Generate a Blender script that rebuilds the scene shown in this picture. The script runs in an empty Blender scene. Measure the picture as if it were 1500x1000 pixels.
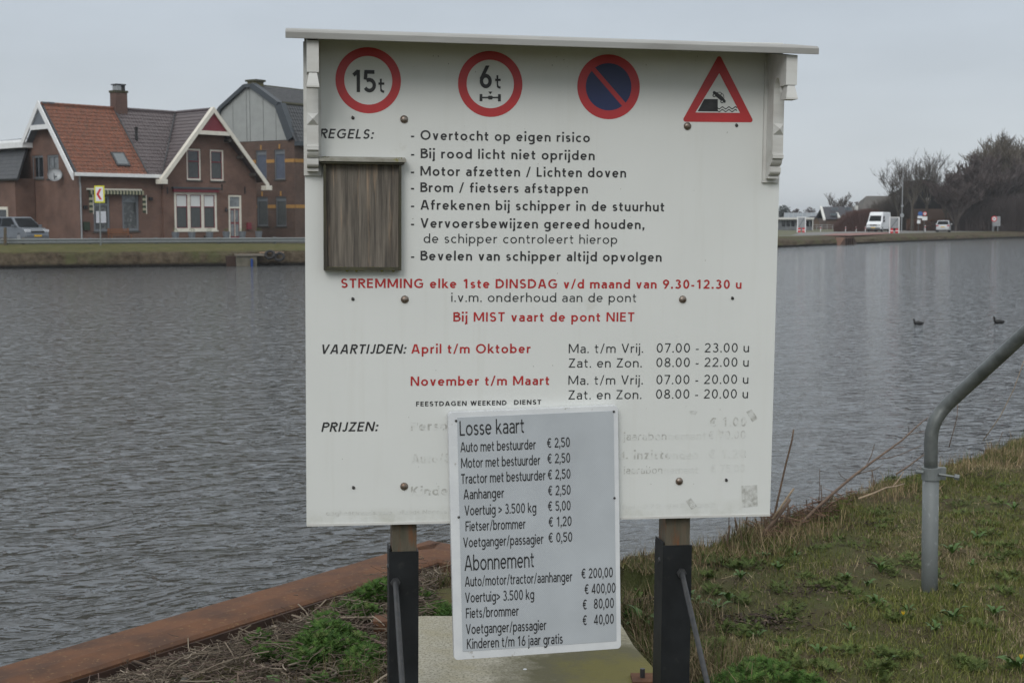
import bpy, bmesh, math, random
import numpy as np
from mathutils import Vector, Matrix

R = math.radians
random.seed(7)
rng = np.random.default_rng(7)
SC = bpy.context.scene
COL = SC.collection

# ------------------------------------------------------------------ camera, world, sun, exposure
CAM_H = 1.70            # eye above the near ground (z = 0)
F = 2000.0              # focal length in pixels of a 1500 wide frame
HOR = 320.0             # horizon row
PITCH = math.atan((500 - HOR) / F)
WATER_Z = -1.20

cam_d = bpy.data.cameras.new("camera")
cam_d.sensor_width = 36.0
cam_d.lens = 36.0 * F / 1500.0
cam_d.clip_start = 0.05
cam_d.clip_end = 8000
cam_d.dof.use_dof = True
cam_d.dof.focus_distance = 4.7
cam_d.dof.aperture_fstop = 11.0
cam = bpy.data.objects.new("camera", cam_d)
cam.location = (0, 0, CAM_H)
cam.rotation_euler = (R(90) - PITCH, 0, 0)
COL.objects.link(cam)
SC.camera = cam

SC.view_settings.view_transform = 'Standard'
SC.view_settings.look = 'None'
SC.view_settings.gamma = 1
SC.view_settings.exposure = 0.28
SC.view_settings.use_curve_mapping = False

SUN_EL, SUN_AZ = R(33), R(196)     # azimuth measured clockwise from +Y
world = bpy.data.worlds.new("World")
SC.world = world
world.use_nodes = True
wn = world.node_tree
for n in list(wn.nodes):
    wn.nodes.remove(n)
def wnew(t, **k):
    n = wn.nodes.new(t)
    for a, b in k.items():
        setattr(n, a, b)
    return n
wo = wnew('ShaderNodeOutputWorld')
bg = wnew('ShaderNodeBackground')
bg.inputs[1].default_value = 0.1
sky = wnew('ShaderNodeTexSky', sky_type='NISHITA', sun_disc=False)
sky.sun_elevation = SUN_EL
sky.sun_rotation = SUN_AZ
tc = wnew('ShaderNodeTexCoord')
sep = wnew('ShaderNodeSeparateXYZ')
wn.links.new(tc.outputs['Generated'], sep.inputs[0])
ramp = wnew('ShaderNodeValToRGB')              # overcast layer: pale at the horizon, brighter overhead
ramp.color_ramp.elements[0].position = 0.0
ramp.color_ramp.elements[0].color = (0.50, 0.535, 0.565, 1)
ramp.color_ramp.elements[1].position = 0.8
ramp.color_ramp.elements[1].color = (0.98, 1.0, 1.0, 1)
e = ramp.color_ramp.elements.new(0.16)
e.color = (0.435, 0.482, 0.535, 1)
e = ramp.color_ramp.elements.new(0.45)
e.color = (0.80, 0.84, 0.89, 1)
wn.links.new(sep.outputs[2], ramp.inputs[0])
mp = wnew('ShaderNodeMapping')
mp.inputs['Scale'].default_value = (1.6, 1.6, 6.0)
wn.links.new(tc.outputs['Generated'], mp.inputs[0])
cn = wnew('ShaderNodeTexNoise')
cn.inputs['Scale'].default_value = 2.2
cn.inputs['Detail'].default_value = 5
cn.inputs['Roughness'].default_value = 0.5
wn.links.new(mp.outputs[0], cn.inputs['Vector'])
mr = wnew('ShaderNodeMapRange')
mr.inputs[1].default_value = 0.3
mr.inputs[2].default_value = 0.7
mr.inputs[3].default_value = 8.9
mr.inputs[4].default_value = 10.6
wn.links.new(cn.outputs[0], mr.inputs[0])
sc_ = wnew('ShaderNodeVectorMath', operation='SCALE')
wn.links.new(ramp.outputs[0], sc_.inputs[0])
wn.links.new(mr.outputs[0], sc_.inputs['Scale'])
mx = wnew('ShaderNodeMix', data_type='RGBA')
mx.inputs[0].default_value = 0.95
wn.links.new(sky.outputs[0], mx.inputs[6])
wn.links.new(sc_.outputs[0], mx.inputs[7])
wn.links.new(mx.outputs[2], bg.inputs[0])
wn.links.new(bg.outputs[0], wo.inputs[0])

sun_d = bpy.data.lights.new("sun", 'SUN')
sun_d.energy = 0.85
sun_d.angle = R(25)
sun_d.color = (1.0, 0.97, 0.93)
sun = bpy.data.objects.new("sun", sun_d)
_sd = Vector((math.sin(SUN_AZ) * math.cos(SUN_EL), math.cos(SUN_AZ) * math.cos(SUN_EL), math.sin(SUN_EL)))
sun.rotation_euler = _sd.to_track_quat('Z', 'Y').to_euler()
sun.location = (0, 0, 50)
COL.objects.link(sun)

# ------------------------------------------------------------------ survey helpers: sight lines used to take measurements
CM = Matrix.Translation((0, 0, CAM_H)) @ Matrix.Rotation(R(90) - PITCH, 4, 'X')
def ray(px, py):
    d = CM.to_3x3() @ Vector(((px - 750) / F, (500 - py) / F, -1.0))
    return Vector((0, 0, CAM_H)), d
def gp(px, py, z=0.0):
    o, d = ray(px, py)
    return o + d * ((z - o.z) / d.z)
def wp(px, py, Y):
    o, d = ray(px, py)
    return o + d * (Y / d.y)

class Frame:
    """local axes: x along the face, y away from the viewer, z up"""
    def __init__(s, origin, rz, roll=0.0):
        s.m = Matrix.Translation(origin) @ Matrix.Rotation(rz, 4, 'Z') @ Matrix.Rotation(roll, 4, 'Y')
        s.i = s.m.inverted()
    def hit(s, px, py, off=0.0):
        o, d = ray(px, py)
        lo = s.i @ o
        ld = s.i.to_3x3() @ d
        t = (off - lo.y) / ld.y
        p = lo + ld * t
        return p.x, p.z
    def rect(s, x0, y0, x1, y1, off=0.0):
        cx, cy = (x0 + x1) / 2, (y0 + y1) / 2
        u0 = s.hit(x0, cy, off)[0]; u1 = s.hit(x1, cy, off)[0]
        z1 = s.hit(cx, y0, off)[1]; z0 = s.hit(cx, y1, off)[1]
        return u0, u1, z0, z1

# ------------------------------------------------------------------ mesh builder
class MB:
    def __init__(s):
        s.v = []; s.f = []; s.mi = []; s.cur = 0
    def add(s, vs, fs):
        b = len(s.v)
        s.v.extend([tuple(p) for p in vs])
        for f in fs:
            s.f.append([b + i for i in f]); s.mi.append(s.cur)
        return s
    def box(s, x0, x1, y0, y1, z0, z1):
        return s.add([(x0,y0,z0),(x1,y0,z0),(x1,y1,z0),(x0,y1,z0),(x0,y0,z1),(x1,y0,z1),(x1,y1,z1),(x0,y1,z1)],
                     [(0,3,2,1),(4,5,6,7),(0,1,5,4),(1,2,6,5),(2,3,7,6),(3,0,4,7)])
    def prism(s, poly, axis, a, b):
        """poly in the two other axes, extruded along axis from a to b"""
        n = len(poly)
        def P(p, t):
            if axis == 'x': return (t, p[0], p[1])
            if axis == 'y': return (p[0], t, p[1])
            return (p[0], p[1], t)
        vs = [P(p, a) for p in poly] + [P(p, b) for p in poly]
        fs = [tuple(range(n))[::-1], tuple(range(n, 2*n))] + [(i, (i+1) % n, n + (i+1) % n, n + i) for i in range(n)]
        return s.add(vs, fs)
    def poly(s, pts):
        return s.add(pts, [tuple(range(len(pts)))])
    def slab(s, pts, vec):
        """a flat polygon given thickness by the vector vec"""
        n = len(pts); w = Vector(vec)
        vs = [tuple(p) for p in pts] + [tuple(Vector(p) + w) for p in pts]
        fs = [tuple(range(n)), tuple(range(2*n - 1, n - 1, -1))] + [((i+1) % n, i, n + i, n + (i+1) % n) for i in range(n)]
        return s.add(vs, fs)
    def tube(s, pts, rad, n=8, cap=True, sq=1.0):
        pts = [Vector(p) for p in pts]
        if not hasattr(rad, '__len__'): rad = [rad] * len(pts)
        vs = []; prev = None
        for i, p in enumerate(pts):
            t = (pts[min(i+1, len(pts)-1)] - pts[max(i-1, 0)])
            if t.length < 1e-9: t = Vector((0, 0, 1))
            t.normalize()
            if prev is None:
                a = Vector((0, 0, 1)) if abs(t.z) < 0.9 else Vector((1, 0, 0))
                u = t.cross(a).normalized()
            else:
                u = (prev - t * prev.dot(t)).normalized()
            prev = u
            w = t.cross(u)
            for k in range(n):
                q = 2 * math.pi * k / n
                vs.append(p + u * (math.cos(q) * rad[i]) + w * (math.sin(q) * rad[i] * sq))
        fs = []
        for i in range(len(pts) - 1):
            for k in range(n):
                fs.append((i*n + k, i*n + (k+1) % n, (i+1)*n + (k+1) % n, (i+1)*n + k))
        if cap:
            fs.append(tuple(range(n))[::-1]); fs.append(tuple(range((len(pts)-1)*n, len(pts)*n)))
        return s.add(vs, fs)
    def dome(s, c, r, axis, n=10, m=4, flat=0.6):
        """half ball bulging along axis"""
        ax = Vector(axis).normalized()
        a = Vector((0, 0, 1)) if abs(ax.z) < 0.9 else Vector((1, 0, 0))
        u = ax.cross(a).normalized(); w = ax.cross(u); c = Vector(c)
        vs = []
        for j in range(m):
            q = math.pi / 2 * j / m
            for k in range(n):
                p = 2 * math.pi * k / n
                vs.append(c + (u * math.cos(p) + w * math.sin(p)) * (r * math.cos(q)) + ax * (r * flat * math.sin(q)))
        vs.append(c + ax * r * flat)
        fs = [(j*n + k, j*n + (k+1) % n, (j+1)*n + (k+1) % n, (j+1)*n + k) for j in range(m-1) for k in range(n)]
        fs += [((m-1)*n + k, (m-1)*n + (k+1) % n, m*n) for k in range(n)]
        return s.add(vs, fs)
    def build(s, name, mat, parent=None, smooth=False, bevel=0.0, loc=None):
        me = bpy.data.meshes.new(name)
        me.from_pydata(s.v, [], s.f)
        mats = mat if isinstance(mat, (list, tuple)) else [mat]
        for m in mats: me.materials.append(m)
        if len(mats) > 1: me.polygons.foreach_set('material_index', s.mi)
        bm = bmesh.new(); bm.from_mesh(me)
        if bevel > 0:
            bmesh.ops.remove_doubles(bm, verts=bm.verts, dist=1e-6)
            eds = [e for e in bm.edges if len(e.link_faces) == 2 and e.calc_face_angle(0) > 0.5]
            bmesh.ops.bevel(bm, geom=eds, offset=bevel, segments=2, profile=0.6, affect='EDGES', clamp_overlap=True)
        bmesh.ops.recalc_face_normals(bm, faces=bm.faces)
        bm.to_mesh(me); bm.free()
        if smooth:
            me.polygons.foreach_set('use_smooth', [True] * len(me.polygons))
        me.update()
        o = bpy.data.objects.new(name, me)
        COL.objects.link(o)
        if parent is not None: o.parent = parent
        if loc is not None: o.location = loc
        return o

def tag(o, label=None, cat=None, group=None, kind=None):
    if label: o['label'] = label
    if cat: o['category'] = cat
    if group: o['group'] = group
    if kind: o['kind'] = kind
    return o
def thing(name, label, cat, m=None, group=None, loc=(0,0,0), rz=0.0):
    o = bpy.data.objects.new(name, None)
    o.empty_display_size = 0.2
    COL.objects.link(o)
    if m is not None: o.matrix_world = m
    else:
        o.location = loc; o.rotation_euler = (0, 0, rz)
    return tag(o, label, cat, group)
def dup(o, parent=None):
    c = o.copy(); COL.objects.link(c)
    if parent is not None: c.parent = parent
    for ch in list(o.children): dup(ch, c)
    return c
def npmesh(name, verts, faces, mat, col=None, smooth=False, nv=None):
    """verts (N,3) array; faces: list of (M,k) arrays"""
    me = bpy.data.meshes.new(name)
    verts = np.asarray(verts, dtype=np.float32)
    me.vertices.add(len(verts)); me.vertices.foreach_set('co', verts.ravel())
    loops = np.concatenate([f.ravel() for f in faces]).astype(np.int32)
    sizes = np.concatenate([np.full(len(f), f.shape[1], dtype=np.int32) for f in faces])
    starts = np.concatenate([[0], np.cumsum(sizes)[:-1]]).astype(np.int32)
    me.loops.add(len(loops)); me.loops.foreach_set('vertex_index', loops)
    me.polygons.add(len(sizes)); me.polygons.foreach_set('loop_start', starts)
    if smooth: me.polygons.foreach_set('use_smooth', np.ones(len(sizes), dtype=bool))
    me.update(calc_edges=True)
    if col is not None:
        at = me.color_attributes.new('col', 'FLOAT_COLOR', 'POINT')
        c4 = np.ones((len(verts), 4), dtype=np.float32); c4[:, :3] = col
        at.data.foreach_set('color', c4.ravel())
    me.materials.append(mat)
    o = bpy.data.objects.new(name, me); COL.objects.link(o)
    return o

# ------------------------------------------------------------------ materials
def _new(name):
    m = bpy.data.materials.new(name); m.use_nodes = True
    nt = m.node_tree
    return m, nt, nt.nodes['Principled BSDF']
def nodes(nt):
    def N(t, **k):
        n = nt.nodes.new(t)
        for a, b in k.items(): setattr(n, a, b)
        return n
    return N, nt.links.new
def c4(c): return (c[0], c[1], c[2], 1)
def mat(name, c, rough=0.6, metal=0.0, c2=None, scale=8.0, stretch=(1,1,1), detail=4, lo=0.35, hi=0.65,
        bump=0.0, bscale=None, bdist=0.01, c3=None, s3=1.0, lo3=0.55, hi3=0.7, spec=0.5, rough2=None):
    """base colour with up to two layers of noise mottling and optional fine relief"""
    m, nt, b = _new(name); N, L = nodes(nt)
    b.inputs['Roughness'].default_value = rough
    b.inputs['Metallic'].default_value = metal
    b.inputs['Specular IOR Level'].default_value = spec
    b.inputs['Base Color'].default_value = c4(c)
    t = N('ShaderNodeTexCoord')
    mpn = N('ShaderNodeMapping'); mpn.inputs['Scale'].default_value = stretch
    L(t.outputs['Object'], mpn.inputs[0])
    out = None
    if c2 is not None:
        n = N('ShaderNodeTexNoise'); n.inputs['Scale'].default_value = scale; n.inputs['Detail'].default_value = detail
        n.inputs['Roughness'].default_value = 0.6
        L(mpn.outputs[0], n.inputs['Vector'])
        r = N('ShaderNodeMapRange'); r.inputs[1].default_value = lo; r.inputs[2].default_value = hi
        L(n.outputs[0], r.inputs[0])
        x = N('ShaderNodeMix', data_type='RGBA'); x.inputs[6].default_value = c4(c); x.inputs[7].default_value = c4(c2)
        L(r.outputs[0], x.inputs[0]); out = x.outputs[2]
        if rough2 is not None:
            rr = N('ShaderNodeMapRange'); rr.inputs[3].default_value = rough; rr.inputs[4].default_value = rough2
            L(r.outputs[0], rr.inputs[0]); L(rr.outputs[0], b.inputs['Roughness'])
    if c3 is not None:
        n = N('ShaderNodeTexNoise'); n.inputs['Scale'].default_value = s3; n.inputs['Detail'].default_value = 6
        n.inputs['Roughness'].default_value = 0.65
        L(mpn.outputs[0], n.inputs['Vector'])
        r = N('ShaderNodeMapRange'); r.inputs[1].default_value = lo3; r.inputs[2].default_value = hi3
        L(n.outputs[0], r.inputs[0])
        x = N('ShaderNodeMix', data_type='RGBA'); x.inputs[7].default_value = c4(c3)
        if out is None: x.inputs[6].default_value = c4(c)
        else: L(out, x.inputs[6])
        L(r.outputs[0], x.inputs[0]); out = x.outputs[2]
    if out is not None: L(out, b.inputs['Base Color'])
    if bump > 0:
        n = N('ShaderNodeTexNoise'); n.inputs['Scale'].default_value = bscale or scale * 4; n.inputs['Detail'].default_value = 5
        L(mpn.outputs[0], n.inputs['Vector'])
        bp = N('ShaderNodeBump'); bp.inputs['Strength'].default_value = bump; bp.inputs['Distance'].default_value = bdist
        L(n.outputs[0], bp.inputs['Height']); L(bp.outputs[0], b.inputs['Normal'])
    return m
def attr_mat(name, rough=0.8, trans=0.0, spec=0.2):
    m, nt, b = _new(name); N, L = nodes(nt)
    a = N('ShaderNodeAttribute', attribute_name='col')
    L(a.outputs['Color'], b.inputs['Base Color'])
    b.inputs['Roughness'].default_value = rough
    b.inputs['Specular IOR Level'].default_value = spec
    return m
def brick_mat(name, c1, c2, mortar, w=0.21, h=0.062, stain=None, band=None):
    m, nt, b = _new(name); N, L = nodes(nt)
    t = N('ShaderNodeTexCoord'); s = N('ShaderNodeSeparateXYZ'); L(t.outputs['Object'], s.inputs[0])
    ad = N('ShaderNodeMath', operation='ADD'); L(s.outputs[0], ad.inputs[0]); L(s.outputs[1], ad.inputs[1])
    cb = N('ShaderNodeCombineXYZ'); L(ad.outputs[0], cb.inputs[0]); L(s.outputs[2], cb.inputs[1])
    br = N('ShaderNodeTexBrick'); L(cb.outputs[0], br.inputs['Vector'])
    br.inputs['Color1'].default_value = c4(c1); br.inputs['Color2'].default_value = c4(c2); br.inputs['Mortar'].default_value = c4(mortar)
    br.inputs['Scale'].default_value = 1.0; br.inputs['Brick Width'].default_value = w; br.inputs['Row Height'].default_value = h
    br.inputs['Mortar Size'].default_value = 0.006; br.inputs['Bias'].default_value = 0.0
    n = N('ShaderNodeTexNoise'); n.inputs['Scale'].default_value = 0.9; n.inputs['Detail'].default_value = 6
    L(t.outputs['Object'], n.inputs['Vector'])
    r = N('ShaderNodeMapRange'); r.inputs[1].default_value = 0.35; r.inputs[2].default_value = 0.7; r.inputs[3].default_value = 1.12; r.inputs[4].default_value = 0.72
    L(n.outputs[0], r.inputs[0])
    v = N('ShaderNodeVectorMath', operation='SCALE'); L(br.outputs[0], v.inputs[0]); L(r.outputs[0], v.inputs['Scale'])
    L(v.outputs[0], b.inputs['Base Color'])
    b.inputs['Roughness'].default_value = 0.85
    bp = N('ShaderNodeBump'); bp.inputs['Strength'].default_value = 0.4; bp.inputs['Distance'].default_value = 0.01
    inv = N('ShaderNodeMath', operation='SUBTRACT'); inv.inputs[0].default_value = 1.0; L(br.outputs[1], inv.inputs[1])
    L(inv.outputs[0], bp.inputs['Height']); L(bp.outputs[0], b.inputs['Normal'])
    return m

M = {}
M['paint_board'] = mat('weathered_white_board', (0.625,0.635,0.605), 0.5, c2=(0.585,0.592,0.56), scale=2.2, detail=6,
                       c3=(0.50,0.49,0.43), s3=9.0, lo3=0.66, hi3=0.86, bump=0.05, bscale=60, bdist=0.002)
M['roof_trim'] = mat('greyed_roof_board', (0.33,0.33,0.315), 0.7, c2=(0.24,0.235,0.22), scale=5, stretch=(0.6,3,3), lo=0.4, hi=0.75, c3=(0.2,0.19,0.17), s3=16, lo3=0.66, hi3=0.8, bump=0.15, bscale=50, bdist=0.002)
M['paint_trim'] = mat('weathered_white_wood', (0.60,0.60,0.575), 0.6, c2=(0.47,0.46,0.43), scale=5, stretch=(0.6,3,3), lo=0.45, hi=0.75,
                      c3=(0.2,0.19,0.17), s3=16, lo3=0.66, hi3=0.8, bump=0.15, bscale=50, bdist=0.002)
M['black_ink'] = mat('black_lettering', (0.012,0.013,0.014), 0.5, c2=(0.03,0.03,0.032), scale=30)
M['light_ink'] = mat('dark_grey_lettering', (0.02,0.023,0.025), 0.5)
M['red_ink'] = mat('red_lettering', (0.44,0.022,0.022), 0.45, c2=(0.36,0.02,0.02), scale=20)
M['red_film'] = mat('red_sign_film', (0.52,0.035,0.038), 0.4, c2=(0.44,0.03,0.033), scale=6, c3=(0.36,0.03,0.03), s3=2.5, lo3=0.5, hi3=0.7)
M['blue_film'] = mat('blue_sign_film', (0.012,0.022,0.085), 0.4, c2=(0.016,0.028,0.10), scale=6)
M['bolt'] = mat('dull_bolt_steel', (0.30,0.27,0.24), 0.42, 0.8, c2=(0.16,0.11,0.08), scale=60)
M['screw'] = mat('small_screw_steel', (0.10,0.095,0.09), 0.5, 0.7, c2=(0.03,0.03,0.03), scale=90)
M['post_wood'] = mat('weathered_post_wood', (0.105,0.088,0.062), 0.85, c2=(0.062,0.062,0.042), scale=14, stretch=(3,3,0.5),
                     c3=(0.15,0.060,0.022), s3=12, lo3=0.50, hi3=0.68, bump=0.5, bscale=50, bdist=0.003)
M['sleeve'] = mat('dark_steel_sleeve', (0.007,0.008,0.009), 0.55, spec=.3, c2=(0.014,0.016,0.018), scale=9, c3=(0.035,0.035,0.033), s3=30, lo3=0.6, hi3=0.8)
M['rod'] = mat('dark_grey_rod', (0.035,0.038,0.042), 0.5, 0.3, c2=(0.06,0.06,0.06), scale=40)
M['case_back'] = mat('grained_case_wood', (0.195,0.170,0.140), 0.85, c2=(0.075,0.066,0.056), scale=34, stretch=(2.4,1,0.12), detail=8, lo=0.36, hi=0.64,
                     c3=(0.34,0.24,0.16), s3=26, lo3=0.58, hi3=0.76, bump=0.9, bscale=70, bdist=0.005)
M['case_frame'] = mat('mossy_case_frame', (0.035,0.032,0.024), 0.8, c2=(0.06,0.058,0.03), scale=18, stretch=(1,1,0.4), bump=0.3, bscale=60, bdist=0.003)
M['case_cap'] = mat('grey_case_ledge', (0.36,0.35,0.31), 0.75, c2=(0.24,0.23,0.19), scale=20, c3=(0.22,0.2,0.03), s3=12, lo3=0.6, hi3=0.68)
M['price_rim'] = mat('white_sign_rim', (0.70,0.72,0.73), 0.4, c2=(0.62,0.64,0.66), scale=9, c3=(0.30,0.27,0.22), s3=20, lo3=0.62, hi3=0.70)
M['galv'] = mat('galvanised_steel', (0.19,0.208,0.21), 0.62, 0.2, c2=(0.16,0.175,0.175), scale=12, stretch=(1,1,0.5), c3=(0.38,0.40,0.40), s3=30, lo3=0.58, hi3=0.75, bump=0.08, bscale=60, bdist=0.002)
M['galv_dark'] = mat('weathered_rail_steel', (0.155,0.168,0.165), 0.45, 0.4, c2=(0.095,0.105,0.102), scale=14, c3=(0.20,0.21,0.205), s3=22, lo3=0.6, hi3=0.78)
M['rust'] = mat('rusty_steel', (0.138,0.066,0.036), 0.85, spec=.2, c2=(0.080,0.045,0.031), scale=4.0, detail=10, lo=.38, hi=.62, c3=(0.21,0.135,0.068), s3=48, lo3=0.58, hi3=0.74, bump=0.25, bscale=60, bdist=0.003)
M['rust_dark'] = mat('dark_rusty_steel', (0.03,0.017,0.012), 0.85, c2=(0.05,0.025,0.016), scale=8)
M['black'] = mat('black_rubber', (0.015,0.015,0.016), 0.7)
M['steel_pale'] = mat('pale_steel', (0.34,0.36,0.37), 0.5, 0.3, c2=(0.26,0.27,0.28), scale=5)

def board_mat():
    m, nt, b = _new('weathered_white_board'); N, L = nodes(nt)
    t = N('ShaderNodeTexCoord')
    def noise(s, st, d=6, r=.6):
        mp_ = N('ShaderNodeMapping'); mp_.inputs['Scale'].default_value = st; L(t.outputs['Object'], mp_.inputs[0])
        n = N('ShaderNodeTexNoise'); n.inputs['Scale'].default_value = s; n.inputs['Detail'].default_value = d; n.inputs['Roughness'].default_value = r
        L(mp_.outputs[0], n.inputs['Vector']); return n.outputs[0]
    def rr(v, lo, hi, a=0., c=1.):
        r = N('ShaderNodeMapRange'); r.inputs[1].default_value = lo; r.inputs[2].default_value = hi; r.inputs[3].default_value = a; r.inputs[4].default_value = c; L(v, r.inputs[0]); return r.outputs[0]
    def mixc(f, a, c):
        x = N('ShaderNodeMix', data_type='RGBA'); L(f, x.inputs[0])
        for i, v in ((6, a), (7, c)):
            if isinstance(v, tuple): x.inputs[i].default_value = c4(v)
            else: L(v, x.inputs[i])
        return x.outputs[2]
    def mul(a, c):
        x = N('ShaderNodeMath', operation='MULTIPLY'); L(a, x.inputs[0]); L(c, x.inputs[1]); return x.outputs[0]
    s = N('ShaderNodeSeparateXYZ'); L(t.outputs['Object'], s.inputs[0])
    a = mixc(rr(noise(2.2, (1, 1, 1)), .35, .68), (.680, .695, .672), (.650, .664, .640))
    a = mixc(rr(noise(1.0, (26, 1, 1.3), 5), .54, .80, 0, .30), a, (.56, .56, .51))            # rain streaks
    a = mixc(rr(noise(9, (1, 1, 1)), .66, .86), a, (.50, .49, .43))
    top = mul(rr(s.outputs[2], 2.18, 2.36), rr(noise(5, (1, 1, 1.6), 8, .7), .38, .66))         # grime that has gathered under the roof
    a = mixc(rr(top, 0, 1, 0, .55), a, (.36, .33, .26))
    foot = mul(rr(s.outputs[2], .73, .69), rr(noise(8, (1, 1, .8), 8, .7), .42, .7))
    a = mixc(rr(foot, 0, 1, 0, .6), a, (.40, .40, .33))
    L(a, b.inputs['Base Color']); b.inputs['Roughness'].default_value = .5
    bp = N('ShaderNodeBump'); bp.inputs['Strength'].default_value = .06; bp.inputs['Distance'].default_value = .004
    L(noise(7, (1, 1, 1), 8), bp.inputs['Height']); L(bp.outputs[0], b.inputs['Normal'])
    return m
M['paint_board'] = board_mat()

def price_face_mat():
    m, nt, b = _new('retroreflective_grey_film'); N, L = nodes(nt)
    t = N('ShaderNodeTexCoord')
    mp_ = N('ShaderNodeMapping'); mp_.inputs['Rotation'].default_value = (0, R(45), 0); L(t.outputs['Object'], mp_.inputs[0])
    ch = N('ShaderNodeTexVoronoi'); ch.inputs['Scale'].default_value = 210; ch.inputs['Randomness'].default_value = 0.0
    L(mp_.outputs[0], ch.inputs['Vector'])
    r = N('ShaderNodeMapRange'); r.inputs[1].default_value = 0.1; r.inputs[2].default_value = 0.6
    L(ch.outputs['Distance'], r.inputs[0])
    x = N('ShaderNodeMix', data_type='RGBA'); x.inputs[6].default_value = (0.52,0.55,0.58,1); x.inputs[7].default_value = (0.40,0.43,0.455,1)
    L(r.outputs[0], x.inputs[0])
    n = N('ShaderNodeTexNoise'); n.inputs['Scale'].default_value = 5; n.inputs['Detail'].default_value = 6; L(t.outputs['Object'], n.inputs['Vector'])
    rr = N('ShaderNodeMapRange'); rr.inputs[1].default_value = 0.3; rr.inputs[2].default_value = 0.75; rr.inputs[3].default_value = 0.93; rr.inputs[4].default_value = 1.12
    L(n.outputs[0], rr.inputs[0])
    v = N('ShaderNodeVectorMath', operation='SCALE'); L(x.outputs[2], v.inputs[0]); L(rr.outputs[0], v.inputs['Scale'])
    L(v.outputs[0], b.inputs['Base Color']); b.inputs['Roughness'].default_value = 0.4
    return m
M['price_face'] = price_face_mat()

def faded_ink(name, c, lo, hi, scale=70):
    """lettering worn away in flakes: ink shows only where the noise lets it, board white elsewhere"""
    return mat(name, (0.665,0.68,0.656), 0.5, c2=c, scale=scale, lo=lo, hi=hi, detail=3, stretch=(1,1,1))
M['ink_worn'] = faded_ink('worn_lettering', (0.42,0.42,0.39), 0.42, 0.56, 45)
M['ink_faint'] = faded_ink('faint_lettering', (0.50,0.50,0.47), 0.45, 0.62, 50)
M['ink_ghost'] = faded_ink('ghost_lettering', (0.61,0.62,0.59), 0.48, 0.62, 60)
# ------------------------------------------------------------------ a monoline lettering face, drawn stroke by stroke (cap height = 1)
def arc(cx, cy, rx, ry, a0, a1):
    n = max(4, int(abs(a1 - a0) / 20))
    return [(cx + rx * math.cos(R(a0 + (a1 - a0) * i / n)), cy + ry * math.sin(R(a0 + (a1 - a0) * i / n))) for i in range(n + 1)]
def ribbon(pts, w):
    h = w / 2; n = len(pts); quads = []
    closed = abs(pts[0][0] - pts[-1][0]) < 1e-6 and abs(pts[0][1] - pts[-1][1]) < 1e-6 and n > 3
    Lp = []; Rp = []
    for i in range(n):
        if closed:
            a = pts[(i - 1) % (n - 1)]; c = pts[(i + 1) % (n - 1)] if i < n - 1 else pts[1]
        else:
            a = pts[max(i - 1, 0)]; c = pts[min(i + 1, n - 1)]
        p = pts[i]
        def nrm(q0, q1):
            dx, dy = q1[0] - q0[0], q1[1] - q0[1]; l = math.hypot(dx, dy) or 1e-9
            return (-dy / l, dx / l)
        if not closed and i == 0: nx, ny = nrm(p, c); k = 1
        elif not closed and i == n - 1: nx, ny = nrm(a, p); k = 1
        else:
            n1 = nrm(a, p); n2 = nrm(p, c); nx, ny = n1[0] + n2[0], n1[1] + n2[1]
            l = math.hypot(nx, ny) or 1e-9; nx /= l; ny /= l
            k = min(1.6, 1 / max(0.3, nx * n1[0] + ny * n1[1]))
        Lp.append((p[0] + nx * h * k, p[1] + ny * h * k)); Rp.append((p[0] - nx * h * k, p[1] - ny * h * k))
    for i in range(n - 1):
        quads.append([Lp[i], Rp[i], Rp[i + 1], Lp[i + 1]])
    return quads
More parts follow.
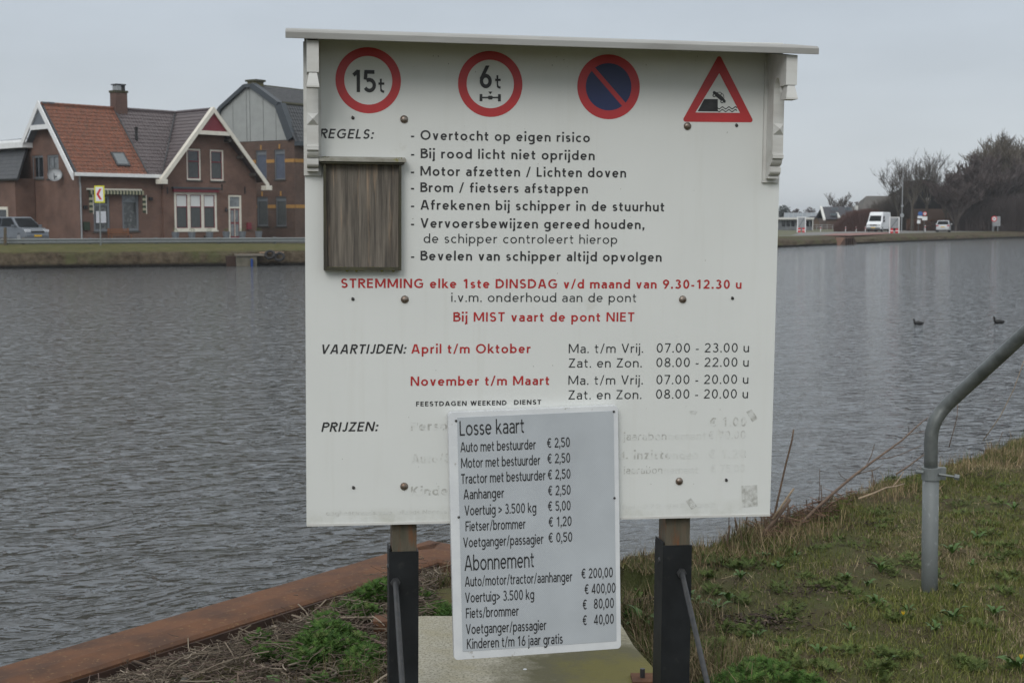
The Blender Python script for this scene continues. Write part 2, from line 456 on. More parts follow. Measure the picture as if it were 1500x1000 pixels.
def glyph(ch, w, X):
    """returns (list of strokes, each a list of quads; advance)"""
    h = w / 2; S = []
    def r_(p): S.append(ribbon(p, w))
    def d_(x0, y0, x1, y1, k=1.0):
        t = w * k * math.hypot(1, (x1 - x0) / (y1 - y0)) / 2
        S.append([[(x0 - t, y0), (x0 + t, y0), (x1 + t, y1), (x1 - t, y1)]])
    def dot(x, y):
        q = w * 0.58; S.append([[(x - q, y), (x + q, y), (x + q, y + 2 * q), (x - q, y + 2 * q)]])
    def bowl(x0, x1, y0, y1, a0=0, a1=360):
        r_(arc((x0 + x1) / 2, (y0 + y1) / 2, (x1 - x0) / 2 - h, (y1 - y0) / 2 - h, a0, a1))
    g = 0.0; a = 0.3
    if ch == ' ': return [], 0.24
    if ch == 'o': bowl(0, .66, -.01, X + .01); a = .66
    elif ch == 'c': bowl(0, .64, -.01, X + .01, 48, 312); a = .54
    elif ch == 'e': bowl(0, .62, -.01, X + .01, 0, 318); r_([(h, X * .5), (.62 - h, X * .5)]); a = .62
    elif ch in 'bdpqg':
        st = {'b': (0, 1.03), 'd': (0, 1.03), 'p': (-.32, X), 'q': (-.32, X), 'g': (0, X)}[ch]
        W = .64; bowl(0, W, -.01, X + .01)
        sx = h if ch in 'bp' else W - h
        if ch == 'g':
            r_([(W - h, X), (W - h, -.06)] + arc(W / 2, -.06, W / 2 - h, .27 - h, 0, -140))
        else: r_([(sx, st[0]), (sx, st[1])])
        a = W
    elif ch == 'a':
        W = .54; cy = (.39 + h) / 2
        r_(arc(W / 2, X - .19, W / 2 - h, .19 - h + .01, 155, 0) + [(W - h, 0)])
        r_([(W - h, .40), (.28, .39)] + arc(.24, (.39 + h - .01) / 2, .24 - h, (.39 - h + .01) / 2, 90, 270) + [(.28, h - .01)] + arc(.28, .21, W - h - .28, .21 - h + .01, 270, 350))
        a = W
    elif ch in 'nhru':
        W = .57
        if ch == 'u':
            r_([(h, X), (h, .27)] + arc(W / 2, .27, W / 2 - h, .27 - h + .01, 180, 360)); r_([(W - h, 0), (W - h, X)])
        else:
            r_([(h, 0), (h, 1.03 if ch == 'h' else X)])
            if ch == 'r': r_([(h, X - .28)] + arc(.33, X - .28, .33 - h, .28 - h + .01, 180, 82)); W = .36
            else: r_(arc(W / 2, X - .27, W / 2 - h, .27 - h + .01, 180, 0) + [(W - h, 0)])
        a = W
    elif ch == 'm':
        W = .94; m = W / 2; r_([(h, 0), (h, X)]); q = (m - h) / 2
        r_(arc(h + q, X - .24, q, .24 - h + .01, 180, 0) + [(m, 0)]); r_(arc(m + q, X - .24, q, .24 - h + .01, 180, 0) + [(W - h, 0)]); a = W
    elif ch == 's' or ch == 'S' or ch == '$':
        H = X if ch == 's' else 1.0; W = .47 if ch == 's' else .62; q = (H - w) / 4
        r_(arc(W / 2, H - h - q + .01, W / 2 - h - .015, q, 28, 180) + arc(W / 2, H - h - q, W / 2 - h - .015, q, 195, 270)[0:] + arc(W / 2, h + q, W / 2 - h, q, 90, -15) + arc(W / 2, h + q - .01, W / 2 - h, q, -30, -155)); a = W
    elif ch == 't': r_([(.15, X + .2), (.15, .17)] + arc(.33, .17, .18, .17 - h + .01, 180, 275)); r_([(0, X - h), (.36, X - h)]); a = .38
    elif ch == 'f': r_([(.15, 0), (.15, .84)] + arc(.34, .84, .19, .2 - h, 180, 85)); r_([(0, X - h), (.36, X - h)]); a = .37
    elif ch == 'i': r_([(h, 0), (h, X)]); dot(h, .86); a = w
    elif ch == 'j': r_([(h, X), (h, -.17)] + arc(h - .15, -.17, .15, .15 - h, 0, -85)); dot(h, .86); a = w
    elif ch == 'l': r_([(h, 0), (h, 1.03)]); a = w
    elif ch == 'k': r_([(h, 0), (h, 1.03)]); d_(w * .9, .27, .46, X, .9); d_(.22, X * .6, .52, 0, .95) if False else d_(.53, 0, .2, X * .62); a = .57
    elif ch == 'v': d_(.29, 0, h + .02, X); d_(.29, 0, .56 - h, X); a = .58
    elif ch == 'w': d_(.25, 0, h + .01, X); d_(.25, 0, .44, X); d_(.64, 0, .44, X); d_(.64, 0, .88 - h, X); a = .89
    elif ch == 'x': d_(h + .01, 0, .52 - h, X); d_(.52 - h, 0, h + .01, X); a = .54
    elif ch == 'y': d_(.29, 0, h + .02, X); d_(.17, -.32, .56 - h, X); a = .58
    elif ch == 'z': r_([(.02, X - h), (.46, X - h)]); r_([(.01, h), (.48, h)]); d_(w * .7, h, .47 - w * .7, X - h); a = .49
    elif ch == 'A': d_(h, 0, .38 - h * .3, 1); d_(.80 - h, 0, .42 + h * .3, 1); r_([(.17, .29), (.63, .29)]); a = .80
    elif ch == 'B': r_([(h, 0), (h, 1)]); r_([(h, 1 - h), (.32, 1 - h)] + arc(.32, .765, .22, .235 - h, 90, -90) + [(h, .53)]); r_([(h, .53), (.35, .53)] + arc(.35, .265 + h / 2, .25, .265 - h / 2, 90, -90) + [(h, h)]); a = .62
    elif ch == 'D': r_([(h, 0), (h, 1)]); r_([(h, 1 - h), (.3, 1 - h)] + arc(.3, .5, .5 - h, .5 - h, 90, -90) + [(h, h)]); a = .80
    elif ch == 'E': r_([(h, 0), (h, 1)]); [r_([(h, y), (x, y)]) for y, x in ((h, .56), (.53, .52), (1 - h, .55))]; a = .58
    elif ch == 'F': r_([(h, 0), (h, 1)]); [r_([(h, y), (x, y)]) for y, x in ((.5, .49), (1 - h, .53))]; a = .54
    elif ch == 'G': r_(arc(.48, .5, .48 - h, .51 - h, 48, 322) + [(.87 - h, .12), (.87 - h, .50)]); r_([(.5, .48), (.87, .48)]); a = .90
    elif ch == 'C': bowl(0, .92, -.01, 1.01, 46, 314); a = .82
    elif ch == 'O': bowl(0, .96, -.01, 1.01); a = .96
    elif ch == 'I': r_([(h, 0), (h, 1)]); a = w
    elif ch == 'J': r_([(.44 - h, 1), (.44 - h, .24)] + arc(.22, .24, .22 - h, .25 - h, 0, -160)); a = .45
    elif ch == 'K': r_([(h, 0), (h, 1)]); d_(w * .7, .42, .60, 1); d_(.66, 0, .2, .6); a = .72
    elif ch == 'L': r_([(h, 1), (h, 0)]); r_([(h, h), (.5, h)]); a = .51
    elif ch == 'M': r_([(h, 0), (h, 1)]); r_([(.98 - h, 0), (.98 - h, 1)]); d_(.49, .12, w * .65, 1, .9); d_(.49, .12, .98 - w * .65, 1, .9); a = .98
    elif ch == 'N': r_([(h, 0), (h, 1)]); r_([(.80 - h, 0), (.80 - h, 1)]); d_(.80 - w * .65, 0, w * .65, 1, .95); a = .80
    elif ch == 'P': r_([(h, 0), (h, 1)]); r_([(h, 1 - h), (.32, 1 - h)] + arc(.32, .72, .26, .28 - h, 90, -90) + [(h, .44 + h)]); a = .60
    elif ch == 'R': r_([(h, 0), (h, 1)]); r_([(h, 1 - h), (.32, 1 - h)] + arc(.32, .73, .25, .27 - h, 90, -90) + [(h, .46 + h)]); d_(.60, 0, .30, .5); a = .64
    elif ch == 'T': r_([(.31, 0), (.31, 1)]); r_([(0, 1 - h), (.62, 1 - h)]); a = .62
    elif ch == 'U': r_([(h, 1), (h, .33)] + arc(.37, .33, .37 - h, .34 - h, 180, 360) + [(.74 - h, 1)]); a = .74
    elif ch == 'V': d_(.38, 0, h + .01, 1); d_(.38, 0, .76 - h, 1); a = .76
    elif ch == 'W': d_(.33, 0, h + .01, 1); d_(.33, 0, .56, 1); d_(.80, 0, .56, 1); d_(.80, 0, 1.12 - h, 1); a = 1.13
    elif ch == 'Z': r_([(.02, 1 - h), (.62, 1 - h)]); r_([(.0, h), (.64, h)]); d_(w * .65, h, .63 - w * .65, 1 - h); a = .64
    elif ch == '0': bowl(.02, .64, -.01, 1.01); a = .66
    elif ch == '1': r_([(.36, 0), (.36, 1)]); d_(.17 - h * .2, .76, .36, 1, .8) if False else r_([(.12, .76), (.36, .96)]); a = .56
    elif ch == '2': r_(arc(.32, .71, .30 - h, .30 - h, 165, -30)); d_(w * .62, h, .55, .60, .95); r_([(.02, h), (.62, h)]); a = .65
    elif ch == '3': r_(arc(.30, .75, .25 - h * .7, .26 - h, 150, -88)); r_(arc(.30, .28, .29 - h * .6, .29 - h, 88, -150)); a = .64
    elif ch == '4': r_([(.48, 0), (.48, 1)]); r_([(0, .23), (.66, .23)]); d_(.06, .23, .48, 1, .9); a = .68
    elif ch == '5': r_([(.56, 1 - h), (.13, 1 - h), (.10, .57)]); r_(arc(.30, .32, .30 - h * .6, .33 - h, 125, -150)); a = .64
    elif ch == '6': bowl(.01, .63, -.01, .63); d_(.10, .42, .42, 1, 1.0); a = .65
    elif ch == '7': r_([(.02, 1 - h), (.60, 1 - h)]); d_(.20, 0, .55, 1 - h); a = .62
    elif ch == '8': bowl(.06, .60, .48, 1.01); bowl(.02, .64, -.01, .55); a = .66
    elif ch == '9': bowl(.03, .65, .37, 1.01); d_(.24, 0, .56, .58, 1.0); a = .66
    elif ch == '.': dot(w * .6, 0); a = w * 1.2
    elif ch == ',': dot(w * .6, 0); d_(w * .25, -.17, w * .8, .02, .7); a = w * 1.25
    elif ch == ':': dot(w * .6, 0); dot(w * .6, X - w * 1.16); a = w * 1.2
    elif ch == '-': r_([(0, .33), (.3, .33)]); a = .3
    elif ch == '/': d_(.05, -.06, .38, 1.04, .8); a = .43
    elif ch == '>': r_([(.02, .68), (.52, .42)]); r_([(.52, .42), (.02, .16)]); a = .58
    elif ch == '\u20ac': r_(arc(.42, .5, .36 - h, .51 - h, 50, 310)); r_([(0, .60), (.5, .60)]); r_([(0, .41), (.46, .41)]); a = .70
    return S, a
def text_line(mb, s, p0, p1, cap, w, X=.68, mode='track', shear=0.0, yoff=-0.0006, gap=0.13):
    """letters laid on the board face from p0 to p1 (local x,z), cap height in metres"""
    gl = [glyph(c, w, X) for c in s]
    nat = sum(a for _, a in gl); n = len(gl) - 1
    Lr = math.hypot(p1[0] - p0[0], p1[1] - p0[1]) / cap
    sx = 1.0
    if mode == 'track': gap = (Lr - nat) / max(n, 1)
    else: sx = Lr / (nat + gap * n)
    ux, uz = (p1[0] - p0[0]) / (Lr * cap), (p1[1] - p0[1]) / (Lr * cap)
    x = 0.0; k = 0
    for (S, a) in gl:
        for st in S:
            k = (k + 1) % 7
            for q in st:
                vs = []
                for (qx, qy) in q:
                    lx = ((x + qx) * sx + shear * qy) * cap; ly = qy * cap
                    vs.append((p0[0] + ux * lx - uz * ly, yoff - 0.00004 * k, p0[1] + uz * lx + ux * ly))
                mb.add(vs, [tuple(range(len(vs)))])
        x += a + gap
# ------------------------------------------------------------------ value noise for laying out ground and plants
_tab = np.random.default_rng(3).random((256, 256))
def vn(x, y, s=1.0, o=0):
    x = np.asarray(x) * s + 37.7 + o * 11.3; y = np.asarray(y) * s + 91.1 + o * 7.1
    xi = np.floor(x).astype(int); yi = np.floor(y).astype(int)
    fx = x - xi; fy = y - yi; fx = fx * fx * (3 - 2 * fx); fy = fy * fy * (3 - 2 * fy)
    T = lambda a, b: _tab[a & 255, b & 255]
    return (T(xi, yi) * (1 - fx) + T(xi + 1, yi) * fx) * (1 - fy) + (T(xi, yi + 1) * (1 - fx) + T(xi + 1, yi + 1) * fx) * fy
def fbm(x, y, s=1.0, o=0, n=4):
    t = 0; a = 0.5; q = 0
    for i in range(n):
        t = t + a * vn(x, y, s * 2 ** i, o + i); q += a; a *= 0.55
    return t / q

# near shore: a natural bank edge and a steel-capped quay corner that juts into the water
CAPZ = -0.10
QA = gp(22, 968, CAPZ); QB = gp(628, 789, CAPZ)
qd = Vector((QB.x - QA.x, QB.y - QA.y)).normalized(); qn = Vector((-qd.y, qd.x))     # qn points to the water
B0 = gp(925, 838, -0.02); B1 = gp(1500, 640, 0.0)
bd = Vector((B1.x - B0.x, B1.y - B0.y)).normalized(); bn = Vector((-bd.y, bd.x))
CAPW = 0.34
def shore(x, y):
    s1 = (x - B0.x) * bn.x + (y - B0.y) * bn.y
    s1 = s1 + (fbm(x, y, 1.6, 5) - 0.5) * 0.45
    s2 = (x - QA.x) * qn.x + (y - QA.y) * qn.y
    s3 = (x - QB.x) * qd.x + (y - QB.y) * qd.y
    return s1, s2, s3
def ground_h(x, y):
    x = np.asarray(x, dtype=float); y = np.asarray(y, dtype=float)
    s1, s2, s3 = shore(x, y)
    q = np.maximum(s2, s3)                                   # < 0 inside the quay corner
    rough = (fbm(x, y, 2.3, 1) - 0.5) * 0.10 + (fbm(x, y, 9.0, 2) - 0.5) * 0.03
    lawn = rough + np.clip(-s1, 0, 3) * 0.0
    t = np.clip((-q - CAPW) / .55, 0, 1); t = t * t * (3 - 2 * t)
    quay = -0.215 + 0.17 * t + rough * 0.8
    zl = np.where(s1 < 0, lawn, lawn - np.clip(s1, 0, 3) * 1.15)
    zq = np.where(q < -0.22, quay, -0.45 - np.clip(q + 0.22, 0, 1) * 8)
    k = np.clip(-q * 2, 0, 1)
    # inside both: the quay ground passes into the lawn
    w = np.clip((-s1) / 0.5, 0, 1)
    z = np.maximum(zq, zl) * 0 + np.where(q > -0.22, zl, np.where(s1 < 0, zl * w + zq * (1 - w), zq))
    # flatten round the concrete slab
    sx = np.clip((np.abs(x - 0.03) - 0.60) / 0.25, 0, 1); sy = np.clip((y - 5.95) / 0.25, 0, 1)
    fl = np.maximum(sx, sy)
    z = z * fl + (-0.075) * (1 - fl)
    return np.maximum(z, -2.2)

def lin(a, b, st): return list(np.arange(a, b, st))
xs = np.array(sorted(set([round(float(v), 4) for v in [-400, -200, -100, -60, -30, -15, -9] + lin(-6, -3, .3) + lin(-3, 5.5, .045) + lin(5.5, 9, .3) + [10, 12, 15, 20, 30, 45, 70, 100, 150, 250, 400]])))
ys = np.array(sorted(set([round(float(v), 4) for v in [-400, -200, -100, -50, -20, -8, -3, 0, 2, 3] + lin(3.5, 13, .045) + lin(13, 18, .3) + [19, 22, 27, 35, 50]])))
GX, GY = np.meshgrid(xs, ys)
GZ = ground_h(GX, GY)
# hold the outskirts flat and away from the far channel
GZ = np.where(GY < 2.5, np.where(GX < QA.x + (GY - QA.y) * qd.x / qd.y - 0.3, -2.0, 0.0), GZ)
nx_, ny_ = len(xs), len(ys)
idx = np.arange(nx_ * ny_).reshape(ny_, nx_)
fc = np.stack([idx[:-1, :-1], idx[:-1, 1:], idx[1:, 1:], idx[1:, :-1]], -1).reshape(-1, 4)

def ground_mat():
    m, nt, b = _new('soil_and_moss'); N, L = nodes(nt)
    t = N('ShaderNodeTexCoord')
    def noise(s, d=6):
        n = N('ShaderNodeTexNoise'); n.inputs['Scale'].default_value = s; n.inputs['Detail'].default_value = d; n.inputs['Roughness'].default_value = .65
        L(t.outputs['Object'], n.inputs['Vector']); return n
    def mixc(fac, a, c, lo, hi):
        r = N('ShaderNodeMapRange'); r.inputs[1].default_value = lo; r.inputs[2].default_value = hi; L(fac, r.inputs[0])
        x = N('ShaderNodeMix', data_type='RGBA'); L(r.outputs[0], x.inputs[0])
        for i, v in ((6, a), (7, c)):
            if isinstance(v, tuple): x.inputs[i].default_value = c4(v)
            else: L(v, x.inputs[i])
        return x.outputs[2]
    a = mixc(noise(3.0).outputs[0], (.080, .066, .040), (.075, .084, .032), .4, .6)
    a = mixc(noise(1.1).outputs[0], a, (.110, .095, .045), .5, .7)
    a = mixc(noise(40).outputs[0], a, (.10, .085, .055), .58, .75)
    L(a, b.inputs['Base Color']); b.inputs['Roughness'].default_value = .95; b.inputs['Specular IOR Level'].default_value = .1
    bp = N('ShaderNodeBump'); bp.inputs['Strength'].default_value = .9; bp.inputs['Distance'].default_value = .02
    L(noise(45).outputs[0], bp.inputs['Height']); L(bp.outputs[0], b.inputs['Normal'])
    return m
M['soil'] = ground_mat()
g = npmesh('ground', np.stack([GX, GY, GZ], -1).reshape(-1, 3), [fc], M['soil'], smooth=True)
tag(g, kind='structure')

# ------------------------------------------------------------------ water
def water_mat():
    m, nt, b = _new('canal_water'); N, L = nodes(nt)
    b.inputs['Base Color'].default_value = (.040, .044, .045, 1)
    b.inputs['Roughness'].default_value = .075
    b.inputs['IOR'].default_value = 1.40
    t = N('ShaderNodeTexCoord')
    def noise(sc, st, rot, det, rough=.5, dist=0.0):
        m0 = N('ShaderNodeMapping'); m0.inputs['Rotation'].default_value = (0, 0, R(-rot)); L(t.outputs['Object'], m0.inputs[0])
        mp_ = N('ShaderNodeMapping'); mp_.inputs['Scale'].default_value = st; L(m0.outputs[0], mp_.inputs[0])
        n = N('ShaderNodeTexNoise'); n.inputs['Scale'].default_value = sc; n.inputs['Detail'].default_value = det
        n.inputs['Roughness'].default_value = rough; n.inputs['Distortion'].default_value = dist
        L(mp_.outputs[0], n.inputs['Vector']); return n.outputs[0]
    def m_(op, a, c):
        x = N('ShaderNodeMath', operation=op)
        for i, v in enumerate((a, c)):
            if isinstance(v, (int, float)): x.inputs[i].default_value = v
            else: L(v, x.inputs[i])
        return x.outputs[0]
    big = noise(1.7, (.7, 1.0, 1), 36, 3, .5, .5)
    def crest(n_, k, p): return m_('POWER', m_('SUBTRACT', 1.0, m_('MINIMUM', m_('ABSOLUTE', m_('MULTIPLY', m_('SUBTRACT', n_, .5), k), 0), 1.0)), p)
    rid = m_('ADD', crest(noise(1.5, (.55, 1.1, 1), 32, 3, .55, .8), 3.0, 5.0), m_('MULTIPLY', crest(noise(4.2, (.7, 1.1, 1), 20, 3, .55, .6), 3.0, 4.0), .38))
    mid = noise(5.5, (.8, 1.1, 1), 22, 3, .5, .5)
    fine = noise(15.0, (.9, 1.1, 1), 10, 3, .6, .2)
    h = m_('ADD', m_('ADD', m_('MULTIPLY', big, WAVE[0]), m_('MULTIPLY', rid, WAVE[1])), m_('ADD', m_('MULTIPLY', mid, WAVE[2]), m_('MULTIPLY', fine, WAVE[3])))
    bp = N('ShaderNodeBump'); bp.inputs['Strength'].default_value = 1.0; bp.inputs['Distance'].default_value = 1.0
    L(h, bp.inputs['Height'])
    # small chop given as slopes, so that it stays rough however far away it is seen
    m0 = N('ShaderNodeMapping'); m0.inputs['Scale'].default_value = (.6, 1.2, 1); L(t.outputs['Object'], m0.inputs[0])
    nn = N('ShaderNodeTexNoise'); nn.inputs['Scale'].default_value = 8.0; nn.inputs['Detail'].default_value = 2; L(m0.outputs[0], nn.inputs['Vector'])
    v1 = N('ShaderNodeVectorMath', operation='SUBTRACT'); L(nn.outputs['Color'], v1.inputs[0]); v1.inputs[1].default_value = (.5, .5, .5)
    v2 = N('ShaderNodeVectorMath', operation='MULTIPLY'); L(v1.outputs[0], v2.inputs[0]); v2.inputs[1].default_value = (CHOP * .5, CHOP, 0)
    v3 = N('ShaderNodeVectorMath', operation='ADD'); L(bp.outputs[0], v3.inputs[0]); L(v2.outputs[0], v3.inputs[1])
    v4 = N('ShaderNodeVectorMath', operation='NORMALIZE'); L(v3.outputs[0], v4.inputs[0]); L(v4.outputs[0], b.inputs['Normal'])
    return m
CHOP = .95
WAVE = (.034, .020, .008, .002)
M['water'] = water_mat()
wtr = MB().poly([(-2500, -500, WATER_Z), (2500, -500, WATER_Z), (2500, 3500, WATER_Z), (-2500, 3500, WATER_Z)]).build('water', M['water'])
tag(wtr, kind='structure')

# ------------------------------------------------------------------ quay edge in rusty steel
qw = thing('quay_edge', 'rusty steel capped quay edge running diagonally along the dark water', 'quay edge', loc=(QB.x, QB.y, CAPZ), rz=math.atan2(qd.y, qd.x))
# local frame: x along the quay towards the corner, y towards the water; the corner is the origin
n_seg = 40; L0 = -14.0
prof = [(0.012, -0.10), (0.0, -0.012), (-0.02, 0.0), (-0.20, 0.012), (-CAPW + .02, 0.0), (-CAPW, -0.012), (-CAPW, -0.30)]
mb = MB()
vs = []; fs = []
for i in range(n_seg + 1):
    x = L0 + (0 - L0) * i / n_seg
    for (py_, pz_) in prof:
        vs.append((x + (py_ if i == n_seg else 0) * 1.0, py_ + 0.004 * math.sin(x * 3.1), pz_ + 0.004 * math.sin(x * 1.7)))
k = len(prof)
fs = [(i*k + j, i*k + j + 1, (i+1)*k + j + 1, (i+1)*k + j) for i in range(n_seg) for j in range(k - 1)]
mb.add(vs, fs)
mb.build('cap_plate', [M['rust']], qw, smooth=False)
mb = MB(); vs = []
for i in range(12):
    t = i / 11.0 * 1.15
    for (py_, pz_) in prof:
        vs.append((py_, py_ * (1 if i == 0 else 0) - t * (1 if i else 0) if i else py_, pz_))
fs = [(i*k + j, i*k + j + 1, (i+1)*k + j + 1, (i+1)*k + j) for i in range(11) for j in range(k - 1)]
mb.add(vs, fs)
mb.build('cap_plate', M['rust'], qw)
# corrugated sheet piles below
mb = MB(); pts = []
x = L0
while x < 0:
    for dx, dy in ((0, -.05), (.18, -.05), (.24, -.25), (.42, -.25)): pts.append((x + dx, dy))
    x += .48
pts = [p for p in pts if p[0] < -.02] + [(-.02, -.05)]
for dy in np.arange(.06, 1.2, .24): pts.append((-.05 if int(dy / .24) % 2 else -.2, -dy))
vs = [(p[0], p[1], -.09) for p in pts] + [(p[0], p[1], -2.2) for p in pts]
n = len(pts)
mb.add(vs, [(i, i + 1, n + i + 1, n + i) for i in range(n - 1)])
mb.build('sheet_piling', M['rust_dark'], qw)
MB().box(L0, -.3, -CAPW - .012, -CAPW + .004, -.45, -.02).build('inner_flange', M['rust_dark'], qw)
# ------------------------------------------------------------------ the big notice board
PSI = R(9.0)
_o = wp(790, 420, 4.62)
BF = Frame((_o.x, _o.y, 0.0), PSI, 0.008)
board = thing('notice_board', 'large white ferry notice board with black and red Dutch lettering under a narrow roof', 'notice board', m=BF.m)
hit = BF.hit
tl = hit(445.6, 50); bl = hit(449, 770); br_ = hit(1128, 755); tr = hit(1147.4, 63)
MB().prism([tl, bl, br_, tr], 'y', 0.0, 0.022).build('panel', M['paint_board'], board, bevel=0.0015)
# thin trim along the foot of the panel
a0, a1 = hit(449.5, 768), hit(1128, 753)
MB().prism([(a0[0], a0[1] - .006), (a0[0], a0[1] + .002), (a1[0], a1[1] + .002), (a1[0], a1[1] - .006)], 'y', -0.002, 0.024).build('bottom_trim', M['paint_trim'], board)
# roof
OV = 0.21; ROOF_SLOPE = .15
rl = hit(418, 43, -OV); rr_ = hit(1200, 68, -OV); rl2 = hit(418, 57, -OV); rr2 = hit(1200, 79, -OV)
th = ((rl[1] - rl2[1]) + (rr_[1] - rr2[1])) / 2
mb = MB()
def roofsec(x, zt):
    k = ROOF_SLOPE
    return [(x, -OV, zt - th), (x, -OV - .001, zt - .007), (x, -OV + .010, zt + .001), (x, 0.06, zt + (OV + .06) * k), (x, 0.06, zt - th + (OV + .06) * k), (x, 0.0, zt - th + OV * k)]
A = roofsec(rl[0], rl[1]); B = roofsec(rr_[0], rr_[1])
mb.add(A + B, [tuple(range(6))[::-1], tuple(range(6, 12))] + [(i, (i+1) % 6, 6 + (i+1) % 6, 6 + i) for i in range(6)])
mb.build('roof', M['roof_trim'], board, bevel=0.002)
def roof_z(x): return rl[1] - th + (rr_[1] - rl[1]) * (x - rl[0]) / (rr_[0] - rl[0])
# carved brackets
def bracket(x0, x1, zt):
    def arcp(cx, cz, r, a, b, n=6, ry=None):
        ry = ry or r
        return [(cx + r * math.cos(R(a + (b - a) * i / n)), cz + ry * math.sin(R(a + (b - a) * i / n))) for i in range(n + 1)]
    P = [(0.0, zt + OV * ROOF_SLOPE - .001), (-.19, zt + (OV - .19) * ROOF_SLOPE - .001), (-.19, zt - .095), (-.135, zt - .095)]
    P += arcp(-.105, zt - .115, .030, 180, 0, 8, .052)
    P += [(-.075, zt - .20), (-.075, zt - .315), (-.082, zt - .318), (-.082, zt - .330), (-.070, zt - .333)]
    P += arcp(-.045, zt - .333, .026, 180, 265, 4, .022)
    P += [(-.052, zt - .357), (-.058, zt - .361)] + arcp(-.036, zt - .372, .022, 170, 280, 5, .014)
    P += [(-.038, zt - .388), (-.038, zt - .397), (0.0, zt - .397)]
    b = MB().prism(P, 'x', x0, x1).build('bracket', M['paint_trim'], board, bevel=0.0012)
    # small pyramid
    zc = zt - .232; m = (x0 + x1) / 2; q = (x1 - x0) / 2
    MB().add([(x0 + .001, -.0755, zc - q), (x1 - .001, -.0755, zc - q), (x1 - .001, -.0755, zc + q), (x0 + .001, -.0755, zc + q), (m, -.093, zc)],
             [(0, 1, 4), (1, 2, 4), (2, 3, 4), (3, 0, 4), (0, 3, 2, 1)]).build('pyramid_stud', M['paint_trim'], b)
    # drop hanging from the front block
    z0 = zt - .097; z1 = zt - .137
    MB().add([(x0 + .006, -.188, z0), (x1 - .006, -.188, z0), (x1 - .006, -.152, z0), (x0 + .006, -.152, z0),
              (x0 - .001, -.198, z1), (x1 + .001, -.198, z1), (x1 + .001, -.142, z1), (x0 - .001, -.142, z1),
              (x0 - .001, -.198, z1 - .005), (x1 + .001, -.198, z1 - .005), (x1 + .001, -.142, z1 - .005), (x0 - .001, -.142, z1 - .005)],
             [(0,1,2,3),(0,1,5,4),(1,2,6,5),(2,3,7,6),(3,0,4,7),(4,5,9,8),(5,6,10,9),(6,7,11,10),(7,4,8,11),(8,9,10,11)]).build('carved_drop', M['paint_trim'], b)
    # thin backing batten on the board
    MB().box(x0 - .010, x1 + .010, -.012, 0.0015, zt - .41, zt + .02).build('backing_strip', M['paint_trim'], b)
lx0, lx1 = hit(449.5, 90, -.19)[0], hit(467, 90, -.19)[0]
rx0, rx1 = hit(1152, 100, -.19)[0], hit(1168, 100, -.19)[0]
bracket(lx0, lx1, roof_z(lx0) - .004)
bracket(rx0, rx1, roof_z(rx0) - .004)
# posts, sleeves, braces
def post_set(xa, xb, ytop, boltpx, rodtop, rodbot, side):
    x0 = hit(xa, 900, .03)[0]; x1 = hit(xb, 900, .03)[0]; w_ = x1 - x0
    zt = hit(xa, ytop, .03)[1]
    MB().box(x0 + .010, x1 - .006, .035, .035 + w_ - .016, zt - .25, tl[1] - .10).build('post', M['post_wood'], board, bevel=0.003)
    mb = MB(); t_ = .005
    mb.box(x0, x1, .028, .028 + t_, -.35, zt); mb.box(x0, x1, .028 + w_ - t_, .028 + w_, -.35, zt)
    mb.box(x0, x0 + t_, .028 + t_, .028 + w_ - t_, -.35, zt + .012); mb.box(x1 - t_, x1, .028 + t_, .028 + w_ - t_, -.35, zt - .002)
    sl = mb.build('post_sleeve', M['sleeve'], board)
    bx, bz = hit(boltpx[0], boltpx[1], .028)
    MB().dome((x0, .028 + w_ * .4, zt - .06), .010, (-1, 0, 0), flat=.5).build('bolt', M['rod'], sl)
    r0 = hit(rodtop[0], rodtop[1], .0); r1 = hit(rodbot[0], rodbot[1], -.42)
    p0 = Vector((r0[0], .012, r0[1])); p1 = Vector((r1[0], -.42, r1[1])); d = (p1 - p0)
    p2 = p0 + d * ((p0.z + .05) / (p0.z - p1.z))
    rd = MB().tube([p0 + Vector((0, .035, .006)), p0 + Vector((0, .004, .005)), p0 + d * .02, p0 + d * .4, p0 + d * .8, p2], .0095, 10).build('brace_rod', M['rod'], board, smooth=True)
    MB().tube([p0 + Vector((0, .018, .004)), p0 + Vector((0, .004, .004))], .017, 6).build('nut', M['rod'], rd)
post_set(570, 613, 808, (0, 0), (580, 857), (589, 1000), 0)
post_set(969, 1011.5, 799, (0, 0), (1001, 843), (1036, 1000), 1)
bolts = [(592, 175), (1007, 185), (593, 438.5), (1000, 438.5), (592, 712), (995, 704.5)]
for (bx, by) in bolts:
    u, z = hit(bx, by)
    MB().dome((u, -.0005, z), .0135, (0, -1, 0), 14, 5, .62).build('dome_bolt', M['bolt'], board, smooth=True)
for (bx, by) in [(517, 173), (1079, 184), (517, 438), (1073, 437), (518, 714), (1064, 703)]:
    u, z = hit(bx, by)
    mb = MB(); mb.dome((u, -.0005, z), .0058, (0, -1, 0), 8, 3, .9); mb.tube([(u - .002, 0, z + .004), (u - .002, -.006, z + .004)], .003, 6)
    mb.build('screw', M['screw'], board)
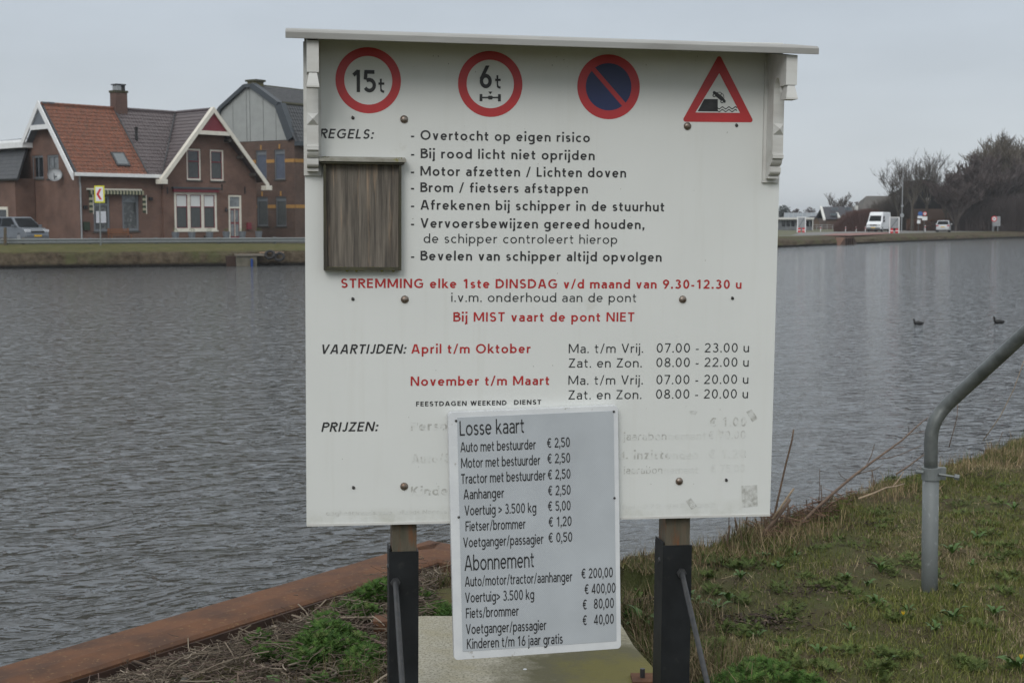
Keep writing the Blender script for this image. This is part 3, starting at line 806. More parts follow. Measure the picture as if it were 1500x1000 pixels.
# pin holes, scuffs and sticker remains
M['scuff'] = mat('grey_sticker_remains', (.60,.61,.585), .6, c2=(.36,.36,.33), scale=45, lo=.42, hi=.62, detail=5)
M['speck'] = mat('dark_speck', (.16,.15,.12), .7)
mb = MB()
for _ in range(90):
    px_ = random.uniform(470, 1120); py_ = random.uniform(85, 745)
    if random.random() < .25: py_ = random.uniform(82, 110)
    u, z = hit(px_, py_); s_ = random.uniform(.0006, .0017)
    n_ = 6; mb.poly([(u + s_ * math.cos(i * 1.047) * random.uniform(.6, 1.4), -.0004, z + s_ * math.sin(i * 1.047) * random.uniform(.6, 1.6)) for i in range(n_)])
mb.build('dirt_speck', M['speck'], board)['kind'] = 'stuff'
for q in ([(1086, 711), (1109, 710), (1110, 741), (1087, 743)], [(1093, 603), (1101, 599), (1110, 613), (1102, 618)], [(1010, 601), (1022, 602), (1019, 607), (1011, 606)], [(1004, 733), (1012, 729), (1021, 741), (1013, 746)]):
    MB().add([(hit(*p)[0], -.0006, hit(*p)[1]) for p in q], [(0, 1, 2, 3)]).build('sticker_remains', M['scuff'], board)

# ---- lettering
def line(fr, parent, s, x0, x1, y0, y1, cap_px, w, m, off=0.0, name='lettering', **k):
    p0 = fr.hit(x0, y0, off); p1 = fr.hit(x1, y1, off)
    xm = (x0 + x1) / 2; ym = (y0 + y1) / 2
    cap = fr.hit(xm, ym - cap_px, off)[1] - fr.hit(xm, ym, off)[1]
    k.setdefault('mode', 'squash'); k.setdefault('gap', .175 if w < .18 else .2); k.setdefault('X', .69)
    mb = MB(); text_line(mb, s, p0, p1, cap, w, yoff=off - .0007, **k)
    o = mb.build(name, m, parent)
    return o
BW, LW = .165, .118
rows = [
 ('- Overtocht op eigen risico', 602, 864, 204.7, 208.6, 14, BW, 'black_ink', 0),
 ('- Bij rood licht niet oprijden', 602, 871, 231.6, 234.8, 14, BW, 'black_ink', 0),
 ('- Motor afzetten / Lichten doven', 602, 917, 257.4, 260.2, 14, BW, 'black_ink', 0),
 ('- Brom / fietsers afstappen', 602, 861, 281.2, 283.4, 14, BW, 'black_ink', 0),
 ('- Afrekenen bij schipper in de stuurhut', 602, 973, 307.0, 309.8, 14, BW, 'black_ink', 0),
 ('- Vervoersbewijzen gereed houden,', 602, 944, 333.5, 335.6, 13.8, BW, 'black_ink', 0),
 ('de schipper controleert hierop', 620.5, 904, 355.8, 357.3, 13.4, LW, 'light_ink', 0),
 ('- Bevelen van schipper altijd opvolgen', 602, 969, 381.2, 383.2, 13.8, BW, 'black_ink', 0),
 ('STREMMING elke 1ste DINSDAG v/d maand van 9.30-12.30 u', 499.5, 1086, 421.6, 422.9, 13.4, BW + .01, 'red_ink', 0),
 ('i.v.m. onderhoud aan de pont', 661, 932, 442.0, 442.4, 13.2, LW, 'light_ink', 0),
 ('Bij MIST vaart de pont NIET', 664, 929, 470.8, 470.8, 13.6, BW, 'red_ink', 0),
 ('April t/m Oktober', 602.5, 777, 517.6, 516.9, 13.6, BW, 'red_ink', 0),
 ('November t/m Maart', 601.5, 804.5, 564.9, 563.6, 13.6, BW, 'red_ink', 0),
 ('Ma. t/m Vrij.', 833, 942, 517.0, 516.4, 13.4, LW, 'light_ink', 0),
 ('07.00 - 23.00 u', 961.5, 1097, 516.1, 515.6, 13.4, LW, 'light_ink', 0),
 ('Zat. en Zon.', 833, 940, 538.2, 537.7, 13.4, LW, 'light_ink', 0),
 ('08.00 - 22.00 u', 961, 1096.5, 537.3, 536.7, 13.4, LW, 'light_ink', 0),
 ('Ma. t/m Vrij.', 832.5, 941.5, 563.4, 562.6, 13.4, LW, 'light_ink', 0),
 ('07.00 - 20.00 u', 961, 1096, 562.4, 561.7, 13.4, LW, 'light_ink', 0),
 ('Zat. en Zon.', 832.5, 939.5, 584.8, 584.0, 13.4, LW, 'light_ink', 0),
 ('08.00 - 20.00 u', 960.5, 1095.5, 583.6, 582.9, 13.4, LW, 'light_ink', 0),
 ('REGELS:', 468, 546, 202.6, 203.6, 14, .165, 'black_ink', .22),
 ('VAARTIJDEN:', 469, 593.5, 518.2, 517.6, 13.8, .165, 'black_ink', .22),
 ('PRIJZEN:', 470.5, 552.5, 632.2, 631.0, 13.8, .165, 'black_ink', .22),
 ('FEESTDAGEN', 609.5, 683.5, 594.8, 593.9, 6.9, .19, 'black_ink', 0),
 ('WEEKEND', 689, 742, 593.8, 593.0, 6.9, .19, 'black_ink', 0),
 ('DIENST', 753, 792.5, 592.6, 592.0, 6.9, .19, 'black_ink', 0),
 ('Perso', 602, 655, 630.2, 629.4, 13.4, BW, 'ink_worn', 0),
 ('Auto/B', 603.5, 659, 677.8, 676.8, 13.2, BW, 'ink_faint', 0),
 ('Kinder', 602, 664, 725.4, 724.4, 13.4, BW, 'ink_worn', 0),
 ('\u20ac 1.00', 1040, 1093.5, 624.4, 623.8, 13.2, BW, 'ink_worn', 0),
 ('jaarabon', 914, 976, 644.2, 643.6, 11.5, LW, 'ink_worn', 0),
 ('nement', 979, 1034, 643.5, 643.0, 11.5, LW, 'ink_ghost', 0),
 ('\u20ac 70,00', 1038, 1092, 642.6, 642.0, 12, LW, 'ink_faint', 0),
 ('d. inzitte', 905, 983, 672.2, 671.6, 13, BW, 'ink_worn', 0),
 ('nden', 986, 1022, 671.6, 671.2, 13, BW, 'ink_ghost', 0),
 ('\u20ac 1.20', 1038, 1093, 670.6, 670.0, 13, BW, 'ink_ghost', 0),
 ('jaarabon', 914, 970, 693.6, 693.0, 11, LW, 'ink_worn', 0),
 ('nement', 973, 1022, 693.0, 692.4, 11, LW, 'ink_ghost', 0),
 ('\u20ac 75,00', 1041, 1091, 691.0, 690.4, 11, LW, 'ink_ghost', 0),
 ('Hoogheemraadschap Hollands Noorder', 474, 659, 754.2, 751.4, 6.2, LW, 'ink_faint', 0),
 ('tel. 072 582 8282', 912, 1048, 744.4, 741.8, 5.6, LW, 'ink_ghost', 0),
]
for (s, x0, x1, y0, y1, cp, w_, m_, sh) in rows:
    line(BF, board, s, x0, x1, y0, y1, cp, w_, M[m_], shear=sh)

# ---- traffic symbols on the board
def ell(cx, cz, r, n=40, ry=None): return [(cx + r * math.cos(2 * math.pi * i / n), cz + (ry or r) * math.sin(2 * math.pi * i / n)) for i in range(n)]
def ring(mb, cx, cz, r0, r1, y, n=48):
    a = ell(cx, cz, r0, n); b = ell(cx, cz, r1, n)
    mb.add([(p[0], y, p[1]) for p in a] + [(p[0], y, p[1]) for p in b], [(i, (i+1) % n, n + (i+1) % n, n + i) for i in range(n)])
def sym(label_, name='traffic_symbol'):
    return None
pxm = hit(790, 420)[0] - hit(789, 420)[0]
def cpos(px, py): return hit(px, py)
def flat(mb, pts, y): mb.add([(p[0], y, p[1]) for p in pts], [tuple(range(len(pts)))])
H_ = lambda px, py: hit(px, py)
r1_ = hit(539.5, 69.5)[1] - hit(539.5, 118)[1]
# 15 t
c = cpos(539.5, 118); mb = MB(); ring(mb, c[0], c[1], r1_ * .735, r1_, -.0008); s1_ = mb.build('red_ring', M['red_film'], board)
line(BF, s1_, '15', 514.5, 551, 135.0, 135.6, 32.5, .17, M['black_ink'], off=-.0006, name='numeral', mode='squash', X=.7, gap=.06)
line(BF, s1_, 't', 554.5, 563.5, 135.9, 136.0, 27, .125, M['black_ink'], off=-.0006, name='numeral', mode='squash', X=.55)
# 6 t axle
c = cpos(718.2, 123.4); r2_ = (hit(718, 75)[1] - hit(718, 171.5)[1]) / 2; mb = MB(); ring(mb, c[0], c[1], r2_ * .735, r2_, -.0008); s2_ = mb.build('red_ring', M['red_film'], board)
line(BF, s2_, '6', 702.5, 721, 129.2, 129.4, 33, .17, M['black_ink'], off=-.0006, name='numeral', mode='squash')
line(BF, s2_, 't', 725.5, 734, 130.0, 130.0, 26, .125, M['black_ink'], off=-.0006, name='numeral', mode='squash', X=.55)
mb = MB()
def bx2(mb, x0, y0, x1, y1, y=-.0012): flat(mb, [H_(x0, y1), H_(x1, y1), H_(x1, y0), H_(x0, y0)], y)
bx2(mb, 702.5, 138, 706.5, 148.5); bx2(mb, 729.5, 138.2, 733.5, 148.7); bx2(mb, 706.5, 142, 729.5, 144.3, -.00125)
flat(mb, [H_(713.5, 143), H_(716, 146), H_(720.5, 146), H_(723, 143), H_(720.5, 140.5), H_(716, 140.5)], -.0013)
flat(mb, [H_(718.2, 138.5), H_(721, 134.5), H_(715.2, 134.5)], -.0012)
mb.build('axle_symbol', M['black_ink'], s2_)
# no parking
c = cpos(891.5, 127.5); r3_ = (hit(891, 80)[1] - hit(891, 175)[1]) / 2; mb = MB(); ring(mb, c[0], c[1], r3_ * .73, r3_, -.0009); s3_ = mb.build('red_ring', M['red_film'], board)
mb = MB(); flat(mb, ell(c[0], c[1], r3_ * .735), -.0005); mb.build('blue_disc', M['blue_film'], s3_)
rr3 = r3_ * .76; hw = r3_ * .075; dx, dz = math.cos(R(-47)), math.sin(R(-47))
mb = MB(); flat(mb, [(c[0] - dx * rr3 - dz * hw, c[1] - dz * rr3 + dx * hw), (c[0] - dx * rr3 + dz * hw, c[1] - dz * rr3 - dx * hw), (c[0] + dx * rr3 + dz * hw, c[1] + dz * rr3 - dx * hw), (c[0] + dx * rr3 - dz * hw, c[1] + dz * rr3 + dx * hw)], -.0007)
mb.build('red_slash', M['red_film'], s3_)
# quayside warning triangle
def rtri(P, r, n=6):
    out = []
    cx = sum(p[0] for p in P) / 3; cz = sum(p[1] for p in P) / 3
    for i in range(3):
        p = Vector(P[i]); a = (Vector(P[i-1]) - p).normalized(); b = (Vector(P[(i+1) % 3]) - p).normalized()
        bis = (a + b).normalized(); ha = a.angle(b) / 2; cc = p + bis * (r / math.sin(ha))
        q0 = math.atan2(*( (p + a * (r / math.tan(ha)) - cc).yx )); q1 = math.atan2(*((p + b * (r / math.tan(ha)) - cc).yx))
        while q1 - q0 > math.pi: q1 -= 2 * math.pi
        while q1 - q0 < -math.pi: q1 += 2 * math.pi
        for k in range(n + 1):
            q = q0 + (q1 - q0) * k / n; out.append((cc.x + r * math.cos(q), cc.y + r * math.sin(q)))
    return out
O = rtri([H_(1053.5, 79), H_(998.5, 178.5), H_(1104.5, 179.5)], .008); I = rtri([H_(1053.5, 107.5), H_(1018.5, 165), H_(1084, 165.7)], .0006)
mb = MB(); n = len(O)
mb.add([(p[0], -.0009, p[1]) for p in O] + [(p[0], -.0009, p[1]) for p in I], [(i, (i+1) % n, n + (i+1) % n, n + i) for i in range(n)])
s4_ = mb.build('red_triangle', M['red_film'], board)
mb = MB(); flat(mb, [H_(1022, 163.2), H_(1051.3, 163.6), H_(1051.3, 145.5), H_(1031.5, 145.3)], -.0011)
def wave(y):
    P = []
    for i in range(25):
        x = 1051 + 28.5 * i / 24; P.append((x, y + 1.5 * math.sin(i / 24 * math.pi * 6)))
    return P
for y in (158.3, 162.3):
    W_ = wave(y)
    for i in range(24): flat(mb, [H_(W_[i][0], W_[i][1] + .75), H_(W_[i+1][0], W_[i+1][1] + .75), H_(W_[i+1][0], W_[i+1][1] - .75), H_(W_[i][0], W_[i][1] - .75)], -.0011)
def rotp(x, y, a=38):  # car drawn level about its middle, then tipped
    ca, sa = math.cos(R(a)), math.sin(R(a)); cx, cy = 1054.5, 141.5
    return H_(cx + x * ca - y * sa, cy + x * sa + y * ca)
flat(mb, [rotp(*p) for p in [(-12, 2), (-12, -1), (-6, -2), (4, -2), (11, 0), (12, 3), (8, 4), (-9, 3.6)]][::-1], -.0011)
for s_ in [[(-7, -2), (-4, -5.4), (-3, -5.4), (-6, -2)], [(-4, -5.4), (2.5, -5.4), (2.5, -4.6), (-4.4, -4.6)], [(2.5, -5.4), (6.5, -2), (5.5, -2), (1.9, -4.8)], [(-1, -5), (0, -5), (0, -2), (-1, -2)]]:
    flat(mb, [rotp(*p) for p in s_], -.0012)
for cx_ in (-7.5, 7): flat(mb, [rotp(cx_ + 2.6 * math.cos(i), 4 + 2.6 * math.sin(i)) for i in np.arange(0, 6.2, .5)], -.0013)
mb.build('quayside_symbol', M['black_ink'], s4_)
mb = MB()
for cx_ in (-7.5, 7): flat(mb, [rotp(cx_ + 1.2 * math.cos(i), 4 + 1.2 * math.sin(i)) for i in np.arange(0, 6.2, .7)], -.0015)
mb.build('wheel_centre', M['paint_board'], s4_)

# ------------------------------------------------------------------ wooden display case on the board
cs = thing('display_case', 'shallow weathered wooden notice case mounted left on the white board', 'display case', m=BF.m)
D_ = .038
x0, x1, z0, z1 = BF.rect(474, 236, 588, 396, -D_)
fw = .008
MB().box(x0 + .004, x1 - .004, -.013, -.0012, z0 + .004, z1).build('back_panel', M['case_back'], cs)
mb = MB(); mb.box(x0, x0 + fw, -D_, -.0011, z0, z1).build('side_rail', M['case_frame'], cs)
MB().box(x1 - fw, x1, -D_, -.0011, z0, z1).build('side_rail', M['case_frame'], cs)
MB().box(x0 + fw, x1 - fw, -D_ + .002, -.0011, z0, z0 + fw + .002).build('bottom_rail', M['case_frame'], cs)
c0, c1, d0, d1 = BF.rect(467, 228, 595, 237, -D_ - .012)
MB().prism([(-D_ - .012, d0), (-D_ - .012, d0 + .010), (-.0011, d0 + .018), (-.0011, d0)], 'x', c0, c1).build('top_ledge', M['case_cap'], cs, bevel=.001)
MB().box(c0 + .006, c1 - .006, -D_ - .006, -.0011, d0 - .007, d0 - .0005).build('ledge_moulding', M['case_frame'], cs)
M['moss'] = mat('yellow_moss', (.14,.13,.015), .95, c2=(.08,.085,.02), scale=80)
mb = MB()
for _ in range(60):
    u = random.uniform(x0 + .01, x1 - .01); s_ = random.uniform(.001, .0035)
    mb.dome((u, random.uniform(-D_ + .005, -.015), z0 + fw + .001), s_, (0, 0, 1), 6, 2, .7)
for _ in range(26):
    u = random.choice([c0 + .012 + abs(random.gauss(0, .012)), c1 - .012 - abs(random.gauss(0, .008))]); s_ = random.uniform(.0012, .003)
    yy = random.uniform(-D_ - .008, -.01); mb.dome((u, yy, d0 + .010 + (yy + D_ + .012) * .16), s_, (0, -.3, 1), 6, 2, .5)
for cx_ in (.3, .42, .75, .9):
    u = x0 + (x1 - x0) * cx_; mb.dome((u, -.03, z0 + .001), .006, (0, 0, -1), 7, 3, 1.1)
mb.build('moss', M['moss'], cs)['kind'] = 'stuff'

# ------------------------------------------------------------------ price sign
PO = -.034
_p = BF.m @ Vector((BF.hit(785, 780, PO)[0], PO, 0.0))
PF = Frame((_p.x, _p.y, 0.0), PSI, -0.020)
ps = thing('price_sign', 'grey reflective price plate with white rim fixed low in front of the board', 'price sign', m=PF.m)
def rrect(x0, x1, z0, z1, r, n=5):
    out = []
    for cx, cz, a in ((x1 - r, z1 - r, 0), (x0 + r, z1 - r, 90), (x0 + r, z0 + r, 180), (x1 - r, z0 + r, 270)):
        for i in range(n + 1): out.append((cx + r * math.cos(R(a + 90 * i / n)), cz + r * math.sin(R(a + 90 * i / n))))
    return out
lf = (PF.hit(657, 603)[0] + PF.hit(664.5, 963)[0]) / 2; rt = (PF.hit(903.5, 597)[0] + PF.hit(911.5, 948)[0]) / 2
tp = (PF.hit(660, 603)[1] + PF.hit(900, 594.5)[1]) / 2; bt = (PF.hit(668, 965.5)[1] + PF.hit(908, 950)[1]) / 2
mb = MB(); o_ = rrect(lf, rt, bt, tp, .014)
mb.prism(o_, 'y', 0.0, .030)
mb.build('plate', M['price_rim'], ps, bevel=.0012)
m0 = .0215
i_ = rrect(lf + .030, rt - .016, bt + .028, tp - .018, .003)
MB().prism(i_, 'y', -.0012, -.0002).build('reflective_face', M['price_face'], ps)
for (px_, py_) in ((668, 616), (899, 602.5), (672, 757), (900, 729)):
    u, z = PF.hit(px_, py_)
    MB().dome((u, -.0013, z), .0045, (0, -1, 0), 8, 3, .7).build('screw', M['screw'], ps)
PW = .115
prow = [('Losse kaart', 673.5, 768, 638.0, 633.5, 21.5), ('Auto met bestuurder', 674.5, 784.7, 662.0, 657.6, 14.6), ('\u20ac 2,50', 801.5, 835, 655.6, 654.0, 14.2),
 ('Motor met bestuurder', 675.5, 791.3, 685.2, 680.4, 14.6), ('\u20ac 2,50', 802, 835.4, 678.4, 677.0, 14.2),
 ('Tractor met bestuurder', 675.5, 799, 708.4, 702.6, 14.6), ('\u20ac 2,50', 802.6, 835.8, 701.8, 700.4, 14.2),
 ('Aanhanger', 679, 738.3, 731.0, 728.4, 14.6), ('\u20ac 2,50', 803, 836, 725.2, 723.8, 14.2),
 ('Voertuig > 3.500 kg', 680.5, 785.5, 754.6, 750.0, 14.6), ('\u20ac 5,00', 802.8, 836, 748.0, 746.6, 14.2),
 ('Fietser/brommer', 682, 769.8, 777.6, 773.6, 14.6), ('\u20ac 1,20', 803.8, 837.4, 770.9, 769.5, 14.2),
 ('Voetganger/passagier', 678.5, 796, 801.4, 795.8, 14.6), ('\u20ac 0,50', 803.4, 838.4, 794.0, 792.6, 14.2),
 ('Abonnement', 680.5, 782.4, 835.6, 830.0, 22.5),
 ('Auto/motor/tractor/aanhanger', 681, 838.2, 858.6, 850.8, 14.8), ('\u20ac 200,00', 851.8, 897.8, 846.8, 844.6, 14.6),
 ('Voertuig> 3.500 kg', 681.3, 782.4, 882.2, 876.8, 14.8), ('\u20ac 400,00', 856.5, 901.7, 869.6, 867.2, 14.6),
 ('Fiets/brommer', 682.5, 759.7, 904.8, 901.0, 14.8), ('\u20ac', 853.7, 859.8, 892.0, 891.7, 14.6), ('80,00', 869.7, 899.4, 891.0, 889.4, 14.6),
 ('Voetganger/passagier', 682.5, 800.2, 928.4, 921.8, 14.8), ('\u20ac', 853.7, 859.8, 915.0, 914.7, 14.6), ('40,00', 870, 899.2, 914.2, 912.6, 14.6),
 ('Kinderen t/m 16 jaar gratis', 684, 824.2, 949.8, 941.8, 14.8)]
for (s, x0_, x1_, y0_, y1_, cp) in prow:
    line(PF, ps, s, x0_, x1_, y0_, y1_, cp, PW + (.02 if cp < 16 else .0), M['black_ink'], off=-.0013, mode='squash', X=.72, gap=.10)
# ------------------------------------------------------------------ concrete slab between the posts
def slab_mat():
    m, nt, b = _new('mossy_concrete'); N, L = nodes(nt)
    t = N('ShaderNodeTexCoord')
    def noise(s, d=6, r=.6):
        n = N('ShaderNodeTexNoise'); n.inputs['Scale'].default_value = s; n.inputs['Detail'].default_value = d; n.inputs['Roughness'].default_value = r
        L(t.outputs['Object'], n.inputs['Vector']); return n.outputs[0]
    def rng_(v, lo, hi):
        r = N('ShaderNodeMapRange'); r.inputs[1].default_value = lo; r.inputs[2].default_value = hi; L(v, r.inputs[0]); return r.outputs[0]
    def mixc(f, a, c):
        x = N('ShaderNodeMix', data_type='RGBA'); L(f, x.inputs[0])
        for i, v in ((6, a), (7, c)):
            if isinstance(v, tuple): x.inputs[i].default_value = c4(v)
            else: L(v, x.inputs[i])
        return x.outputs[2]
    a = mixc(rng_(noise(60), .4, .7), (.37, .35, .28), (.23, .215, .165))
    a = mixc(rng_(noise(6), .45, .7), a, (.29, .265, .18))
    # moss grows towards one side of the slab
    s = N('ShaderNodeSeparateXYZ'); L(t.outputs['Object'], s.inputs[0])
    gx = rng_(s.outputs[0], .25, .75)
    gy = rng_(s.outputs[1], 1.02, .55)
    mu = N('ShaderNodeMath', operation='MULTIPLY'); L(gx, mu.inputs[0]); L(gy, mu.inputs[1])
    ad = N('ShaderNodeMath', operation='ADD'); L(mu.outputs[0], ad.inputs[0])
    n2 = N('ShaderNodeMath', operation='SUBTRACT'); L(noise(9, 8, .7), n2.inputs[0]); n2.inputs[1].default_value = .12; L(n2.outputs[0], ad.inputs[1])
    a = mixc(rng_(ad.outputs[0], .55, .95), a, (.10, .092, .045))
    a = mixc(rng_(noise(120, 3), .52, .7), a, (.10, .09, .055))
    a = mixc(rng_(ad.outputs[0], 1.0, 1.35), a, (.135, .12, .030))
    L(a, b.inputs['Base Color']); b.inputs['Roughness'].default_value = .9
    bp = N('ShaderNodeBump'); bp.inputs['Strength'].default_value = .5; bp.inputs['Distance'].default_value = .004
    L(noise(70), bp.inputs['Height']); L(bp.outputs[0], b.inputs['Normal'])
    return m
M['slab'] = slab_mat()
SL = gp(602, 901, 0); SR = gp(905, 896, 0)
sz = 0.0
slabt = thing('concrete_slab', 'weathered concrete slab with yellow moss lying behind the two sign posts', 'concrete slab', loc=(SL.x, SL.y - 1.2, 0))
w_ = SR.x - SL.x
P = [(0.0, 0), (w_ + .18, 0), (w_ + .03, .78), (w_ - .01, 1.2), (0.0, 1.2)]
MB().prism(P, 'z', -.14, 0.0).build('slab', M['slab'], slabt, bevel=.006)
mb = MB()
mb.box(-.155, -.006, 1.10, 1.205, -.12, .004)
mb.build('steel_edge', M['rust'], slabt)
cl = gp(945, 992, 0.01); lx, ly = cl.x - SL.x, cl.y - (SL.y - 1.2)
mb = MB(); mb.box(lx - .05, lx + .07, ly - .05, ly + .05, .001, .012)
cp_ = mb.build('anchor_plate', M['rust'], slabt)
MB().tube([(lx - .01, ly, .010), (lx - .01, ly, .045)], .010, 6).build('anchor_bolt', M['rod'], cp_)
wh = gp(769, 979, .002)
tag(MB().dome((0, 0, 0), .008, (0, 0, 1), 7, 2, .3).build('bird_dropping', M['price_rim'], loc=(wh.x, wh.y, .0005)), 'small white dropping on the mossy concrete slab', 'dropping')
w2 = gp(285, 913, CAPZ + .006)
tag(MB().dome((0, 0, 0), .012, (0, 0, 1), 7, 2, .3).build('bird_dropping', M['price_rim'], loc=(w2.x, w2.y, CAPZ + .008)), 'small white dropping on the rusty quay cap', 'dropping')
w3 = gp(325, 903, CAPZ + .006)

# ------------------------------------------------------------------ galvanised handrail
hp = gp(1361.5, 862, 0.0)
hr = thing('handrail', 'bent galvanised pipe handrail standing in the grass on the right', 'handrail', loc=(hp.x, hp.y, 0))
Yh = hp.y
def hl(px, py, dy=0.0):
    p = wp(px, py, Yh + dy); return Vector((p.x - hp.x, p.y - hp.y, p.z))
r_l = 11.9 * Yh / F
MB().tube([hl(1361.5, 905), hl(1362, 800), hl(1363.5, 694)], r_l, 20).build('lower_tube', M['galv'], hr, smooth=True)
r_u = 9.8 * Yh / F
pts = [hl(1363.5, 700), hl(1363.6, 672)]
ctr = [(1363.8, 648), (1365, 632), (1369.5, 617), (1378, 603.5), (1388, 592)]
pts += [hl(*c) for c in ctr]
end = hl(1510, 480, -.35); last = pts[-1]
pts += [last.lerp(end, t) for t in (.25, .5, .75, 1.0)]
pts += [last.lerp(end, 1.9)]
up = pts[-1]
pts += [up + Vector((.12, -.02, .05)), up + Vector((.30, -.03, .06)), up + Vector((1.4, -.05, .06))]
MB().tube(pts, [r_u]*7 + [r_u * 1.0] * (len(pts) - 7), 20).build('bent_rail', M['galv_dark'], hr, smooth=True)
c0 = hl(1364, 702); c1 = hl(1364, 684)
col_ = MB().tube([c0, c1], r_u * 1.42, 20).build('collar', M['galv'], hr, bevel=.0015)
b0 = hl(1341, 690, -.02); b1 = hl(1405, 699, -.06)
MB().tube([b0, hl(1352, 691.5, -.025)], .009, 8).build('bolt_head', M['galv'], col_)
MB().tube([hl(1375, 694.5, -.04), b1], .006, 8).build('bolt_shank', M['galv_dark'], col_)
MB().tube([hl(1398, 698, -.055), hl(1405, 699, -.06)], .013, 6).build('nut', M['galv'], col_)
MB().box(c1.x + r_u * .9, c1.x + r_u * 2.2, -.012, .012, c0.z, c1.z).build('collar_lug', M['galv'], col_, bevel=.002)

# ------------------------------------------------------------------ grass and other low plants
def lump(n): return rng.random(n)
def blades(name, label, bx, by, bz, h, w, lean, col_base, seg=2):
    """bx..: arrays; each blade a tapering bent strip. col_base (n,3)"""
    n = len(bx)
    az = rng.random(n) * 2 * np.pi
    dx, dy = np.cos(az), np.sin(az)
    px_, py_ = -dy, dx                      # width direction
    la = rng.random(n) * lean
    ts = [0, .5, 1.0]
    V = []
    for t in ts:
        off = la * h * (t ** 1.7); up = h * t * np.sqrt(np.maximum(.05, 1 - (la * .75) ** 2))
        cx = bx + dx * off; cy = by + dy * off; cz = bz + up
        if t < 1:
            ww = w * (1 - t * .45)
            V.append(np.stack([cx - px_ * ww / 2, cy - py_ * ww / 2, cz], -1)); V.append(np.stack([cx + px_ * ww / 2, cy + py_ * ww / 2, cz], -1))
        else: V.append(np.stack([cx, cy, cz], -1))
    V = np.stack(V, 1).reshape(-1, 3)
    b = np.arange(n)[:, None] * 5
    q = np.concatenate([b + 0, b + 1, b + 3, b + 2], 1); t3 = np.concatenate([b + 2, b + 3, b + 4], 1)
    c = np.repeat(col_base, 5, 0)
    o = npmesh(name, V, [q, t3], M['blade'], col=c)
    tag(o, label, 'grass', kind='stuff')
    return o
M['blade'] = attr_mat('plant_fibre', .75, spec=.15)
def scatter(n, x0, x1, y0, y1):
    return x0 + rng.random(n) * (x1 - x0), y0 + rng.random(n) * (y1 - y0)
def mixcol(pal, wts, n):
    pal = np.array(pal); i = rng.choice(len(pal), n, p=np.array(wts) / sum(wts))
    return pal[i] * (0.7 + .6 * rng.random((n, 1)))
in_slab = lambda x, y: (x > SL.x - .06) & (x < SR.x + .06 + .09 * np.clip((5.6 - y), 0, 2)) & (y < SL.y + .02)
# lawn: short turf, thin and tan in patches, mossy green elsewhere
x, y = scatter(1100000, .15, 8.5, 4.0, 12.5)
s1, s2, s3 = shore(x, y)
vis = (x < y * .40 + .3 + (rng.random(len(x)) < .6) * 2.8) & (s1 < .02) & (x > y * .085 - .1)
den = fbm(x, y, 1.7, 11)
vis &= rng.random(len(x)) < np.clip((den - .28) * 3.2, .12, 1)
vis &= rng.random(len(x)) < np.clip(1.5 - (y - 5) * .11, .35, 1)
vis &= ~in_slab(x, y)
x, y = x[vis], y[vis]; n = len(x)
tan = np.clip((fbm(x, y, 1.3, 21) - .46) * 4, .10, .80)
isd = rng.random(n) < tan
g_ = mixcol([(.132,.148,.038), (.106,.124,.031), (.168,.166,.052), (.082,.100,.026)], [3, 3, 2, 2], n)
d_ = mixcol([(.29,.235,.14), (.22,.18,.105), (.16,.13,.075), (.37,.31,.20)], [3, 3, 3, 1], n)
col = np.where(isd[:, None], d_, g_)
hgt = (.013 + .026 * rng.random(n) ** 1.8) * (.7 + .9 * fbm(x, y, 2.6, 31))
blades('lawn_grass', 'short patchy green and tan turf on the right bank', x, y, ground_h(x, y) - .004, hgt, .0024 + .0018 * rng.random(n), 1.35, col)
# longer dry fringe on the bank edge
x, y = scatter(150000, .2, 6.0, 6.2, 13.5)
s1, s2, s3 = shore(x, y)
k_ = (s1 > -.42) & (s1 < .22) & (rng.random(len(x)) < np.clip(fbm(x, y, 3.0, 41) * 2 - .55, .08, 1))
x, y, s1 = x[k_], y[k_], s1[k_]; n = len(x)
isd = rng.random(n) < np.clip((fbm(x, y, 1.5, 44) - .38) * 5, .15, .95)
col = np.where(isd[:, None], mixcol([(.31,.235,.14), (.23,.17,.10), (.17,.125,.07)], [2, 2, 2], n), mixcol([(.055,.07,.02), (.075,.085,.028)], [1, 1], n))
blades('bank_fringe_grass', 'longer dry grass hanging over the bank edge', x, y, ground_h(x, y) - .01, .04 + .09 * rng.random(n) ** 1.6, .0035, 1.0, col)
# rough tufts beside the slab and the posts
px_c = [(930, 940, .10, 900), (940, 905, .08, 700), (950, 965, .07, 700), (1005, 985, .10, 900), (1020, 960, .1, 500), (560, 985, .10, 800), (600, 1010, .12, 700), (520, 990, .1, 500), (925, 880, .08, 500), (1030, 790, .12, 900), (1060, 785, .12, 700), (1015, 905, .10, 400), (640, 835, .08, 350), (500, 870, .12, 350), (455, 880, .10, 250)]
X = []; Y = []; Hh = []
for (a, b_, r, m_) in px_c:
    p = gp(a, b_, 0)
    X.append(p.x + rng.normal(0, r, m_)); Y.append(p.y + rng.normal(0, r, m_)); Hh.append(np.full(m_, 1.0))
x = np.concatenate(X); y = np.concatenate(Y); k_ = ~in_slab(x, y); x, y = x[k_], y[k_]; n = len(x)
isd = rng.random(n) < .62
col = np.where(isd[:, None], mixcol([(.26,.20,.125), (.18,.14,.085), (.13,.10,.06)], [2, 2, 2], n), mixcol([(.05,.07,.018), (.07,.085,.025)], [1, 1], n))
blades('grass_tuft', 'rough dry grass tufts beside the slab and posts', x, y, ground_h(x, y) - .01, .05 + .10 * rng.random(n) ** 1.3, .0038, 1.1, col)

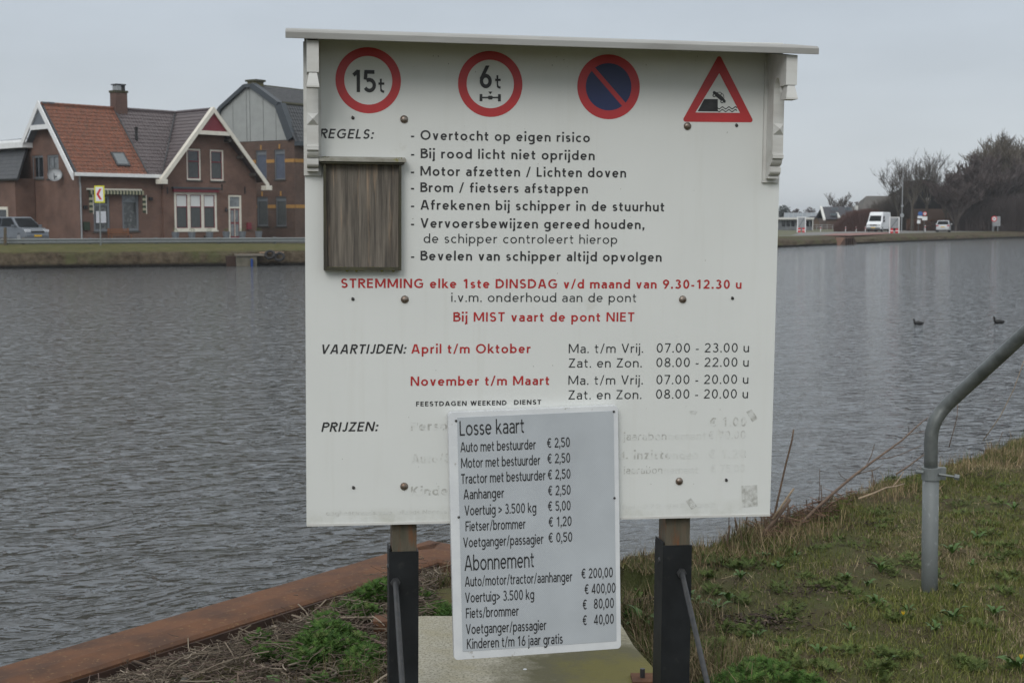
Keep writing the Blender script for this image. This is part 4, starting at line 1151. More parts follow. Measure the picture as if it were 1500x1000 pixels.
# dead stalks, bark and leaf litter between the quay cap and the slab
def litter(name, label, cx, cy, lo, hi, rlo, rhi, cols, zl, bend=.5, nseg=4):
    n = len(cx); V = []; Fc = []; C = []
    az = rng.random(n) * 2 * np.pi; ln = lo + (hi - lo) * rng.random(n) ** 2.2; rd = rlo + (rhi - rlo) * rng.random(n) ** 2
    tilt = rng.normal(0, .22, n); cv = rng.normal(0, bend, n); zz = ground_h(cx, cy) + zl * rng.random(n) ** 1.2 + rd
    K = 4
    P = np.zeros((n, nseg, 3))
    for j in range(nseg):
        t = j / (nseg - 1) - .5
        a2 = az + cv * t
        P[:, j, 0] = cx + np.cos(a2) * ln * t; P[:, j, 1] = cy + np.sin(a2) * ln * t
        P[:, j, 2] = zz + ln * np.sin(tilt) * t + ln * .12 * cv * (t * t)
    P[:, :, 2] = np.maximum(P[:, :, 2], ground_h(P[:, :, 0], P[:, :, 1]) + rd[:, None] * .3)
    side = np.stack([-np.sin(az), np.cos(az), np.zeros(n)], -1)
    up = np.array([0, 0, 1.0])
    V = np.zeros((n, nseg, K, 3))
    for k in range(K):
        q = 2 * np.pi * k / K + .6
        tap = 1 - .35 * np.arange(nseg) / nseg
        V[:, :, k, :] = P + (side[:, None, :] * math.cos(q) + up * math.sin(q)) * (rd[:, None] * tap[None, :])[:, :, None]
    V = V.reshape(-1, 3)
    base = (np.arange(n) * nseg * K)[:, None]
    fs = []
    for j in range(nseg - 1):
        for k in range(K):
            fs.append(np.stack([base[:, 0] + j*K + k, base[:, 0] + j*K + (k+1) % K, base[:, 0] + (j+1)*K + (k+1) % K, base[:, 0] + (j+1)*K + k], -1))
    fs = np.concatenate(fs)
    o = npmesh(name, V, [fs], M['blade'], col=np.repeat(cols, nseg * K, 0), smooth=True)
    return tag(o, label, 'plant litter', kind='stuff')
def zone(n, lim=-.35):
    x, y = scatter(n, -2.6, -.35, 3.9, 8.0)
    s1, s2, s3 = shore(x, y); q = np.maximum(s2, s3)
    k = (q < lim + (rng.random(len(x)) < .1) * .0) & ((x < SL.x - .04) | (y > SL.y + .03))
    return x[k], y[k], q[k]
x, y, q = zone(30000)
cl_ = mixcol([(.12,.097,.072), (.18,.148,.112), (.075,.058,.045), (.28,.235,.185), (.14,.10,.085)], [4, 3, 4, 1.2, 2], len(x))
litter('stalk_litter', 'tangle of dead grey brown stalks between quay and slab', x, y, .03, .16, .0012, .0035, cl_, .085, .9)
x, y, q = zone(620, -.37)
k = (q > -1.5) | (y < 6); x, y = x[k], y[k]
cl_ = mixcol([(.20,.165,.125), (.27,.225,.175), (.14,.105,.08)], [2, 2, 2], len(x))
litter('thick_stalk_litter', 'thicker pale dead stems lying in the tangle', x, y, .12, .42, .0035, .0065, cl_, .07, 1.2, 6)
# litter that spills over the rim of the cap
x, y = scatter(9000, -2.3, -.3, 4.5, 8.2); s1, s2, s3 = shore(x, y); q = np.maximum(s2, s3)
al = (x - QA.x) * qd.x + (y - QA.y) * qd.y
k = (q > -.42) & (q < -.42 + np.clip((al - 1.3) * .06, 0, .09) + (fbm(x, y, 4, 3) - .5) * .2); x, y = x[k], y[k]
cl_ = mixcol([(.10,.078,.058), (.15,.12,.09), (.065,.048,.038), (.24,.20,.155)], [4, 3, 4, 1.2], len(x))
def _gh(f):
    def g2(a, b): 
        z = f(a, b); s1, s2, s3 = shore(a, b); q = np.maximum(s2, s3)
        return np.where((q > -CAPW - .05), CAPZ + .015 - .10 * 0, z)
    return g2
_old = ground_h
ground_h = _gh(_old)
litter('rim_litter', 'dead stalks spilling over the inner rim of the quay cap', x, y, .03, .14, .0012, .003, cl_, .05, .9)
ground_h = _old
# flat brown and grey leaf scraps
def scraps(name, label, x, y, size, cols, zl=.03, cat='leaf litter'):
    n = len(x); z = ground_h(x, y) + zl * rng.random(n)
    az = rng.random(n) * 6.283; t = rng.normal(0, .5, n); s = size * (.4 + rng.random(n))
    ux = np.stack([np.cos(az), np.sin(az), np.sin(t) * .6], -1); vx = np.stack([-np.sin(az) * .6, np.cos(az) * .6, np.cos(az * 3) * .3], -1)
    c = np.stack([x, y, z], -1)
    P = [c - ux * s[:, None], c - ux * .3 * s[:, None] + vx * .5 * s[:, None], c + ux * s[:, None], c + ux * .2 * s[:, None] - vx * .55 * s[:, None]]
    P[1][:, 2] += s * .3; P[3][:, 2] += s * .2
    V = np.stack(P, 1).reshape(-1, 3); b = np.arange(n)[:, None] * 4
    return tag(npmesh(name, V, [np.concatenate([b, b+1, b+2, b+3], 1)], M['blade'], col=np.repeat(cols, 4, 0)), label, cat, kind='stuff')
x, y, q = zone(9000)
scraps('leaf_scrap_litter', 'small brown and grey leaf scraps among the stalks', x, y, .014, mixcol([(.08,.06,.045), (.12,.09,.07), (.05,.04,.034), (.20,.16,.13), (.16,.09,.09)], [4, 3, 3, 1, .7], len(x)), .05)
x, y = scatter(5200, .3, 5.0, 4.5, 11); s1, s2, s3 = shore(x, y); k = (s1 < -.1) & (fbm(x, y, 1.7, 11) < .47) & ~in_slab(x, y); x, y = x[k], y[k]
scraps('lawn_scrap_litter', 'brown scraps and crumbs of soil on bare lawn patches', x, y, .011, mixcol([(.06,.045,.03), (.10,.075,.05), (.035,.028,.02), (.20,.16,.11)], [4, 3, 4, 1], len(x)), .015)
# fine feathery green patches
def feather(name, label, clumps, cols):
    X = []; Y = []; Z = []; S_ = []
    for (a, b_, rx, ry, m_, hh) in clumps:
        p = gp(a, b_, 0); sx = rx / F * p.y * 1.0; sy = ry / F * p.y / math.tan(math.atan2(1.7, p.y))
        r = np.sqrt(rng.random(m_)); t = rng.random(m_) * 6.283
        X.append(p.x + sx * r * np.cos(t)); Y.append(p.y + sy * r * np.sin(t)); Z.append(hh * (1 - r ** 2) * (.35 + .65 * rng.random(m_)) + .005 + (.035 if p.x < SL.x and hh > .02 else 0))
    x = np.concatenate(X); y = np.concatenate(Y); zz = np.concatenate(Z); k_ = ~in_slab(x, y); x, y, zz = x[k_], y[k_], zz[k_]; n = len(x)
    # each sprig: five slim leaflets on a stem
    az = rng.random(n) * 6.283; ln = .012 + .022 * rng.random(n); pit = rng.random(n) * .9
    Vs = []; K = 6
    base = np.stack([x, y, ground_h(x, y) + zz], -1)
    d = np.stack([np.cos(az) * np.cos(pit), np.sin(az) * np.cos(pit), np.sin(pit)], -1)
    s = np.stack([-np.sin(az), np.cos(az), np.zeros(n)], -1)
    for j in range(K):
        t = (j // 2 + 1) / 3.2; sg = 1 if j % 2 else -1
        r0 = base + d * (ln * t)[:, None]; tip = r0 + (s * sg * .55 + d * .5) * (ln * (1.1 - t * .7))[:, None] + np.array([0, 0, .002])
        w = (d * .18) * ln[:, None]
        Vs += [r0 - w * .4, r0 + w, tip]
    V = np.stack(Vs, 1).reshape(-1, 3); m_ = n * K
    f = np.arange(m_ * 3).reshape(-1, 3)
    return tag(npmesh(name, V, [f], M['blade'], col=np.repeat(cols(n), K * 3, 0)), label, 'ground cover', kind='stuff')
gc = lambda n: mixcol([(.055,.115,.022), (.038,.084,.018), (.075,.135,.030), (.090,.115,.038)], [3, 3, 2, 1], n)
feather('feathery_ground_cover', 'feathery bright green weed patches left of the posts',
        [(545, 862, 40, 17, 3800, .07), (560, 850, 24, 15, 2200, .08), (480, 925, 34, 16, 1900, .05), (520, 940, 36, 16, 1400, .04), (470, 900, 26, 8, 500, .03), (400, 955, 26, 10, 450, .03), (505, 877, 30, 6, 500, .03), (535, 892, 22, 8, 700, .04), (470, 945, 42, 24, 3600, .05), (490, 925, 28, 14, 1600, .04), (530, 955, 30, 18, 1100, .04), (450, 965, 25, 14, 900, .04), (520, 975, 30, 14, 900, .03),
         (640, 882, 30, 13, 1800, .05), (655, 890, 14, 10, 800, .05), (630, 832, 16, 6, 400, .03), (620, 868, 14, 8, 500, .03), (470, 998, 22, 6, 300, .03), (1060, 1000, 60, 16, 1000, .035), (1110, 985, 46, 12, 600, .03), (1170, 1003, 40, 8, 400, .03), (930, 885, 16, 10, 500, .04), (380, 930, 20, 8, 260, .03), (600, 840, 10, 6, 300, .03)], gc)
feather('low_ground_cover', 'low dark green clover and moss scattered over the lawn',
        [(random.uniform(1030, 1500), random.uniform(800, 1000), random.uniform(8, 26), random.uniform(3, 8), random.randint(40, 130), .008) for _ in range(60)] +
        [(random.uniform(1150, 1500), random.uniform(700, 800), random.uniform(10, 30), random.uniform(2, 5), random.randint(20, 70), .008) for _ in range(30)],
        lambda n: mixcol([(.088,.122,.034), (.070,.100,.028), (.105,.125,.042)], [3, 3, 1], n))

# broad-leaved rosettes
M['leaf'] = mat('green_leaf', (.070,.130,.028), .5, c2=(.045,.090,.020), scale=40, spec=.3)
M['leaf_young'] = mat('bright_leaf', (.10,.19,.03), .5, c2=(.07,.14,.024), scale=40, spec=.3)
M['petal'] = mat('yellow_petal', (.62,.42,.01), .6)
M['leaf_grey'] = mat('withered_leaf', (.10,.10,.085), .8, c2=(.06,.055,.045), scale=60)
def leafmesh(ln, wd, rise, lobes=0.0):
    mb = MB(); n = 6; vs = []
    for i in range(n + 1):
        t = i / n; x_ = ln * t; z_ = rise * math.sin(t * 2.2) * ln
        w = wd * math.sin(math.pi * min(1, t ** 1.15 * .97 + .03)) ** .7 * (1 - (lobes if i % 2 else 0))
        vs += [(x_, -w, z_ + w * .35), (x_, 0, z_), (x_, w, z_ + w * .35)]
    fs = []
    for i in range(n):
        for j in range(2): fs.append((i*3 + j, i*3 + j + 1, (i+1)*3 + j + 1, (i+1)*3 + j))
    mb.add(vs, fs); return mb
LM = {}
def leaf_data(key, m_, *a):
    if key not in LM:
        o = leafmesh(*a).build('leaf', m_, smooth=True); LM[key] = o.data; bpy.data.objects.remove(o)
    return LM[key]
def rosette(name, label, cat, px_, py_, n, size, kind='weed', group=None, mk='leaf', upright=.35, slim=.16, z=None):
    p = gp(px_, py_, 0.0); zz = float(ground_h(p.x, p.y)) if z is None else z
    t = thing(name, label, cat, loc=(p.x, p.y, zz), group=group)
    for i in range(n):
        d = leaf_data((mk, slim), M[mk], 1.0, slim, .45, .25)
        o = bpy.data.objects.new('leaf', d); COL.objects.link(o); o.parent = t
        s = size * random.uniform(.65, 1.1); o.scale = (s, s, s)
        o.rotation_euler = (random.uniform(-.3, .3), -random.uniform(.05, 1.0) * upright * 1.6, 2 * math.pi * (i + random.random() * .7) / n)
    return t
GW = 'dandelion-like rosettes in the lawn'
RS = [(1050, 895, 9, .075, 'largest leafy rosette on the lawn just right of the dark right post'),
      (1022, 880, 6, .055, 'small leafy rosette tucked close beside the dark right post'),
      (1085, 854, 7, .055, 'grey green rosette on the bare soil behind the right post'),
      (1284, 890, 8, .06, 'leafy rosette in the middle of the lawn by the bare patch'),
      (1290, 842, 8, .06, 'bright rosette left of the handrail foot'),
      (1240, 852, 6, .05, 'small rosette furthest left of the handrail foot among the lawn'),
      (1395, 812, 8, .07, 'tall leafed rosette just right of the handrail post'),
      (1432, 788, 7, .06, 'rosette right of the handrail beside a lying twig'),
      (1395, 915, 9, .09, 'big spreading rosette in front of the handrail foot'),
      (1485, 752, 5, .06, 'small upright weed far right near the frame edge'),
      (1330, 902, 6, .05, 'rosette carrying the yellow flower bud in mid lawn'),
      (1490, 985, 12, .08, 'dense leafy weed in the bottom right corner with a yellow bud'),
      (1200, 965, 6, .05, 'small rosette near the bottom of the lawn'),
      (1140, 838, 6, .05, 'small rosette behind the mossy patch of lawn'),
      (1120, 812, 7, .05, 'flat rosette nearest the bank edge left on the lawn'),
      (1165, 815, 6, .045, 'small flat rosette high on the lawn below the reeds'),
      (1270, 858, 7, .05, 'rosette a hand left of the bright one by the handrail foot'),
      (1010, 870, 6, .06, 'leafy weed peeping out behind the dark right post'),
      (1068, 880, 8, .06, 'leafy rosette between the large one and the bare soil'),
      (1400, 870, 7, .05, 'low rosette right beside the handrail foot'),
      (1425, 830, 6, .05, 'pale rosette up the lawn beyond the handrail'),
      (1370, 935, 8, .06, 'rosette in front of the big spreading one'),
      (1455, 905, 7, .06, 'rosette at the right side of the lawn below the handrail'),
      (1245, 925, 6, .045, 'small rosette left of the yellow flower bud'),
      (1110, 935, 6, .045, 'small rosette on the bare dark patch by the right post'),
      (1300, 975, 6, .05, 'rosette near the bottom edge in the middle of the lawn')]
for (a, b_, n, s, lb) in RS:
    rosette('weed_rosette', lb, 'weed', a, b_, n, s, group=GW)
rosette('weed_rosette', 'bright upright leaves growing just right of the price sign', 'weed', 935, 838, 7, .10, mk='leaf_young', upright=.7, slim=.13)
rosette('weed_rosette', 'dull green dock leaves low between price sign and right post', 'weed', 935, 895, 7, .10, upright=.45, slim=.2)
rosette('broad_leaf', 'single broad green leaf poking up at the bottom edge left', 'leaf', 331, 1004, 2, .085, mk='leaf_young', upright=.9, slim=.24)
rosette('broad_leaf', 'broad flat green leaves at the bottom edge below the feathery patch', 'leaf', 405, 1003, 4, .085, mk='leaf', upright=.2, slim=.34)
rosette('broad_leaf', 'small green leaf sticking up by the quay cap at the bottom left', 'leaf', 148, 1000, 2, .05, mk='leaf_young', upright=.9, slim=.22)
rosette('withered_leaf', 'grey withered leaf lying in the dead stalks near the quay cap', 'leaf', 262, 995, 2, .08, mk='leaf_grey', upright=.2, slim=.36)
for (a, b_, z_, lb) in [(1323, 901, .045, 'yellow flower bud in the middle of the lawn'), (1496, 965, .07, 'yellow flower bud at the bottom right corner of the lawn')]:
    p = gp(a, b_, z_); g0 = float(ground_h(p.x, p.y))
    t = thing('yellow_flower', lb, 'flower', loc=(p.x, p.y, g0), group='yellow flower buds')
    hz = p.z - g0
    MB().tube([(0, .01, 0), (0, 0, hz * .6), (0, 0, hz)], .0016, 5).build('stem', M['leaf'], t)
    mb = MB()
    for i in range(9):
        q = i * .698; mb.add([(0, 0, hz), (.006 * math.cos(q - .3), .006 * math.sin(q - .3), hz + .010), (.009 * math.cos(q), .009 * math.sin(q), hz + .020), (.006 * math.cos(q + .3), .006 * math.sin(q + .3), hz + .010)], [(0, 1, 2, 3)])
    mb.build('bloom', M['petal'], t)
# ------------------------------------------------------------------ dead canes and branches along the bank
M['cane'] = mat('dead_cane', (.16,.105,.07), .8, c2=(.09,.06,.042), scale=30)
M['cane_pale'] = mat('pale_broken_cane', (.36,.28,.19), .8, c2=(.24,.17,.11), scale=30)
def cane(name, label, pts, r0, r1, Y0, Y1, mt='cane', twigs=(), grp=None):
    n = len(pts); P = [wp(p[0], p[1], Y0 + (Y1 - Y0) * i / (n - 1)) for i, p in enumerate(pts)]
    b = P[0].copy()
    t = thing(name, label, 'branch', loc=b, group=grp)
    MB().tube([p - b for p in P], [r0 + (r1 - r0) * i / (n - 1) for i in range(n)], 7).build('stem', M[mt], t, smooth=True)
    for tw in twigs:
        tp, rr = tw[:-1], tw[-1]
        Q = [wp(p[0], p[1], Y0 + (Y1 - Y0) * tp[0][2] + .03 * j * math.sin(tp[0][0])) for j, p in enumerate(tp)]
        MB().tube([p - b for p in Q], [rr * (1 - .6 * j / len(Q)) for j in range(len(Q))], 5).build('twig', M[mt], t)
Yb = gp(1130, 778, 0).y
cane('dead_cane', 'tall thin reddish cane standing upright right beside the board', [(1129, 790), (1133, 760), (1143, 715), (1151, 680), (1160, 645), (1162.5, 629)], .0065, .0045, Yb, Yb)
cane('dead_cane', 'thick snapped cane with a pale split end leaning by the board', [(1108, 792), (1130, 768), (1148, 745), (1157, 731)], .011, .009, Yb - .1, Yb)
cane('dead_cane', 'pale split end of the snapped cane beside the board', [(1132, 760), (1147, 738), (1158, 722), (1163, 715)], .007, .005, Yb - .06, Yb - .04, 'cane_pale')
cane('dead_branch', 'long dead branch with fine twigs slanting up over the water towards the handrail', [(1168, 772), (1195, 745), (1225, 718), (1250, 697), (1275, 678), (1300, 660), (1322, 644), (1340, 627), (1352, 617), (1360, 611)], .010, .003, Yb + .1, Yb + 1.5,
     twigs=[[(1269, 682, .5), (1276, 668), (1280, 655), (1281, 650), .003], [(1250, 697, .4), (1262, 692), (1280, 688), (1294, 680), .003], [(1304, 657, .7), (1318, 655), (1326, 654), .0028], [(1329, 637, .8), (1342, 634), (1354, 631), .0028], [(1242, 703, .35), (1232, 697), (1228, 690), .0025], [(1284, 672, .55), (1305, 670), (1325, 663), (1350, 652), .003], [(1330, 636, .85), (1331, 628), (1330, 624), .0022]])
cane('dead_branch', 'thin grey twig curving low over the grass left of the handrail', [(1258, 730), (1280, 722), (1298, 714), (1312, 712), (1325, 708)], .006, .003, Yb + .2, Yb + .8, 'cane_pale', twigs=[[(1308, 712, .8), (1318, 700), (1324, 690), .003]])
cane('dead_branch', 'reddish twig slanting up behind the handrail post', [(1313, 694), (1330, 683), (1350, 668), (1368, 658)], .006, .003, Yb + 1.3, Yb + 1.8)
cane('dead_cane', 'short bent twig rising from the dead reed stubs at the water edge', [(1146, 775), (1153, 755), (1158, 742)], .006, .004, Yb, Yb)
cane('dead_cane', 'thin pale reed standing right of the handrail post', [(1390, 655), (1397, 630), (1402, 610), (1403, 590)], .003, .002, 9.2, 9.2)
cane('dead_cane', 'long thin straw arching beside the bent handrail', [(1440, 645), (1465, 610), (1485, 570), (1500, 528)], .003, .002, 9.4, 9.2, 'cane_pale')
cane('fallen_twig', 'straight brown twig lying on the grass right of the handrail', [(1393, 775), (1415, 777), (1442, 780)], .004, .003, gp(1400, 776).y, gp(1442, 780).y)
cane('fallen_twig', 'pale twig lying on the grass further up the bank', [(1424, 737), (1440, 738), (1455, 739)], .005, .004, gp(1430, 738).y, gp(1450, 739).y, 'cane_pale')
# reed stubs: too many and too small to count
n = 520; x, y = scatter(n * 14, .6, 6, 6.5, 13); s1, s2, s3 = shore(x, y)
den = np.exp(-((x - 1.62) / .32) ** 2) * .95 + .10
k = (s1 > -.10) & (s1 < .22) & (rng.random(len(x)) < den); x, y = x[k], y[k]; n = len(x)
mb = MB()
for i in range(n):
    h_ = random.uniform(.03, .13) if random.random() < .9 else random.uniform(.15, .3); a = random.gauss(0, .25); b_ = random.gauss(0, .25); z0 = float(ground_h(x[i], y[i])) - .03
    mb.tube([(x[i], y[i], z0), (x[i] + a * h_, y[i] + b_ * h_, z0 + h_ + .03)], random.uniform(.0018, .0045), 4)
tag(mb.build('reed_stubble', M['cane']), 'brown stubble of cut reed stems along the bank edge', 'reeds', kind='stuff')
x, y = scatter(9000, .6, 3.2, 6.6, 9); s1, s2, s3 = shore(x, y); k = (np.abs(s1 + .02) < .16) & (rng.random(len(x)) < np.exp(-((x - 1.7) / .30) ** 2)); x, y = x[k], y[k]
litter('reed_litter', 'heap of reddish broken reed at the water edge', x, y, .04, .16, .0018, .004, mixcol([(.17,.10,.07), (.12,.075,.055), (.24,.16,.11)], [3, 3, 1], len(x)), .07, .5)
x, y = scatter(1500, .6, 5, 4.8, 11); s1, _, _ = shore(x, y); k = (s1 < -.1) & ~in_slab(x, y); x, y = x[k], y[k]
litter('straw_litter', 'loose bits of straw lying on the lawn', x, y, .02, .10, .001, .002, mixcol([(.30,.24,.15), (.18,.14,.09), (.08,.06,.045)], [2, 3, 3], len(x)), .02, .6)

X = []; Y = []
for (a, b_, r, m_) in ((1095, 912, .10, 260), (1130, 905, .08, 160), (1180, 876, .10, 120), (1118, 920, .07, 140), (930, 862, .05, 260), (1275, 772, .07, 90), (1430, 700, .1, 80)):
    p = gp(a, b_, 0); X.append(p.x + rng.normal(0, r, m_)); Y.append(p.y + rng.normal(0, r * .6, m_))
x = np.concatenate(X); y = np.concatenate(Y); k = ~in_slab(x, y); x, y = x[k], y[k]
scraps('soil_crumb_litter', 'dark crumbs of dug up soil and dead leaves on the lawn', x, y, .013, mixcol([(.06,.045,.036), (.09,.068,.05), (.04,.03,.026), (.14,.105,.075)], [4, 3, 4, 1], len(x)), .025)
# ------------------------------------------------------------------ far shore: one land sheet following the bend of the canal
def wl(px, py): p = gp(px, py, WATER_Z); return Vector((p.x, p.y))
P0, P1, P2, P3, P4 = wl(0, 393.5), wl(445, 388.5), wl(1140, 362.8), wl(1300, 355.6), wl(1500, 348.2)
bank = [P0 + (P0 - P1) * 9, P0 + (P0 - P1) * 2, P0]
bank += [P0.lerp(P1, t) for t in (.25, .5, .75)] + [P1]
d1 = (P1 - P0).normalized()
c1_ = P1 + d1 * 14
bank += [P1 + d1 * 5, P1 + d1 * 10]
bank += [P1 + d1 * 16 + (P2 - (P1 + d1 * 16)) * t for t in (.12, .35, .6, .85)] + [P2]
bank += [P2.lerp(P3, t) for t in (.33, .66)] + [P3] + [P3.lerp(P4, t) for t in (.25, .5, .75)] + [P4]
d4 = (P4 - P3).normalized()
bank += [P4 + d4 * 40, P4 + d4 * 120, P4 + d4 * 600]
# resample densely with small wobble
bp = []
for i in range(len(bank) - 1):
    a, b = bank[i], bank[i+1]; n = max(1, min(60, int((b - a).length / 1.5)))
    for k in range(n): bp.append(a.lerp(b, k / n))
bp.append(bank[-1])
nb = []
for i, p in enumerate(bp):
    t = (bp[min(i+1, len(bp)-1)] - bp[max(i-1, 0)]).normalized(); nb.append(Vector((-t.y, t.x)))
for _ in range(6): nb = [(nb[max(i-1, 0)] + nb[i] + nb[min(i+1, len(nb)-1)]).normalized() for i in range(len(nb))]
LW_ = .15; RW_ = -.30
def land_z(x):            # the land lies a little higher on the left
    t = min(1, max(0, (x + 20) / 60)); return LW_ + (RW_ - LW_) * t
PROF = [(-.25, -1.9, 0), (0, WATER_Z + .02, 0), (.12, -.92, .08), (.35, -.55, .1), (.55, -.40, .08), (1.0, -.32, .05), (2.2, -.20, .04), (3.8, -.08, .03), (5.0, -.03, 0)]
vs = []
for i, p in enumerate(bp):
    lz = land_z(p.x)
    for j, (o, z, r) in enumerate(PROF):
        q = p + nb[i] * (o + random.uniform(-1, 1) * r)
        vs.append((q.x, q.y, WATER_Z + (z - WATER_Z) * (lz - WATER_Z) / (-WATER_Z) + random.uniform(-1, 1) * r * .6))
k = len(PROF); fs = [(i*k + j, (i+1)*k + j, (i+1)*k + j + 1, i*k + j + 1) for i in range(len(bp) - 1) for j in range(k - 1)]
def bank_mat():
    m, nt, b = _new('far_bank_earth'); N, L = nodes(nt)
    t = N('ShaderNodeTexCoord'); s = N('ShaderNodeSeparateXYZ'); L(t.outputs['Object'], s.inputs[0])
    def noise(sc, d=6):
        n = N('ShaderNodeTexNoise'); n.inputs['Scale'].default_value = sc; n.inputs['Detail'].default_value = d; n.inputs['Roughness'].default_value = .7; L(t.outputs['Object'], n.inputs['Vector']); return n.outputs[0]
    def rr(v, lo, hi):
        r = N('ShaderNodeMapRange'); r.inputs[1].default_value = lo; r.inputs[2].default_value = hi; L(v, r.inputs[0]); return r.outputs[0]
    def mixc(f, a, c):
        x = N('ShaderNodeMix', data_type='RGBA'); L(f, x.inputs[0])
        for i, v in ((6, a), (7, c)):
            if isinstance(v, tuple): x.inputs[i].default_value = c4(v)
            else: L(v, x.inputs[i])
        return x.outputs[2]
    earth = mixc(rr(noise(2.2), .35, .65), (.045, .034, .023), (.11, .088, .060))
    earth = mixc(rr(noise(.35), .5, .7), earth, (.075, .085, .035))
    wet = mixc(rr(s.outputs[2], WATER_Z + .28, WATER_Z + .12), earth, (.012, .011, .010))
    grass = mixc(rr(noise(1.3), .35, .7), (.080, .082, .032), (.125, .112, .052))
    ad = N('ShaderNodeMath', operation='MULTIPLY_ADD'); L(noise(1.0), ad.inputs[0]); ad.inputs[1].default_value = .35; L(s.outputs[2], ad.inputs[2])
    a = mixc(rr(ad.outputs[0], -.20, -.06), wet, grass)
    L(a, b.inputs['Base Color']); b.inputs['Roughness'].default_value = .95; b.inputs['Specular IOR Level'].default_value = .1
    bp_ = N('ShaderNodeBump'); bp_.inputs['Strength'].default_value = 1; bp_.inputs['Distance'].default_value = .15
    L(noise(3.5), bp_.inputs['Height']); L(bp_.outputs[0], b.inputs['Normal'])
    return m
M['far_bank'] = bank_mat()
tag(MB().add(vs, fs).build('bank', M['far_bank']), kind='structure')
# level land behind, to the horizon
M['land'] = mat('far_grassland', (.075,.082,.035), .95, c2=(.10,.095,.05), scale=.25)
vs = []
for i, p in enumerate(bp):
    lz = land_z(p.x); a = p + nb[i] * 4.9; vs.append((a.x, a.y, lz - .035))
n = len(bp)
cen = Vector((0, 2500)); far = []
for i, p in enumerate(bp):
    ang = math.atan2(p.x, p.y); ang = max(-1.2, min(1.2, ang * 1.0)); far.append((math.sin(ang) * 3400, math.cos(ang) * 3400, land_z(p.x) - .035))
vs += far
tag(MB().add(vs, [(i, i+1, n+i+1, n+i) for i in range(n-1)]).build('land', M['land']), kind='structure')
# the road along the bank
def strip(name, o0, o1, i0, i1, dz, mt, kind='structure'):
    vs = []
    for i in range(i0, i1):
        lz = land_z(bp[i].x) + dz
        for o in (o0, o1): q = bp[i] + nb[i] * o; vs.append((q.x, q.y, lz))
    n = i1 - i0
    return tag(MB().add(vs, [(2*i, 2*i+2, 2*i+3, 2*i+1) for i in range(n-1)]).build(name, mt), kind=kind)
M['asphalt'] = mat('pale_asphalt', (.17,.165,.155), .9, c2=(.14,.135,.128), scale=.8)
M['asphalt_red'] = mat('red_asphalt', (.21,.105,.085), .9, c2=(.17,.085,.07), scale=1.2)
M['road_paint'] = mat('worn_road_paint', (.5,.5,.48), .8)
iR = max(i for i, p in enumerate(bp) if p.x < 22)
strip('road', 6.2, 12.5, 0, iR, .006, M['asphalt'])
strip('road', 7.0, 22.0, iR - 1, len(bp), .006, M['asphalt'])
def far_poly(name, pix, mt, z, kind='structure'):
    pts = [gp(a, b, z) for a, b in pix]
    return tag(MB().add([(p.x, p.y, z) for p in pts], [tuple(range(len(pts)))]).build(name, mt), kind=kind)
far_poly('red_road', [(1200, 345.0), (1222, 342.0), (1300, 340.2), (1310, 341.2), (1290, 343.2), (1245, 345.2)], M['asphalt_red'], RW_ + .014)

# ------------------------------------------------------------------ buildings on the left bank
def clip_poly(poly, clip):
    """clip polygon against a convex counter-clockwise polygon"""
    out = poly
    for i in range(len(clip)):
        a, b = clip[i], clip[(i+1) % len(clip)]; inp = out; out = []
        def side(p): return (b[0]-a[0])*(p[1]-a[1]) - (b[1]-a[1])*(p[0]-a[0])
        for j in range(len(inp)):
            p, q = inp[j], inp[(j+1) % len(inp)]; sp, sq = side(p), side(q)
            if sp >= -1e-9: out.append(p)
            if (sp > 0 and sq < 0) or (sp < 0 and sq > 0):
                t = sp / (sp - sq); out.append((p[0] + (q[0]-p[0])*t, p[1] + (q[1]-p[1])*t))
        if len(out) < 3: return []
    return out
def wall(poly, holes, to3, depth=.14):
    """a convex wall outline with rectangular openings and reveals; to3 maps (u,z,d) to a point, d = depth into the house"""
    mb = MB()
    us = sorted(set([min(p[0] for p in poly), max(p[0] for p in poly)] + [h[0] for h in holes] + [h[1] for h in holes]))
    zs = sorted(set([min(p[1] for p in poly), max(p[1] for p in poly)] + [h[2] for h in holes] + [h[3] for h in holes]))
    for i in range(len(us) - 1):
        for j in range(len(zs) - 1):
            cu, cz = (us[i] + us[i+1]) / 2, (zs[j] + zs[j+1]) / 2
            if any(h[0] < cu < h[1] and h[2] < cz < h[3] for h in holes): continue
            c = clip_poly([(us[i], zs[j]), (us[i+1], zs[j]), (us[i+1], zs[j+1]), (us[i], zs[j+1])], poly)
            if len(c) >= 3: mb.add([to3(p[0], p[1], 0) for p in c], [tuple(range(len(c)))])
    for (a, b, c, d) in holes:
        for (p, q) in (((a, c), (a, d)), ((a, d), (b, d)), ((b, d), (b, c)), ((b, c), (a, c))):
            mb.add([to3(p[0], p[1], 0), to3(q[0], q[1], 0), to3(q[0], q[1], depth), to3(p[0], p[1], depth)], [(0, 1, 2, 3)])
    return mb
M['glass'] = mat('dark_window_glass', (.018,.022,.026), .08, spec=.8)
M['glass_bright'] = mat('net_curtained_pane', (.22,.24,.25), .25, c2=(.12,.13,.14), scale=3)
M['blind'] = mat('white_blind', (.62,.64,.63), .6)
M['curtain'] = mat('grey_curtain', (.085,.095,.095), .5, c2=(.045,.05,.052), scale=6, stretch=(6,6,.6))
M['blue_curtain'] = mat('blue_grey_blind', (.085,.105,.15), .6, c2=(.07,.085,.12), scale=4)
M['cream'] = mat('cream_paint', (.68,.65,.57), .5, c2=(.60,.57,.49), scale=3)
M['white'] = mat('white_paint', (.74,.75,.75), .5, c2=(.66,.67,.67), scale=3)
M['maroon'] = mat('maroon_paint', (.16,.018,.028), .5)
M['greypaint'] = mat('grey_blue_paint', (.14,.155,.17), .55)
